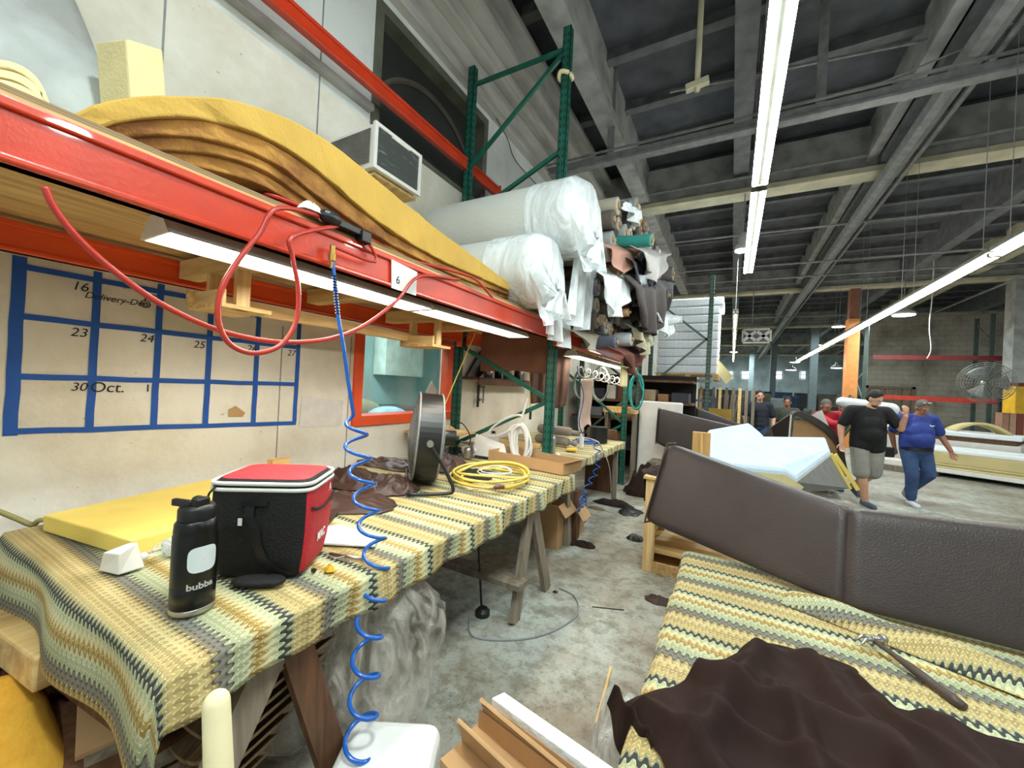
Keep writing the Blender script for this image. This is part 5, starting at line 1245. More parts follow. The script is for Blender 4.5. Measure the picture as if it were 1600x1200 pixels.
# floor scraps
def scrap(px, py, sx, sy, h, m, label, seed, name='floor_scrap', cat='scrap', ang=0): 
    p = at(px, py, z=0.002); crumple(name, label, cat, p, sx, sy, h, m, ang, seed, n=18)
scrap(655, 1022, .035, .02, .02, 'paper', 'small white paper scrap on the floor under the table', 61)
scrap(912, 852, .12, .07, .05, 'browncloth', 'dark brown curl of vinyl on the aisle floor', 62)
scrap(893, 848, .06, .09, .05, 'browncloth', 'small dark vinyl curl left of the bigger curl on the floor', 63)
scrap(992, 842, .09, .08, .06, 'black', 'black cone shaped scrap beside the pine crate', 64)
scrap(1030, 940, .10, .06, .05, 'vinyl', 'brown vinyl scrap on the floor beside the right table edge', 65)
scrap(958, 788, .28, .12, .08, 'browncloth', 'dark cloth strips strewn on the far aisle floor', 66)
scrap(985, 800, .14, .2, .03, 'black', 'small black scraps behind the pine crate on the floor', 67)
scrap(932, 795, .12, .05, .03, 'carddark', 'flat brown scrap near the second bench leg', 68)
scrap(868, 925, .02, .02, .012, 'black', 'tiny dark chip on the floor right of the trestle', 69)
a, q = at(955, 1042, z=.006), at(932, 1130, z=.006); tag(MB().bar(a, q, .012, .008).build('wood_lath', M['pine']), 'thin wooden lath lying on the floor left of the right table', 'lath')
a, q = at(925, 948, z=.004), at(975, 953, z=.004); tag(MB().bar(a, q, .008, .004).build('wire_bit', M['black']), 'thin dark wire lying on the floor in mid aisle', 'wire')
for (px, py, sx, sy, col, s_, l) in ((890, 978, .09, .05, (142, 142, 136), 1, 'grey cement patch on the aisle floor'), (972, 1035, .10, .05, (150, 138, 124), 2, 'brownish patch on the floor beside the wooden lath'), (930, 1120, .05, .12, (136, 132, 124), 3, 'grey patch on the floor by the carton')):
    pass
# ------------------------------------------------------------------ carton at the bottom
t = thing('folded_carton', 'folded brown cardboard with standing ridges at the bottom edge', 'cardboard', (-.62, .85, 0))
R1 = at(750, 1092, z=.5); D = (at(880, 1200, z=.5) - R1); D = D * 1.9; D.z = 0
R2 = at(715, 1124, z=.47); V1 = at(736, 1140, z=.40); V0 = at(690, 1184, z=.36)
def sheet(a, c, nm, th=.006):
    n_ = (c - a).cross(D).normalized() * th; MB().prism([a, c, c + D, a + D], [q + n_ for q in (a, c, c + D, a + D)]).build(nm, M['card'], t)
B2_ = at(722, 1158, z=.36); B1_ = at(757, 1116, z=.40)
sheet(V0, B2_, 'panel'); sheet(B2_, R2, 'panel'); sheet(R2, V1, 'panel'); sheet(V1, B1_, 'panel'); sheet(B1_, R1, 'panel'); sheet(R1, at(758, 1100, z=.30), 'panel')
for p_ in (V0, V1): sheet(p_, Vector((p_.x, p_.y, 0)), 'side_panel')
t = thing('board_pack', 'white faced board pack standing beside the brown cardboard', 'board', at(780, 1085, z=0))
W_ = [at(768, 1090, z=.5), at(788, 1081, z=.5)]; Dw = (at(960, 1200, z=.5) - W_[1]) * 1.6; Dw.z = 0
MB().prism([W_[0], W_[1], W_[1] + Dw, W_[0] + Dw], [Vector((q.x, q.y, .02)) for q in (W_[0], W_[1], W_[1] + Dw, W_[0] + Dw)]).build('white_board', M['white'], t, bevel=.003)
for k in range(3):
    off = Vector((-.012 - .011 * k, -.012 - .004 * k, -.012 - .014 * k)); 
    MB().prism([W_[0] + off, W_[0] + off + Vector((.007, 0, 0)), W_[0] + off + Vector((.007, 0, 0)) + Dw, W_[0] + off + Dw], [Vector((q.x, q.y, .02)) for q in (W_[0] + off, W_[0] + off + Vector((.007, 0, 0)), W_[0] + off + Vector((.007, 0, 0)) + Dw, W_[0] + off + Dw)]).build('kraft_layer', M['card'], t)
MB().bb(W_[0].x - .04, W_[1].x + .02, W_[0].y - .05, W_[1].y, 0, .02).build('foot_board', M['card'], t)
plasticbag((at(968, 1165, z=.35).x, at(968, 1165, z=.35).y, .26), .10, .10, .26, 'crinkled clear wrap bunched between the cardboard and the right table', 12, 'wrap', name='clear_wrap')
# ================================================================== TABLE 3 (second bench on the left)
legs = [((-1.42, 5.75, .75), (-1.42, 5.75, 0), gw, .06, .06), ((-1.42, 3.75, .75), (-1.36, 3.75, 0), gw, .06, .08), ((-2.6, 5.75, .75), (-2.6, 5.75, 0), gw, .06, .06), ((-2.6, 3.7, .75), (-2.6, 3.7, 0), gw, .06, .06),
        ((-1.38, 3.5, .70), (-1.38, 5.9, .70), gw, .025, .13), ((-1.42, 3.8, .18), (-1.42, 5.7, .18), M['ply'], .03, .09)]
work_table('work_table', 'second work bench beyond the green post with striped cloth', -2.85, -1.35, 3.68, 5.95, .80, legs)
draped('tablecloth', 'striped cloth on the second bench beyond the green post', -2.85, -1.35, 3.68, 5.95, .805, .09, .06)
Z3 = .812
def on3(px, py): return at(px, py, z=Z3)
p = on3(873, 690); p = Vector((-1.75, 4.1, Z3)); t = thing('spray_canister', 'shiny steel spray canister with green nozzle behind the green post', 'canister', p)
MB().lathe([(.06, 0), (.065, .01), (.065, .17), (.05, .21), (.02, .23)], p, 22).build('canister_body', M['chrome'], t, smooth=True)
b = MB(); b.bar(p + Vector((0, 0, .22)), p + Vector((0, 0, .30)), .03, .03); b.bar(p + Vector((-.03, 0, .31)), p + Vector((.05, 0, .28)), .03, .03); b.build('nozzle', M['green'], t, bevel=.004)
MB().box(p + Vector((.12, -.03, .012)), (.03, .13, .006), rz(.5)).build('label_tag', M['paper'], t)
for k, (dx, dz) in enumerate(((0, .0), (.03, .13))):
    c = Vector((-1.98 + dx, 4.75, Z3 + .065 + dz)); b = MB(); b.cap(c + Vector((-.2, 0, 0)), c + Vector((.18, -.02, 0)), .062, .055, 16); b.cap(c + Vector((.2, -.02, 0)), c + Vector((.30, -.03, -.01)), .02, .035, 10)
    tag(b.build('grey_bolster', cmat((142, 134, 126)), smooth=True), ['lower grey bolster roll lying on the second bench', 'upper grey bolster roll lying on the other roll'][k], 'bolster')
tag(MB().cyl((-1.62, 5.5, Z3), (-1.62, 5.5, Z3 + .22), .13, 24).build('black_bin', M['black'], smooth=False), 'round black bin at the far end of the second bench', 'bin')
tag(MB().box((-1.62, 4.45, Z3 + .02), (.12, .1, .03), rz(.3)).build('yellow_pad', M['yellow'], bevel=.01), 'small yellow pad on the second bench', 'pad')
tag(MB().box((-1.62, 4.8, Z3 + .09), (.05, .04, .18)).build('glue_bottle', M['whiteplastic'], bevel=.012), 'white bottle with tall neck on the second bench', 'bottle')
tag(MB().tube(loops((-1.7, 5.15), .14, .16, 3, .007, 9, 0, .02, z0=Z3), .007, 7).build('air_hose', M['bluehose'], smooth=True), 'blue hose loops on the second bench near its far end', 'air hose')
tag(MB().bb(-2.55, -2.0, 3.95, 4.4, Z3, Z3 + .05).build('board_offcut', M['ply'], bevel=.004), 'plywood board offcuts on the second bench by the wall', 'board')
# white cord hanging off the bench, blue coil under
tag(MB().tube(smoothpath([on3(905, 683) + Vector((0, 0, .01)), at(930, 688, x=-1.33), at(940, 700, x=-1.3), at(952, 730, x=-1.3), at(955, 770, z=.01)], 6), .006, 6).build('white_cable', M['whiteplastic'], smooth=True), 'white cord looping over the edge of the second bench', 'cord')
CT = smoothpath([at(932, 695, x=-1.32), at(935, 715, x=-1.31), at(930, 740, x=-1.3), at(915, 765, x=-1.28), at(905, 800, x=-1.28)], 30); hel = []
for i, c_ in enumerate(CT): hel.append(c_ + Vector((.03 * math.cos(i * .4), .05 * math.sin(i * .4), 0)))
tag(MB().tube(hel, .006, 6).build('coil_hose', M['bluehose'], smooth=True), 'thin blue coil hose dropping beside the second bench', 'air hose')
p = at(905, 815, z=0); tag(MB().tube([Vector((p.x + .07 * math.cos(a), p.y + .07 * math.sin(a), .02 + a * .0065)) for a in [k * .45 for k in range(90)]], .009, 6).build('coil_hose', M['bluehose'], smooth=True), 'heap of blue coil hose standing on the aisle floor', 'air hose')
# cartons and shadows below the second bench
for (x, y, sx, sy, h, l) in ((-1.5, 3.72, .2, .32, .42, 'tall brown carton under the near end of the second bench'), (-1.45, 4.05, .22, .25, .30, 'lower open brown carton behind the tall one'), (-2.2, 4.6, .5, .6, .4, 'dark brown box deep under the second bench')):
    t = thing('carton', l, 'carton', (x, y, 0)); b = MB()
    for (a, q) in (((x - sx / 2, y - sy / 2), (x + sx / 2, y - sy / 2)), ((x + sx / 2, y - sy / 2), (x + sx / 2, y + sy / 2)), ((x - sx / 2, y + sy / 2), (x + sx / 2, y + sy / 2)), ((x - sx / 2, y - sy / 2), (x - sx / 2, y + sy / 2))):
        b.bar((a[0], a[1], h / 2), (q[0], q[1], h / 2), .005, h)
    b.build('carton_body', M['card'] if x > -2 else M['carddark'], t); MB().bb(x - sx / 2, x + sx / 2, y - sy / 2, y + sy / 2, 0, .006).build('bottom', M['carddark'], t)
    MB().prism([Vector(q) for q in ((x + sx / 2, y - sy / 2, h), (x + sx / 2, y + sy / 2, h), (x + sx / 2 + .08, y + sy / 2, h - .1), (x + sx / 2 + .08, y - sy / 2, h - .1))], [Vector(q) for q in ((x + sx / 2, y - sy / 2, h - .004), (x + sx / 2, y + sy / 2, h - .004), (x + sx / 2 + .076, y + sy / 2, h - .104), (x + sx / 2 + .076, y - sy / 2, h - .104))]).build('flap', M['card'], t)
b = MB(); b.box((-1.35, 3.95, .25), (.05, .1, .5)); tag(b.build('upright_board', M['brownwood']), 'dark brown board standing against the second bench', 'board')
# shelf, clamp and clutter on the wall behind the post
t = thing('wall_shelf', 'brown wall shelf with small tools behind the green brace', 'shelf', (WX + .12, 4.7, 1.58))
MB().bb(WX, WX + .26, 3.95, 5.6, 1.60, 1.63).build('board', M['brownwood'], t); MB().bb(WX + .24, WX + .26, 3.95, 5.6, 1.54, 1.63).build('front_lip', M['brownwood'], t)
for k, (y, w_, h_, mm, nm, l) in enumerate(((4.35, .12, .16, 'chrome', 'tin_can', 'shiny tin can on the wall shelf'), (4.6, .1, .2, 'black', 'dark_bottle', 'dark bottle on the wall shelf'), (4.85, .12, .22, 'greyplastic', 'grey_bottle', 'grey bottle on the wall shelf'), (5.15, .1, .18, 'black', 'dark_tin', 'dark tin at the right of the wall shelf'), (5.4, .12, .12, 'paper', 'paper_cup', 'white paper cup on the wall shelf'))):
    c = Vector((WX + .13, y, 1.631)); tag(MB().lathe([(w_ / 2, 0), (w_ / 2, h_ * .7), (w_ / 3, h_ * .85), (w_ / 4, h_)], c, 16).build(nm, M[mm], smooth=True), l, 'container')
t = thing('bar_clamp', 'dark bar clamp hanging on the wall below the shelf', 'clamp', (WX + .05, 4.3, 1.28))
MB().bb(WX + .03, WX + .05, 4.26, 4.29, 1.25, 1.56).build('bar', M['black'], t); b = MB(); b.bb(WX + .03, WX + .06, 4.29, 4.40, 1.5, 1.53); b.bb(WX + .03, WX + .06, 4.29, 4.40, 1.33, 1.36); b.cyl((WX + .045, 4.39, 1.3), (WX + .045, 4.39, 1.5), .01, 8); b.build('jaw', M['steelg'], t)
tag(MB().cyl((WX + .4, 5.1, 1.2), (WX + .35, 5.05, 2.13), .008, 6).build('pull_line', M['yellowcord']), 'yellow pull cord hanging near the wall shelf', 'cord')
tag(MB().cyl((WX + .4, 5.1, 1.08), (WX + .4, 5.1, 1.2), .018, 8).build('cord_plug', M['black']), 'black plug at the end of the yellow pull cord', 'plug')
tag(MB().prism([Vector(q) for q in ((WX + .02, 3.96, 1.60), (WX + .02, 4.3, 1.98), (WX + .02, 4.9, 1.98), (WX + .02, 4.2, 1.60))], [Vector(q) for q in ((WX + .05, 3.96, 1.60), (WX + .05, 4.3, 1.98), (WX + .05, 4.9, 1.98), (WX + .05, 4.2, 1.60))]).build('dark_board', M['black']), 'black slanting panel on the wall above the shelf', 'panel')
# hose rings, hangers, paper strip beyond the second bench
hx = 0
for k, (px, py, r_, col, l) in enumerate(((908, 600, .20, (96, 112, 104), 'grey green hose hank on the left, hanging under the lamp'), (938, 600, .24, (110, 120, 112), 'larger grey green hose hank hanging under the lamp'))):
    c = at(px, py, y=5.9 + .2 * k); P = [Vector((c.x, c.y, 2.13)), Vector((c.x, c.y, c.z + r_ * 1.2))]
    for i in range(7 * 14 + 1):
        a = 2 * PI * i / 14; q = i / 14
        P.append(c + Vector((r_ * .55 * (1 + .25 * nz(q, k)) * math.cos(a), .05 * nz(q * 2, 5), r_ * 1.1 * (1 + .15 * nz(q, 3 + k)) * math.sin(a))))
    tag(MB().tube(smoothpath(P, 2), .010, 6).build('hose_hank', cmat(col), smooth=True), l, 'hose')
c = at(995, 612, y=6.3); P = [Vector((c.x, c.y, 2.13)), Vector((c.x, c.y, c.z + .3))]
for i in range(6 * 14 + 1):
    a = 2 * PI * i / 14; q = i / 14; P.append(c + Vector((.10 * (1 + .4 * nz(q, 2)) * math.cos(a), .05 * nz(q * 2, 5), .27 * (1 + .15 * nz(q, 7)) * math.sin(a))))
tag(MB().tube(smoothpath(P, 2), .009, 6).build('hose_hank', M['teal'], smooth=True), 'teal hose hank hanging right of the green upright', 'hose')
hang('paper_roll_strip', 'long pale pink paper strip hanging beyond the second bench', 'paper', hp(908, 592, 926, 592, -1.62), .62, (216, 190, 174), .01, 1, narrow=1)
P = [at(902, 572, x=-1.62) , at(905, 590, x=-1.6), at(912, 620, x=-1.58), at(905, 660, x=-1.55), at(912, 682, x=-1.55)]
tag(MB().tube(smoothpath(P, 6), .006, 6).build('blue_hose', M['bluehose']), 'thin blue hose line hanging along the pink paper strip', 'hose')
P = []; 
for i in range(130):
    s_ = i / 129; c_ = at(905, 572, x=-1.5).lerp(at(975, 592, x=-1.5), s_); P.append(c_ + Vector((.05 * math.cos(i * .38), .0, .055 * math.sin(i * .38) - .06)))
tag(MB().tube(P, .007, 6).build('white_spiral_cord', M['whiteplastic'], smooth=True), 'white spiral cord slung below the second shelf lamp', 'cord')
for k, px in enumerate((938, 945)):
    c = at(px, 585, y=5.6); b = MB(); b.tube([c + Vector((-.2, 0, -.06)), c + Vector((0, 0, .03)), c + Vector((.2, 0, -.06)), c + Vector((-.2, 0, -.06))], .005, 6); b.tube([c + Vector((0, 0, .03)), c + Vector((0, 0, .12))], .003, 5)
    tag(b.build('clothes_hanger', M['steelg']), ['wire hanger hanging left under the lamp', 'wire hanger hanging right under the lamp'][k], 'hanger')
# ------------------------------------------------------------------ far left racks and mattresses
upright(-1.50, -2.6, 7.5, 2.55, 'grey green upright left of the mattress stack', mat('dull_green', (70, 96, 88), .5), [(.6, 1.6, 0), (1.6, 2.4, 1)])
upright(-.42, -1.5, 8.6, 3.9, 'tall slim green upright in front of the mattress stack', mat('pale_green', (96, 124, 112), .5), [(1.7, 2.7, 0), (2.6, 3.5, 1), (.6, 1.6, 1)])
b = MB(); b.bb(-2.8, -.36, 8.55, 8.6, 1.80, 1.86); tag(b.build('rack_beam', M['steelg']), 'grey beam below the mattress pallet', 'rack beam')
b = MB(); b.bb(-2.8, -.36, 8.62, 8.66, 1.42, 1.47); tag(b.build('rack_beam', M['steelg']), 'pale lower crossbar behind the brown booth', 'rack beam')
t = thing('pallet', 'wooden pallet carrying the white boxed stack', 'pallet', (-.85, 9.4, 1.88))
for k in range(6): MB().bb(-1.45, -.25, 8.85 + .2 * k, 8.99 + .2 * k, 1.96, 1.98).build('slat', M['pine'], t)
for x in (-1.42, -.85, -.35): MB().bb(x, x + .1, 8.85, 9.99, 1.87, 1.96).build('stringer', M['pine'], t)
mm = mat('printed_white_wrap', (248, 250, 254), .6, rgb2=(234, 238, 248), thr=(.48, .54), vs=10, stretch=(2.2, 2.2, 5))
for k in range(9):
    z = 1.982 + k * .172; dx = .03 * nz(k, 3)
    if k == 8: dx = .06
    tag(MB().bb(-1.42 + dx, -.27 + dx, 8.85, 9.95, z, z + .168).build('wrapped_carton', mm, bevel=.025), ['bottom', 'second', 'third', 'fourth', 'fifth', 'sixth', 'seventh', 'eighth', 'top'][k] + ' layer of the tall white printed stack, counted from its pallet' if k not in (0, 8) else ['bottom layer of the tall white printed stack on the pallet', 'overhanging top layer of the tall white printed stack'][k == 8], 'package', 'white printed packages stacked on the pallet')
b = MB(); b.prism([at(1117, 556, y=9.2), at(1146, 588, y=9.2), at(1135, 601, y=9.2), at(1116, 578, y=9.2)], [at(1117, 556, y=9.5), at(1146, 588, y=9.5), at(1135, 601, y=9.5), at(1116, 578, y=9.5)]); tag(b.build('foam_bundle', M['foampale']), 'pale tied foam bundle sticking out right of the stack', 'foam')
# shelving with boxes deep behind bench two
t = thing('deep_shelf', 'dark shelf unit crowded with goods behind the second bench', 'shelf unit', (-1.9, 7.9, 0))
for z in (.45, 1.0, 1.35, 1.75): MB().bb(-2.8, -.6, 7.6, 8.4, z, z + .04).build('shelf', M['brownwood'], t)
MB().bb(-2.8, -.6, 8.42, 8.46, 0, 1.9).build('back_panel', mat('dark_backing', (46, 42, 40), .9), t)
random.seed(21)
cols = [((150, 110, 70), 'tan'), ((60, 60, 66), 'charcoal'), ((200, 196, 186), 'white'), ((120, 60, 40), 'rust'), ((110, 116, 120), 'grey'), ((170, 150, 120), 'beige')]
lv = {0.45: 'low', 1.0: 'middle', 1.35: 'upper'}
for z in (.45, 1.0, 1.35):
    x = -2.5; k = 0
    while x < -.8:
        w_ = random.uniform(.16, .34); h_ = random.uniform(.14, .3); c_, cn = cols[(k + int(z * 10)) % 6]
        tag(MB().box((x + w_ / 2, 7.85, z + .042 + h_ / 2), (w_ * .92, .4, h_)).build('storage_box', cmat(c_), bevel=.01), '%s box on the %s deep shelf, %s from the wall' % (cn, lv[z], ['first', 'second', 'third', 'fourth', 'fifth', 'sixth', 'seventh', 'eighth', 'ninth', 'tenth', 'eleventh'][k]), 'box', 'boxes on the deep shelf')
        x += w_ + .03; k += 1
tag(MB().bb(-1.5, -1.15, 6.9, 7.3, 1.06, 1.28).build('tan_box', M['card'], bevel=.005), 'open tan box held at shelf height behind the green brace', 'box') if 0 else None
t = thing('side_stand', 'wooden stand with tan top behind the second bench', 'stand', (-1.35, 7.1, 0)); MB().bb(-1.98, -1.42, 6.95, 7.25, 1.17, 1.27).build('top', M['pine'], t)
for x in (-1.95, -1.48): MB().bb(x, x + .05, 7.0, 7.2, 0, 1.17).build('leg', M['greywood'], t)
tag(MB().bb(-1.95, -1.5, 6.02, 6.08, .0, .95).build('leaning_board', M['brownwood']), 'dark brown board leaning beyond the second bench', 'board')
crumple('dark_heap', 'heap of dark brown hides on the floor past the second bench', 'hides', (-1.08, 6.35, .0), .34, .3, .5, 'browncloth', .2, 71)
b = MB(); b.bb(-.75, -.35, 8.0, 8.05, 1.0, 1.4); tag(b.build('foam_panel', M['foam']), 'yellow foam panel standing behind the second booth', 'foam') if 0 else None
P0 = at(1080, 636, y=9.6); P1_ = at(1142, 665, y=9.6)
tag(MB().bb(P0.x, P1_.x, 9.55, 9.7, 0, P0.z).build('foam_slab', M['foam']), 'yellow foam slab standing upright behind the rear booth', 'foam')
for k in range(9):
    x = -.62 + .13 * k; tag(MB().bar((x, 9.9 + .1 * (k % 3), .0), (x + .06 * nz(k, 1), 10.2, 1.75 + .2 * nz(k, 4)), .06, .03).build('leaning_lath', M['greywood'] if k % 3 else M['pine']), ['first', 'second', 'third', 'fourth', 'fifth', 'sixth', 'seventh', 'eighth', 'ninth'][k] + ' from the left of the laths leaning below the printed stack', 'lath', 'laths leaning below the stack')
t = thing('crate_dark', 'brown open carton standing left of the man in navy', 'carton', (-.05, 10.4, 0)); MB().bb(-.2, .1, 10.3, 10.7, 0, 1.05).build('carton_body', M['carddark'], t)
for k in range(5): MB().bar((-.15 + .05 * k, 10.45, .9), (-.13 + .07 * k, 10.5, 1.6 + .1 * nz(k, 3)), .03, .02).build('lath', M['greywood'], t)
# standing white foam
p0 = at(997, 628, y=5.6)
tag(MB().bb(-1.42, -.72, 7.25, 7.42, 0, 1.40).build('foam_mattress', M['paper'], bevel=.03, segs=3), 'white foam mattress standing on end beyond the aisle', 'foam')
# ================================================================== RIGHT TABLE
ZT = .62
t = thing('work_table', 'low work table with striped cloth in the right foreground', 'work table', (.8, 1.5, 0))
MB().bb(-.18, 2.6, .40, 2.58, ZT - .05, ZT - .008).build('tabletop', M['greywood'], t)
for (x, y) in ((-.1, .5), (-.1, 2.45), (2.5, .5), (2.5, 2.45)): MB().bb(x, x + .07, y, y + .07, 0, ZT - .05).build('leg', M['greywood'], t)
draped('tablecloth', 'striped cloth on the low table under the brown booth back', -.2, 2.6, .40, 2.6, ZT, .22, .02, side=-1, matn='fabric2')
# cloth ruck with a raised fold behind the hammer
def ruck(u, v):
    a = at(1225, 940, z=ZT + .004).lerp(at(1640, 1100, z=ZT + .004), u); d = Vector((.10, .20, 0))
    h = .05 * math.sin(PI * min(1, v * 1.0)) * (.6 + .6 * math.sin(u * PI)) * (1 + .5 * nz(u * 3, v))
    return a + d * (v - .2) * .9 + Vector((0, 0, .004 + h))
o = MB().grid(ruck, 50, 20, lambda u, v: (u * .9, at(1225, 940, z=ZT).lerp(at(1640, 1100, z=ZT), u).y + .2 * v)).build('cloth_fold', M['fabric2'], smooth=True, solid=.003)
tag(o, 'rucked fold of striped cloth rising behind the hammer', 'cloth fold')
# ------------------------------------------------------------------ booth backs
def booth(name, label, base, H, th, lean=.0, zb=.0, seam=None, m=None, tops=None, zbs=None):
    """upholstered panel following base line [(x,y),...]; padded face towards the viewer"""
    t = thing(name, label, 'booth back', (base[0][0], base[0][1], zb)); m = m or M['leather']
    P = [Vector((x, y, 0)) for x, y in base]; n = len(P); N = []
    for i in range(n):
        d = (P[min(i + 1, n - 1)] - P[max(i - 1, 0)]).normalized(); N.append(Vector((-d.y, d.x, 0)))
    for i in range(n - 1):
        nu, nv = 26, 16; zb0, zb1 = (zbs[i], zbs[i + 1]) if zbs else (zb, zb); h0, h1 = (tops[i], tops[i + 1]) if tops else (H, H)
        # closed padded block: superellipse section swept between the two stations
        K = 40; b = MB(); V = []
        for j in range(nu + 1):
            u = j / nu; p = P[i].lerp(P[i + 1], u); nn = N[i].lerp(N[i + 1], u).normalized(); z0 = zb0 + (zb1 - zb0) * u; h = h0 + (h1 - h0) * u
            e = min(1, min(u, 1 - u) * 26 + .70) if not (0 < i < n - 2) else 1
            e0 = 1 - (.22 if i == 0 else .05) * max(0, 1 - u * nu / 2) ** 2 - (.22 if i == n - 2 else .05) * max(0, 1 - (1 - u) * nu / 2) ** 2
            for k in range(K):
                a = 2 * PI * k / K; cc, ss = math.cos(a), math.sin(a); pw = .22
                q = th / 2 * math.copysign(abs(cc) ** .5, cc) * e0; r_ = h / 2 * math.copysign(abs(ss) ** pw, ss) * (1 - .05 * (1 - e0) * 4)
                puck = .004 * nz(u * 2.4 + i * 3, 2 * cc, ss + 1) - .004 * math.exp(-((u if i else 1 - u) * 30) ** 2) * (cc < 0)
                V.append(p + nn * (th / 2 + q + puck + lean * (h / 2 + r_)) + Vector((0, 0, z0 + h / 2 + r_)))
        F = [(j * K + k, j * K + (k + 1) % K, (j + 1) * K + (k + 1) % K, (j + 1) * K + k) for j in range(nu) for k in range(K)]
        F += [tuple(range(K - 1, -1, -1)), tuple(nu * K + k for k in range(K))]
        b.add(V, F); b.build('padded_panel', m, t, smooth=True)
    # welt along the left end
    d = (P[1] - P[0]).normalized(); z0 = zbs[0] if zbs else zb; h0 = tops[0] if tops else H
    pr = [P[0] + N[0] * (th / 2 + th / 2 * x + lean * (h0 / 2 + h0 / 2 * z)) + Vector((0, 0, z0 + h0 / 2 + h0 / 2 * z)) for x, z in ((-.9, -.93), (-.95, 0), (-.9, .93), (-.5, 1.0), (.5, 1.0), (.9, .93), (.95, 0), (.9, -.93), (.5, -1), (-.5, -1))]
    MB().tube(smoothpath(pr, 3, True), .006, 6, True).build('welt', M['leathered'], t, smooth=True)
    return t
# foreground booth back: flat padded panels; seam at the bend
y2 = 2.3
B = [(-.48, 2.80), (.47, 2.27), (1.9, 2.25)]
pz = [at(1055, 703, y=2.95).z, at(1345, 800, y=2.4).z, at(1600, 803, y=2.4).z]
bz = [at(1010, 815, y=2.82).z, at(1318, 950, y=2.29).z, at(1600, 1018, y=2.27).z]
booth('booth_section', 'large dark brown leather booth back lying across the right table', B, .4, .11, lean=.38, zbs=[bz[0], ZT + .02, ZT + .015], tops=[.52, .405, .475])
def mirror_note(): pass
# ------------------------------------------------------------------ hammer
a = at(1362, 998, z=ZT + .012 + .03); q = at(1507, 1105, z=ZT + .018)
t = thing('hammer', 'claw hammer with dark handle on the striped cloth', 'hammer', (a + q) / 2)
d = (q - a).normalized(); s = d.cross(Vector((0, 0, 1))).normalized(); R = Matrix((s, d, s.cross(d))).transposed()
S = [a.lerp(q, k / 10) for k in range(11)]
MB().tube(S, [.009, .009, .009, .0095, .012, .015, .0155, .014, .014, .016, .013], 12).build('handle', cmat((74, 60, 54), .5), t, smooth=True)
b = MB(); b.tube(smoothpath([a - s * .045 + d * 0.0, a - s * .02, a + s * .0], 3), [.013, .013, .010, .010, .011, .011, .011], 10); b.tube([a - s * .052, a - s * .04], .016, 14)
b.build('hammer_head', M['chrome'], t, smooth=True)
for o_ in (-.007, .007):
    MB().tube(smoothpath([a + s * .0 + d * o_, a + s * .03 + d * (o_ * 1.3) + Vector((0, 0, .004)), a + s * .055 + d * (o_ * 1.8) + Vector((0, 0, -.012))], 4), [.009, .009, .008, .008, .007, .006, .005, .004, .003], 8).build('claw', M['chrome'], t, smooth=True)
# ------------------------------------------------------------------ brown cloth heap
Fp = [(975, 1088), (1040, 1068), (1100, 1045), (1140, 1020), (1190, 1000), (1250, 1008), (1325, 1030), (1345, 1050), (1372, 1085), (1440, 1106), (1530, 1135), (1680, 1165)]
Np = [(978, 1094), (1000, 1120), (1025, 1155), (1050, 1210), (1090, 1290), (1180, 1370), (1300, 1400), (1400, 1400), (1500, 1390), (1600, 1370), (1700, 1340), (1850, 1300)]
FW = smoothpath([at(a, b_, z=ZT + .03) for a, b_ in Fp], 8); NW = smoothpath([at(a, b_, z=ZT + .03) for a, b_ in Np], 8)
NU, NV = len(FW) - 1, 120
RL = [([(1190, 1002), (1150, 1050), (1105, 1120), (1060, 1190)], .085, .030), ([(1250, 1012), (1300, 1060), (1345, 1120), (1420, 1210)], .075, .028), ([(1325, 1030), (1350, 1055), (1380, 1090)], .05, .022),
      ([(1100, 1048), (1180, 1085), (1290, 1125), (1400, 1190), (1480, 1260)], .10, .034), ([(1005, 1098), (1070, 1140), (1120, 1190), (1170, 1260)], .07, .028), ([(1205, 1060), (1250, 1130), (1275, 1220), (1290, 1300)], .06, .024),
      ([(1440, 1112), (1520, 1150), (1620, 1185)], .05, .03), ([(1480, 1140), (1540, 1190), (1600, 1260)], .06, .03), ([(1130, 1120), (1210, 1160), (1330, 1210)], .05, .02), ([(1370, 1100), (1440, 1150), (1530, 1220)], .07, .026)]
RLW = [([at(a, b_, z=ZT + .05) for a, b_ in P], A_, w_) for P, A_, w_ in RL]
def seg_d(p, a, c):
    d = c - a; f = max(0, min(1, (p - a).dot(d) / d.length_squared)); return (p - a - d * f).length
def heap(u, v):
    i = min(NU - 1, int(u * NU)); f = u * NU - i; F_ = FW[i].lerp(FW[i + 1], f); N_ = NW[i].lerp(NW[i + 1], f)
    p = F_.lerp(N_, v); x, y = p.x, p.y; q = Vector((x + .02 * nz(x * 6, y * 6, 1), y + .02 * nz(y * 6, x * 6, 2), ZT + .05))
    r_ = .02 * (nz(x * 5, y * 5, 4) + .6)
    for P, A_, w_ in RLW:
        d = min(seg_d(q, P[k], P[k + 1]) for k in range(len(P) - 1)); r_ += A_ * .8 * math.exp(-(d / (w_ * 1.3)) ** 1.55)
    r_ = .13 * math.tanh(r_ / .13) + .006 * nz(x * 22, y * 22, 5)
    e = min(1, max(.3, v * 9) if v > 0 else .22); e2 = min(1, .15 + u * 9) * min(1, .2 + (1 - v) * 5)
    return Vector((x + .012 * nz(x * 9, y * 9), y + .012 * nz(y * 9, x * 9), ZT + .006 + r_ * e * e2))
o = MB().grid(heap, NU * 3, NV).build('brown_cloth', M['browncloth'], smooth=True, solid=.003)
tag(o, 'dark brown cloth bunched in folds on the near right table', 'cloth')
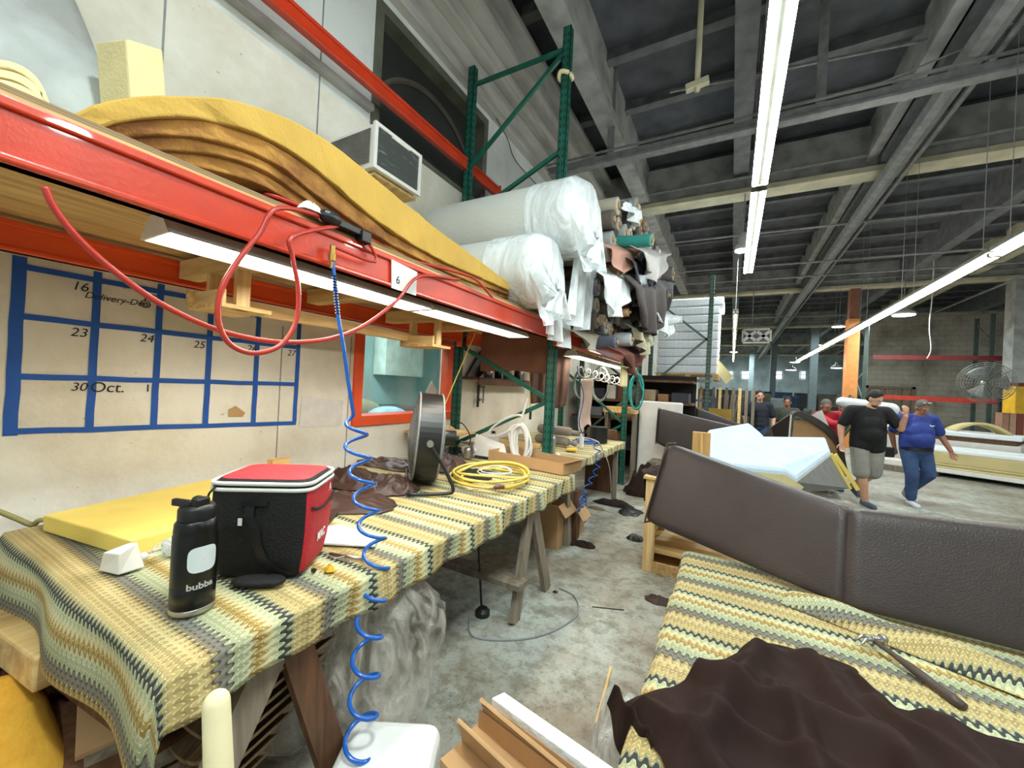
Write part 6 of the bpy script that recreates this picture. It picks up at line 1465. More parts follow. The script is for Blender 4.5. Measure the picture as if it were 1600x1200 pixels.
tag(MB().grid(lambda u, v: Vector((at(975 + 65 * u, 1092 + 85 * u, z=ZT).x - .03 - .02 * v, at(975 + 65 * u, 1092 + 85 * u, z=ZT).y - .005 + .012 * math.sin(u * 16), ZT + .035 - .22 * v * (.3 + u))), 24, 12).build('brown_cloth_edge', M['browncloth'], smooth=True, solid=.003), 'dark brown cloth edge spilling over the low table corner', 'cloth')
# ================================================================== PINE SHELF UNIT
x0, x1, y0, y1, h_ = -.62, .12, 3.62, 4.25, .80
t = thing('pine_shelf', 'raw pine shelf frame standing in the aisle behind the booth back', 'shelf frame', ((x0 + x1) / 2, (y0 + y1) / 2, 0))
for (x, y) in ((x0, y0), (x1, y0), (x0, y1), (x1, y1)): MB().bb(x, x + .09, y, y + .04, 0, h_).build('post', M['pinez'], t, bevel=.003)
for z in (.03, .16, .44): MB().bb(x0 + .02, x1 + .07, y0 + .045, y1 - .005, z, z + .02).build('shelf', M['plyx'], t)
for z in (h_ - .09, .46, .0): MB().bb(x0 + .09, x1, y0 + .005, y0 + .035, z, z + .09).build('front_rail', M['pine'], t)
MB().bb(x0 + .005, x0 + .03, y0 + .04, y1, .0, h_).build('side_panel', M['ply'], t)
MB().bb(x0 - .02, x1 + .11, y0 - .02, y1 + .06, h_, h_ + .02).build('top', M['ply'], t)
crumple('dark_cover', 'dark cloth thrown over the pine shelf top', 'cloth', (-.45, 3.95, h_ + .021), .26, .30, .05, 'browncloth', .1, 81)
hang('dark_cover_edge', 'dark cloth end hanging off the pine shelf', 'cloth', ((-.66, 3.70, h_ + .03), (-.66, 4.2, h_ + .03)), .28, (54, 42, 36), .02, 3, narrow=.7)
tag(MB().box((-.42, 3.85, h_ + .10), (.14, .12, .06), rz(.2)).build('foam_piece', M['foampale'], bevel=.006), 'small cream foam piece on the dark cloth of the pine shelf', 'foam')
# second booth and its plywood end
B2 = [(-.80, 4.62), (.55, 4.35)]
def pxbooth(name, label, stations, th, lean):
    base = []; zb_ = []; tp = []
    for (px, pyt, pyb, yy) in stations:
        top = at(px, pyt, y=yy); bot = at(px, pyb, y=yy); base.append((bot.x, yy)); zb_.append(bot.z); tp.append(top.z - bot.z)
    return booth(name, label, base, .4, th, lean=lean, zbs=zb_, tops=tp)
pxbooth('booth_section', 'middle grey brown leather booth back beyond the pine shelf', [(1024, 638, 693, 6.9), (1150, 668, 742, 6.75)], .13, .1)
pxbooth('booth_section', 'rear brown booth back showing only its top edge', [(1084, 636, 700, 8.0), (1184, 674, 735, 8.05)], .14, .1)
t = thing('trestle', 'low wooden trestle carrying the middle booth backs', 'stand', (-.4, 7.4, 0))
MB().bb(-1.15, .7, 6.8, 8.2, .36, .42).build('top', M['greywood'], t)
for (x, y) in ((-1.1, 6.9), (.6, 6.9), (-1.1, 8.0), (.6, 8.0)): MB().bb(x, x + .06, y, y + .06, 0, .36).build('leg', M['greywood'], t)
a, q = at(1083, 674, y=4.9), at(1109, 714, y=4.9)
tag(MB().bb(a.x, q.x, 4.85, 4.93, .55, a.z).build('plywood_end', wood('striped_plywood_end', (176, 128, 62), (238, 200, 134), 'z', 22), bevel=.004), 'upright plywood end board in front of the middle booth', 'board')
tag(MB().bb(a.x - .1, q.x + .1, 4.7, 5.0, 0, .549).build('support_crate', M['greywood']), 'support crate hidden under the plywood end board', 'crate')
# white fleece bench frame
V3 = {'A': (1108, 716, 5.0), 'B': (1145, 727, 5.0), 'C': (1228, 735, 5.5), 'D': (1245, 746, 5.6), 'E': (1298, 706, 7.3), 'F': (1290, 684, 7.9), 'G': (1192, 683, 6.3), 'H': (1186, 676, 6.3), 'I': (1168, 661, 6.4), 'J': (1106, 672, 5.8)}
V3 = {k: at(a, b_, y=y) for k, (a, b_, y) in V3.items()}
L = [V3[k] for k in 'ABCDEFGHIJ']; cen = sum(L, Vector()) / len(L)
t = thing('booth_seat_frame', 'unfinished booth seat padded with pale blue white batting', 'booth seat', (cen.x, cen.y, 0))
n = len(L); b = MB()
rings = [([p + Vector((0, 0, -.05)) for p in L]), ([p + Vector((0, 0, -.015)) for p in L]), ([p.lerp(cen, .035) + Vector((0, 0, .012)) for p in L]), ([p.lerp(cen, .12) + Vector((0, 0, .02)) for p in L])]
V = [v for r in rings for v in r]; F = [(i * n + k, i * n + (k + 1) % n, (i + 1) * n + (k + 1) % n, (i + 1) * n + k) for i in range(3) for k in range(n)] + [tuple(3 * n + k for k in range(n))]
b.add(V, F); b.build('batting_cover', mat('pale_blue_batting', (206, 226, 242), .95, var=.05, vs=4, bump=.3, bs=30), t, smooth=False, bevel=.02, segs=4)
lo = [p + Vector((0, 0, -.05)) for p in L]; lo2 = [p + Vector((0, .02, -.20)) for p in L]
b = MB(); b.prism(lo2[:4] + [lo2[4], lo2[9]], lo[:4] + [lo[4], lo[9]]); b.build('foam_edge', M['foampale'], t)
Dp, Ep = V3['D'], V3['E']; g1 = at(1250, 769, y=6.9); g2 = at(1327, 763, y=7.6); g1.z = .0; g2.z = .0
g1 = at(1250, 769, y=6.0); g2 = at(1328, 764, y=7.4)
MB().prism([Dp + Vector((0, 0, -.06)), Ep + Vector((0, 0, -.06)), g2, g1], [q + Vector((.02, .05, 0)) for q in (Dp + Vector((0, 0, -.06)), Ep + Vector((0, 0, -.06)), g2, g1)]).build('bottom_board', M['greyplastic'], t)
for o_ in (0, 1):
    a_ = Ep + Vector((.0 + .05 * o_, 0, -.03)); e_ = g2 + Vector((.0 + .09 * o_, 0, 0)); MB().bar(a_, e_, .05, .03, (0, 1, 0)).build('yellow_strut', M['foamfresh'], t)
MB().bb(.1, .9, 5.4, 6.6, 0, min(g1.z, g2.z)).build('base_block', M['greywood'], t)
# third booth: curved end seen from the side
t = thing('booth_end', 'brown leather booth end with wooden core under its arched rim', 'booth end', (.9, 8.4, 0))
Y3 = 8.55
poly = [(1180, 692), (1205, 668), (1236, 646), (1238, 700), (1180, 712)]
A_ = [at(a, b_, y=Y3 - (.0 if a < 1230 else .25)) for a, b_ in poly]; A_[3].z = A_[4].z = 0
MB().prism(A_, [p + Vector((0, .12, 0)) for p in A_]).build('side_panel', M['leather'], t, bevel=.01)
arch = [(1237, 650), (1245, 643), (1262, 646), (1290, 662), (1308, 680), (1318, 700), (1322, 722), (1326, 740)]
S = smoothpath([at(a, b_, y=Y3 - .22) for a, b_ in arch], 5)
b = MB(); 
for w0 in (0,):
    A2 = S; B2_ = [p + Vector((-.02 - .03 * min(1, i / 8), 0, -.09)) for i, p in enumerate(S)]; b.strip(A2, B2_, (0, .45, 0))
b.build('arched_rim', M['leather'], t, bevel=.015)
core = [at(a, b_, y=Y3 - .1) for a, b_ in ((1240, 656), (1262, 658), (1285, 672), (1302, 690), (1312, 703), (1238, 720))]; core[-1].z = .1; core.insert(-1, Vector((core[-2].x, core[-2].y, .1)))
MB().prism(core, [p + Vector((0, .04, 0)) for p in core]).build('wood_core', M['card'], t)
MB().tube([at(1236, 648, y=Y3 - .27), at(1232, 695, y=Y3 - .27)], .012, 6).build('welt', M['paper'], t)
MB().bb(.6, 1.5, 8.5, 8.8, 0, .25).build('plinth', M['greywood'], t)
# ================================================================== RIGHT SIDE FOAM STACKS
def rslab(name, label, c, L, Wd, z0, z1, ang, m, bevel=.02, cat='foam', group=None):
    R = rz(ang); return tag(MB().box((c[0], c[1], (z0 + z1) / 2), (L, Wd, z1 - z0), R).build(name, m if not isinstance(m, str) else M[m], bevel=bevel), label, cat, group)
ANG = math.radians(-27)
C = (6.0, 12.35)
for k in range(3):
    pass
t = thing('low_pallet', 'dark pallet lifting the long foam stack off the floor', 'pallet', (C[0], C[1], 0))
for k in (-1, 0, 1): MB().box((C[0] + math.cos(ANG) * 1.8 * k, C[1] + math.sin(ANG) * 1.8 * k, .05), (.15, 1.5, .1), rz(ANG)).build('stringer', M['brownwood'], t)
gname = 'long foam sheets stacked on the low pallet'
z = .10
for k, (h__, m_, l, dx) in enumerate(((.10, 'paper', 'white foam sheet at the bottom of the long stack', 0), (.06, 'foampale', 'thin cream foam sheet second from the bottom of the long stack', .03), (.05, 'foamtan', 'tan foam sheet in the middle of the long stack', -.02), (.24, 'foamtan', 'thick tan foam block marked with a letter in the long stack', 0), (.07, 'white', 'white foam sheet on top of the long stack', .05))):
    rslab('foam_layer', l, (C[0] + dx, C[1]), 4.6, 1.5, z, z + h__ - .002, ANG, m_, .015, group=gname); z += h__
text('K', .18, at(1548, 715, y=11.55), ((math.cos(ANG), math.sin(ANG), 0), (0, 0, 1), (0, -1, 0)), M['ink'], None, 'handwriting') if 0 else None
Rn = rz(ANG); pk = Vector((C[0], C[1], 0)) + Rn @ Vector((-.35, -.755, 0)); pk.z = .43
o = text('A', .16, pk, (Rn @ Vector((1, 0, 0)), (0, 0, 1), Rn @ Vector((0, -1, 0))), M['ink'], None, 'handwriting', shear=.3)
ob = [q for q in bpy.data.objects if q.get('label', '').startswith('thick tan foam block')][0]; w_ = o.location.copy(); o.parent = ob; o.location = w_ - ob.location
o = rslab('foam_layer', 'white foam sheet stacked behind the long stack', (5.05, 14.8), 2.5, 1.6, .10, .75, ANG, 'paper', .03); 
rslab('foam_layer', 'dark board lying in the rear foam stack', (5.05, 14.8), 2.4, 1.6, .752, .86, ANG, 'brownwood', .01)
rslab('foam_layer', 'long white foam sheet on the rear stack', (5.0, 14.78), 2.6, 1.7, .862, .96, ANG, 'white', .03)
b = MB(); 
def dome(u, v): return Vector((5.1 + .85 * u, 14.6 + .6 * v - .43 * u, .965 + .26 * math.sin(PI * u) ** .8 * (1 - .1 * v)))
tag(b.grid(dome, 24, 4).build('foam_arch', M['foamtan'], smooth=True, solid=.05), 'pale foam sheet arched over the rear white stack', 'foam')
tag(MB().bb(3.35, 3.9, 14.6, 15.4, .0, .5).build('foam_bale', M['foam'], bevel=.05), 'yellow foam bale between the two walking men', 'foam')
rslab('plank', 'wooden plank lying on the floor behind the walking men', (3.30, 12.95), 1.0, .5, .0, .12, ANG, 'greywood', .01, 'plank'); rslab('plank', 'pale board on the plank behind the walking men', (3.30, 12.97), .9, .5, .122, .26, ANG, 'paper', .02, 'board')
crumple('white_wrap', 'grey white plastic wrap heaped on the long foam stack', 'plastic', (6.3, 12.1, .622), 1.0, .35, .16, 'white', ANG, 91)
# racking against the block wall
for (px, l) in ((1350, 'grey green rack upright right of the orange column'), (1547, 'dark rack upright beside the white column')):
    p = at(px, 600, y=18.5 if px < 1400 else 19.5); upright(p.x, p.x + .02, p.y, 4.9 if px < 1400 else 5.2, l, mat('dim_green', (70, 92, 84), .5), [(.3, .3, 0)]) if 0 else None
    t = thing('rack_upright', l, 'rack upright', (p.x, p.y, 0))
    for yy in (p.y, p.y + 1.0): MB().bb(p.x - .05, p.x + .05, yy - .04, yy + .04, 0, 4.8).build('post', mat('dim_green', (66, 84, 78), .5), t)
    for z in (.5, 1.6, 2.7, 3.8): MB().bar((p.x, p.y, z), (p.x, p.y + 1.0, z + (.8 if int(z) % 2 else -.3)), .03, .04).build('brace', M['steelg'], t)
a, q = at(1364, 550, y=18.4), at(1560, 559, y=19.4)
darkred = mat('dull_red', (112, 34, 36), .5)
MBr = MB(); MBr.bar((a.x, 18.4, 3.2), (9.6, 18.4, 3.2), .06, .15); tag(MBr.build('rack_beam', darkred), 'upper dull red rack beam before the block wall', 'rack beam')
tag(MB().bar((4.3, 18.4, 1.82), (9.6, 18.4, 1.82), .06, .15).build('rack_beam', mat('bright_red_orange', (178, 52, 40), .5)), 'lower bright red rack beam behind the walking men', 'rack beam')
tag(MB().bar((8.2, 17.9, 1.93), (9.6, 18.6, 1.95), .5, .08).build('board_pile', M['greywood']), 'grey boards lying on the lower red beam', 'boards')
# pedestal fan
p = at(1540, 598, y=16.0); t = thing('pedestal_fan', 'large round wire pedestal fan before the block wall', 'fan', (p.x + .9, p.y, 0))
ax = Vector((-.55, -.8, -.1)).normalized(); R = ax.to_track_quat('Z', 'Y').to_matrix(); b = MB(); r_ = .56
for k in range(1, 11):
    rr = r_ * k / 10
    for s in (-1, 1): b.tube([p + R @ Vector((rr * math.cos(2 * PI * i / 32), rr * math.sin(2 * PI * i / 32), s * (.10 * (1 - (k / 10) ** 2) + .05))) for i in range(32)], .006, 4, True)
for i in range(20):
    a_ = 2 * PI * i / 20
    for s in (-1, 1): b.tube([p + R @ Vector((rr_ * math.cos(a_), rr_ * math.sin(a_), s * (.10 * (1 - (rr_ / r_) ** 2) + .05))) for rr_ in (.05, .25, .4, r_)], .006, 4)
b.build('wire_guard', mat('dusty_wire', (128, 128, 122), .7), t)
MB().ell(p + R @ Vector((0, 0, .14)), .07).build('hub', M['chrome'], t, smooth=True)
for i in range(3):
    b = MB(); b.grid(lambda u, v, i=i: p + R @ Vector(((.06 + .38 * u) * math.cos(2 * PI * i / 3 + (v - .5) * 1.0), (.06 + .38 * u) * math.sin(2 * PI * i / 3 + (v - .5) * 1.0), (v - .5) * .12)), 6, 5).build('blade', M['steelg'], t, smooth=True, solid=.006)
MB().bar(p + R @ Vector((0, 0, -.08)), p + Vector((.5, .42, 0)), .12, .12).build('motor', M['black'], t); MB().cyl((p.x + .45, p.y + .4, 0), (p.x + .45, p.y + .4, p.z + .2), .04, 10).build('pole', M['black'], t); MB().cyl((p.x + .45, p.y + .4, 0), (p.x + .45, p.y + .4, .05), .28, 24).build('base', M['black'], t)
# tree trunk like wrapped bundle and tag post at the right edge
a = at(1580, 645, y=14.9); t = thing('wood_bundle', 'reddish brown upright wood bundle by the yellow column foot', 'bundle', (a.x, 14.9, 0))
for k, (dx, cc) in enumerate(((-.12, (150, 112, 92)), (.0, (170, 134, 112)), (.12, (120, 60, 50)))): MB().bb(a.x + dx - .07, a.x + dx + .06, 14.8, 15.1, .3, 1.5).build('board', cmat(cc), t)
MB().bb(a.x - .25, a.x + .3, 14.7, 15.3, 0, .3).build('crate', M['brownwood'], t)
t = thing('yellow_guard', 'yellow machine housing at the right frame edge', 'guard', (7.4, 16.8, 0)); a = at(1587, 603, y=16.6)
MB().bb(a.x, a.x + .9, 16.6, 17.2, .75, a.z).build('housing', M['yellow'], t, bevel=.02); MB().bb(a.x + .05, a.x + .9, 16.65, 17.2, 0, .75).build('wooden_base', M['ply'], t)
MB().bb(a.x - .1, a.x + .9, 16.5, 16.6, .72, .76).build('white_rail', M['paper'], t); MB().bb(a.x, a.x + .95, 16.58, 17.22, a.z, a.z + .09).build('red_band', darkred, t)
tag(MB().tube(smoothpath([(5.15, 16.5, 6.5), (5.15, 16.5, 4.9), (5.12, 16.5, 4.0), (5.18, 16.5, 3.3), (5.1, 16.5, 3.0)], 5), .015, 6).build('pull_rope', M['paper']), 'white rope hanging from the roof before the block wall', 'rope')
# clutter in the far hall
random.seed(5)
farcol = [((60, 84, 112), 'blue'), ((52, 56, 62), 'charcoal'), ((96, 90, 80), 'taupe'), ((70, 74, 60), 'olive'), ((120, 130, 136), 'grey'), ((44, 60, 84), 'navy')]
pos = ['leftmost', 'second from left', 'third from left', 'fourth from left', 'centre left', 'centre', 'centre right', 'fourth from right', 'third from right', 'second from right', 'rightmost', 'last']
for k in range(9):
    x = -1.2 + .68 * k; y = 20 + 1.5 * (k % 3); h__ = random.uniform(1.0, 1.8); c_, cn = farcol[k % 6]
    tag(MB().bb(x, x + .62, y, y + .8, 0, h__).build('fabric_bale', cmat(c_), bevel=.08), '%s bale standing across the far hall, %s' % (cn, pos[k]), 'bale', 'bales across the far hall')
for k in range(8):
    x = -2 + 1.1 * k; c_, cn = farcol[(k + 2) % 6]
    tag(MB().bb(x, x + .9, 30, 31, 0, 2.0 + .6 * nz(k, 3)).build('storage_rack', cmat(c_)), '%s rack block far back under the windows, %s' % (cn, pos[k]), 'rack', 'racks far back under the windows')
for k in range(7):
    a_ = at(1262 + 5 * k, 650 - 3 * k, y=13 + .1 * k); tag(MB().bar((a_.x, a_.y, .0), (a_.x + .9, a_.y + .2, 1.75 - .05 * k), .05, .07, (0, 1, 0)).build('leaning_tube', cmat([(86, 92, 66), (110, 104, 90), (70, 74, 60)][k % 3])), pos[k] + ' of the tubes leaning left of the red shirted man', 'tube', 'tubes leaning behind the booth end')
# ================================================================== PEOPLE
def person(label, base, ang, H, skin, J, cloth, face=True, hair=None, cap=None, build=1.0):
    """J: joints in body axes (l = person's left, f = forward, u = up), metres for a 1.75 m figure"""
    s = H / 1.75; B = Vector((base[0], base[1], base[2] if len(base) > 2 else 0)); ca, sa = math.cos(ang), math.sin(ang)
    Fv = Vector((sa, -ca, 0)); Lv = Vector((ca, sa, 0))       # ang 0 faces -y (towards the viewer)
    def W_(p): return B + (Lv * p[0] + Fv * p[1] + Vector((0, 0, p[2]))) * s
    D = dict(pel=(0, 0, .95), waist=(0, .0, 1.10), chest=(0, 0, 1.30), neck=(0, 0, 1.47), head=(0, .03, 1.62),
             shL=(.19, 0, 1.42), shR=(-.19, 0, 1.42), elL=(.25, -.02, 1.13), elR=(-.25, -.02, 1.13), wrL=(.26, .08, .88), wrR=(-.26, .08, .88),
             hdL=None, hdR=None, hipL=(.095, 0, .92), hipR=(-.095, 0, .92), knL=(.11, .03, .50), knR=(-.11, .03, .50), anL=(.12, 0, .09), anR=(-.12, 0, .09), toL=None, toR=None)
    D.update(J); P = {k: (Vector(v) if v is not None else None) for k, v in D.items()}
    t = thing('person', label, 'person', B)
    for sd in 'LR':
        if P['to' + sd] is None: P['to' + sd] = P['an' + sd] + Vector((.02 if sd == 'L' else -.02, .17, -.06))
        if P['hd' + sd] is None: P['hd' + sd] = (P['wr' + sd] - P['el' + sd]).normalized()
    k_ = build
    def cp(b, a, c, r1, r2, n=12): b.cap(W_(a), W_(c), r1 * s, r2 * s, n)
    Rw = Matrix((Lv, Fv, Vector((0, 0, 1)))).transposed()
    def el(b, c, r, R=None): b.ell(W_(c), Vector(r) * s, Rw @ R if R else Rw, 18, 12)
    hd = P['head']; tilt = cloth.get('tilt', 0); yaw = cloth.get('yaw', 0)
    HR = Matrix.Rotation(yaw, 3, 'Z') @ Matrix.Rotation(-tilt, 3, 'X')
    def hp_(x, y, z): return hd + HR @ Vector((x, y, z))
    b = MB()
    # head with jaw, nose, ears, brow
    el(b, hp_(0, -.01, .03), (.074, .092, .10), HR); el(b, hp_(0, .022, -.045), (.055, .062, .062), HR); el(b, hp_(0, .03, -.085), (.032, .035, .026), HR)
    el(b, hp_(0, .092, -.012), (.011, .020, .024), HR); el(b, hp_(0, .082, .03), (.05, .012, .010), HR)
    for q in (-1, 1): el(b, hp_(q * .077, -.005, -.005), (.012, .020, .032), HR)
    el(b, hp_(0, .078, -.055), (.024, .012, .009), HR)
    cp(b, P['neck'] - Vector((0, 0, .03)), hd + Vector((0, -.02, -.06)), .062 * k_, .056)
    # trunk
    el(b, P['chest'], (.165 * k_, .105 * k_, .19)); el(b, P['waist'], (.145 * k_, .105 * k_, .16)); el(b, P['pel'], (.155 * k_, .11 * k_, .13))
    cp(b, P['shL'], P['shR'], .062, .062); cp(b, P['chest'], P['neck'], .09, .065)
    for sd, q in (('L', 1), ('R', -1)):
        cp(b, P['sh' + sd], P['el' + sd], .052 * k_, .041 * k_); cp(b, P['el' + sd], P['wr' + sd], .041 * k_, .027 * k_)
        cp(b, P['hip' + sd], P['kn' + sd], .088 * k_, .058 * k_); cp(b, P['kn' + sd], P['kn' + sd].lerp(P['an' + sd], .35), .055 * k_, .060 * k_); cp(b, P['kn' + sd].lerp(P['an' + sd], .3), P['an' + sd], .060 * k_, .036 * k_)
        cp(b, P['an' + sd] + Vector((0, -.03, -.03)), P['to' + sd], .036, .026)
        # hand: palm and five fingers
        d = P['hd' + sd].normalized(); w = P['wr' + sd]; up = Vector((0, 1, 0)) if abs(d.y) < .8 else Vector((0, 0, 1)); sx = d.cross(up).normalized() * (1 if sd == 'L' else -1); nn_ = d.cross(sx)
        bc = 1 if nn_.dot(Vector((-q, 0, 0))) > 0 else -1
        for o_ in (-.024, -.008, .008, .024): cp(b, w + d * .02 + sx * o_ * .6, w + d * .085 + sx * o_, .015, .012, 8)
        for i_, (o_, L_) in enumerate(((-.030, .055), (-.010, .070), (.011, .074), (.031, .066))):
            k0 = w + d * .09 + sx * o_; k1 = k0 + (d + nn_ * bc * .35).normalized() * L_ * .55; k2 = k1 + (d * .6 + nn_ * bc * .8).normalized() * L_ * .5
            cp(b, k0, k1, .0098, .009, 8); cp(b, k1, k2, .009, .0075, 8)
        th0 = w + d * .035 + sx * .030; th1 = th0 + (d * .7 + sx * .7).normalized() * .045; th2 = th1 + (d * .9 + nn_ * bc * .3).normalized() * .032
        cp(b, th0, th1, .013, .011, 8); cp(b, th1, th2, .011, .0085, 8)
    b.build('body', M[skin], t, smooth=True, voxel=.0085)
    # face parts
    if face:
        for q in (-1, 1):
            bb_ = MB(); el(bb_, hp_(q * .032, .079, .008), (.013, .008, .006), HR); bb_.build('eye', M['whiteplastic'], t, smooth=True)
            bb_ = MB(); el(bb_, hp_(q * .032, .0865, .008), (.006, .003, .006), HR); bb_.build('pupil', M['black'], t, smooth=True)
            bb_ = MB(); el(bb_, hp_(q * .032, .088, .030), (.020, .006, .004), HR); bb_.build('eyebrow', M[hair or 'hair'], t, smooth=True)
        bb_ = MB(); el(bb_, hp_(0, .088, -.055), (.022, .005, .004), HR); bb_.build('lips', cmat((150, 84, 74)), t, smooth=True)
    if hair:
        bb_ = MB(); el(bb_, hp_(0, -.022, .052), (.083, .094, .092), HR); el(bb_, hp_(0, -.055, .0), (.074, .060, .075), HR)
        if cloth.get('beard'): el(bb_, hp_(0, .035, -.085), (.048, .052, .032), HR)
        bb_.build('hair', M[hair], t, smooth=True, voxel=.009)
    if cap:
        bb_ = MB(); el(bb_, hp_(0, -.012, .062), (.090, .103, .075), HR); bb_.bar(W_(hp_(0, .05, .055)), W_(hp_(0, .165, .040)), .13 * s, .010, (0, 0, 1)); bb_.build('cap', M[cap], t, smooth=True, voxel=.008)
    # shirt
    fat = cloth.get('belly', 0)
    b = MB(); el(b, P['chest'], (.185 * k_, .125 * k_, .20)); el(b, P['waist'] + Vector((0, fat * .5, -.02)), (.172 * k_, .125 * k_ + fat, .18)); el(b, P['pel'] + Vector((0, 0, .03)), (.178 * k_, .130 * k_ + fat * .4, .12 * max(.7, cloth.get('hem', 1))))
    el(b, P['chest'].lerp(P['waist'], .5) + Vector((0, fat * .35, 0)), (.184 * k_, .126 * k_ + fat * .6, .20)); hm_ = cloth.get('hem', 1); b.cap(W_(P['waist'] + Vector((-.06 * k_, fat * .2, 0))), W_(P['pel'] + Vector((-.07 * k_, fat * .15, -.10 * (hm_ - .75)))), (.112 * k_ + fat * .35) * s, (.112 * k_ + fat * .2) * s); b.cap(W_(P['waist'] + Vector((.06 * k_, fat * .2, 0))), W_(P['pel'] + Vector((.07 * k_, fat * .15, -.10 * (hm_ - .75)))), (.112 * k_ + fat * .35) * s, (.112 * k_ + fat * .2) * s); cp(b, P['shL'] - Vector((.01, 0, 0)), P['shR'] + Vector((.01, 0, 0)), .075 * k_, .075 * k_); cp(b, P['chest'], P['neck'] - Vector((0, 0, .045)), .11 * k_, .078 * k_)
    for sd in 'LR':
        f_ = cloth.get('sleeve', .62); e = P['sh' + sd].lerp(P['el' + sd], min(1, f_)); cp(b, P['sh' + sd], e, .073 * k_, .066 * k_)
        if f_ > 1: cp(b, P['el' + sd], P['el' + sd].lerp(P['wr' + sd], f_ - 1), .062 * k_, .048 * k_)
    b.build('shirt', M[cloth['shirt']], t, smooth=True, voxel=.011)
    # trousers or shorts
    b = MB(); el(b, P['pel'] - Vector((0, -fat * .15, .03)), (.176 * k_, .128 * k_ + fat * .25, .13) if cloth.get('hem', 1) < 1 else (.160 * k_, .112 * k_, .10)); lg = cloth.get('leg', 1.9)
    for sd in 'LR':
        f_ = min(1, lg); e = P['hip' + sd].lerp(P['kn' + sd], f_); cp(b, P['hip' + sd], e, .105 * k_, (.092 if lg <= 1 else .076) * k_)
        if lg > 1: cp(b, P['kn' + sd], P['kn' + sd].lerp(P['an' + sd], lg - 1), .076 * k_, .062 * k_)
    b.build('trousers' if lg > 1 else 'shorts', M[cloth['pants']], t, smooth=True, voxel=.011)
    if cloth.get('belt'):
        b = MB(); c = P['pel'] + Vector((0, fat * .2, -.02)); ring = [W_(c + Vector((.182 * k_ * math.cos(a), (.135 * k_ + fat * .3) * math.sin(a), 0))) for a in [2 * PI * i / 32 for i in range(32)]]
        b.strip([p + Vector((0, 0, .022)) for p in ring] + [ring[0] + Vector((0, 0, .022))], [p - Vector((0, 0, .022)) for p in ring] + [ring[0] - Vector((0, 0, .022))], (0, 0, .0001)); b.build('belt', M['black'], t, solid=.004)
    for sd in 'LR':
        a_ = P['an' + sd]; to = P['to' + sd]; b = MB(); cp(b, a_ + Vector((0, -.045, -.045)), to + Vector((0, .02, 0)), .046, .042); cp(b, a_ + Vector((0, -.02, -.0)), a_ + Vector((0, -.03, -.04)), .046, .045)
        b.build('shoe', M[cloth['shoe']], t, smooth=True, voxel=.009)
        b = MB(); b.cap(W_(a_ + Vector((0, -.05, -.077))), W_(to + Vector((0, .02, -.028))), .030 * s, .030 * s, 10); b.build('sole', M['shoew'], t, smooth=True)
    return t, W_, hp_, HR, P
# black shirt, grey shorts
man, Wm, hm, HRm, Pm = person('person in black t-shirt and grey shorts walking beside the man in blue', (1.84, 7.95), math.radians(10), 1.77, 'skin',
    dict(head=(.03, .085, 1.605), neck=(.0, .02, 1.47), shL=(.215, .0, 1.42), shR=(-.215, .0, 1.42), elL=(.345, .10, 1.19), wrL=(.335, .22, 1.38), hdL=(-.1, .2, 1), elR=(-.33, -.02, 1.16), wrR=(-.34, .06, .92),
         knL=(.10, -.02, .50), anL=(.02, -.38, .22), toL=(.03, -.26, .10), knR=(-.10, .10, .50), anR=(-.02, .06, .09), toR=(-.0, .24, .035)),
    dict(shirt='blackshirt', pants='greyshorts', shoe='shoe', leg=.98, belly=.055, hem=1.25, tilt=.55, yaw=-.55, beard=True, sleeve=.72), hair='hair', build=1.16)
# blue shirt, jeans
blu, Wb, hb, HRb, Pb = person('person in blue shirt and jeans walking at right with head bowed', (2.56, 8.55), math.radians(14), 1.68, 'skindark',
    dict(head=(.01, .09, 1.585), neck=(0, .03, 1.46), shL=(.21, 0, 1.41), shR=(-.21, 0, 1.41), elL=(.33, .0, 1.15), wrL=(.40, .10, .93), hdL=(.05, .35, -1), elR=(-.27, -.12, 1.16), wrR=(-.22, -.12, .92),
         knR=(-.10, .12, .50), anR=(-.06, .05, .09), knL=(.15, .08, .53), anL=(.06, -.25, .17), toL=(.09, -.13, .05)),
    dict(shirt='blueshirt', pants='denim', shoe='shoew', leg=1.88, belly=.075, hem=.45, tilt=.5, yaw=0, belt=True, sleeve=.75), hair='hairgrey', build=1.14)
# sunglasses on his head and swoosh mark
b = MB(); p_ = Wb(hb(0, .03, .14)); Rw = Matrix((Vector((math.cos(.24), math.sin(.24), 0)), Vector((math.sin(.24), -math.cos(.24), 0)), Vector((0, 0, 1)))).transposed()
for q in (-.034, .034): b.ell(Wb(hb(q, .055, .125)), (.026, .012, .018), Rw, 12, 8)
b.bar(Wb(hb(-.06, .055, .125)), Wb(hb(.06, .055, .125)), .006, .006); b.build('sunglasses', M['chrome'], blu, smooth=True)
def onb(l, f, u): return Wb((l, f, u))
sw = [(.075, 1.315), (.085, 1.298), (.10, 1.298), (.125, 1.308), (.15, 1.322), (.118, 1.312), (.10, 1.309), (.09, 1.312), (.08, 1.328)]
MB().prism([onb(l, .176 - .30 * (l - .10), u) for l, u in sw], [onb(l, .120 - .30 * (l - .10), u) for l, u in sw]).build('swoosh_mark', M['whiteplastic'], blu)
# dark tool bag carried between them
h_ = at(1386, 706, y=8.15); tag(MB().box(h_, (.14, .12, .15), rz(.3)).build('tool_case', M['black'], bevel=.015), 'small black case held low between the two walking men', 'case')
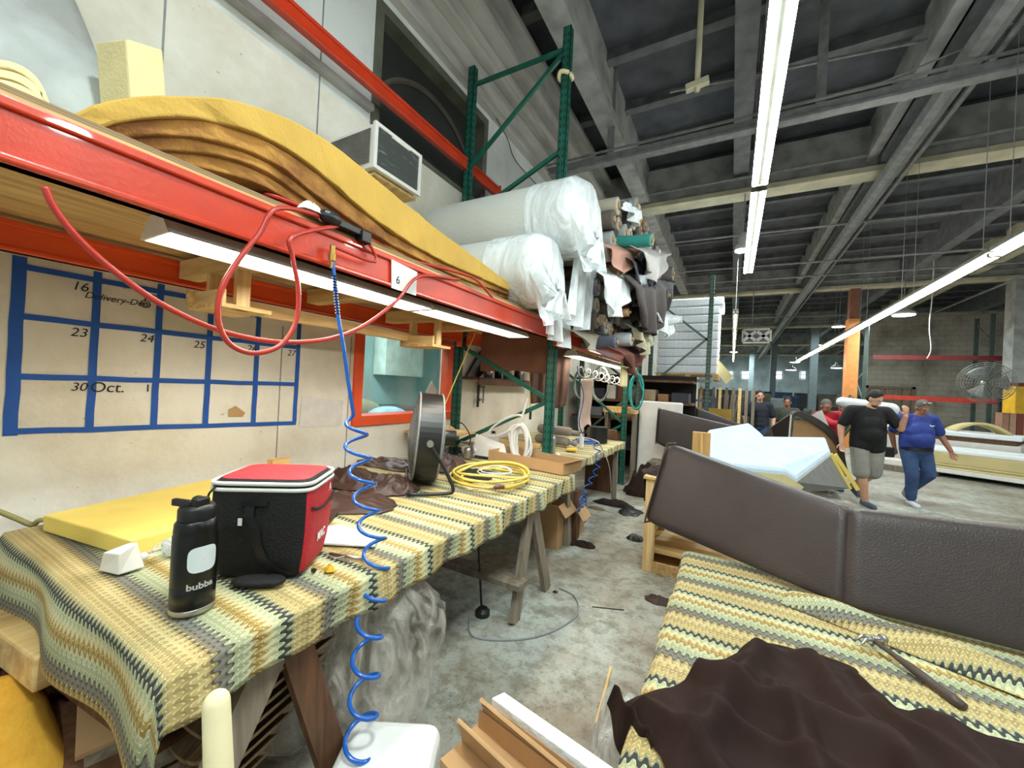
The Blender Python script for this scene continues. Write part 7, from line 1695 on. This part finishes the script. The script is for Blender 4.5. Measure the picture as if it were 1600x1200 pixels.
# red shirt, carrying a white roll on the shoulder
red, Wr, hr, HRr, Pr_ = person('person in red shirt carrying a white foam roll on the shoulder', (1.52, 8.98), math.radians(25), 1.68, 'skindark',
    dict(head=(-.10, .10, 1.52), neck=(-.04, .04, 1.42), chest=(0, .02, 1.26), shL=(.17, .04, 1.38), shR=(-.2, .03, 1.36), elL=(.24, .26, 1.28), wrL=(.06, .30, 1.46), hdL=(-.3, .1, 1), elR=(-.12, .30, 1.22), wrR=(.10, .34, 1.30), hdR=(1, .1, .4),
         knL=(.12, .10, .50), knR=(-.10, -.02, .50), anL=(.12, .04, .09), anR=(-.13, -.14, .10)),
    dict(shirt='redshirt', pants='denim', shoe='black' if 0 else 'shoe', leg=1.9, tilt=.2, yaw=.3, sleeve=1.25), hair='hairgrey', build=1.0)
a = Wr((.10, .12, 1.60)); 
tag(MB().cap(at(1316, 628, y=8.75) + Vector((0, 0, 0)), at(1392, 640, y=9.0), .085, .11, 18).build('foam_roll', M['white'], smooth=True), 'white foam roll on the shoulder of the person in red', 'foam')
tag(MB().bar(at(1275, 652, y=8.75), at(1296, 640, y=8.8), .04, .22, (0, 1, 0)).build('white_panel', M['paper']) if 0 else MB().prism([at(x, y, y=8.62) for x, y in ((1266, 650), (1284, 640), (1296, 668), (1280, 672))], [at(x, y, y=8.66) for x, y in ((1266, 650), (1284, 640), (1296, 668), (1280, 672))]).build('white_sheet', M['paper']), 'white sheet edge below the cap of the crouching man', 'panel')
person('person in navy t-shirt standing still at the back of the aisle', (.56, 10.6), math.radians(4), 1.72, 'skin', dict(elL=(.29, .0, 1.14), wrL=(.27, .1, .9), elR=(-.29, 0, 1.14), wrR=(-.25, .1, .9)),
    dict(shirt='navyshirt', pants='denim', shoe='shoe', sleeve=.8), hair='hair', build=1.12)
person('person in olive t-shirt standing right of the man in navy', (1.12, 10.9), math.radians(-6), 1.60, 'skindark', dict(head=(-.01, .04, 1.62)),
    dict(shirt='oliveshirt', pants='denim', shoe='shoe', sleeve=.8), hair='hair', build=1.08)
person('person in olive cap and shirt stooping left of the person in red', (1.34, 9.75), math.radians(-20), 1.45, 'skindark', dict(head=(.02, .14, 1.56), neck=(0, .07, 1.44)),
    dict(shirt='oliveshirt', pants='denim', shoe='shoe', sleeve=.8, tilt=.5), cap='oliveshirt', hair='hair', build=1.1)
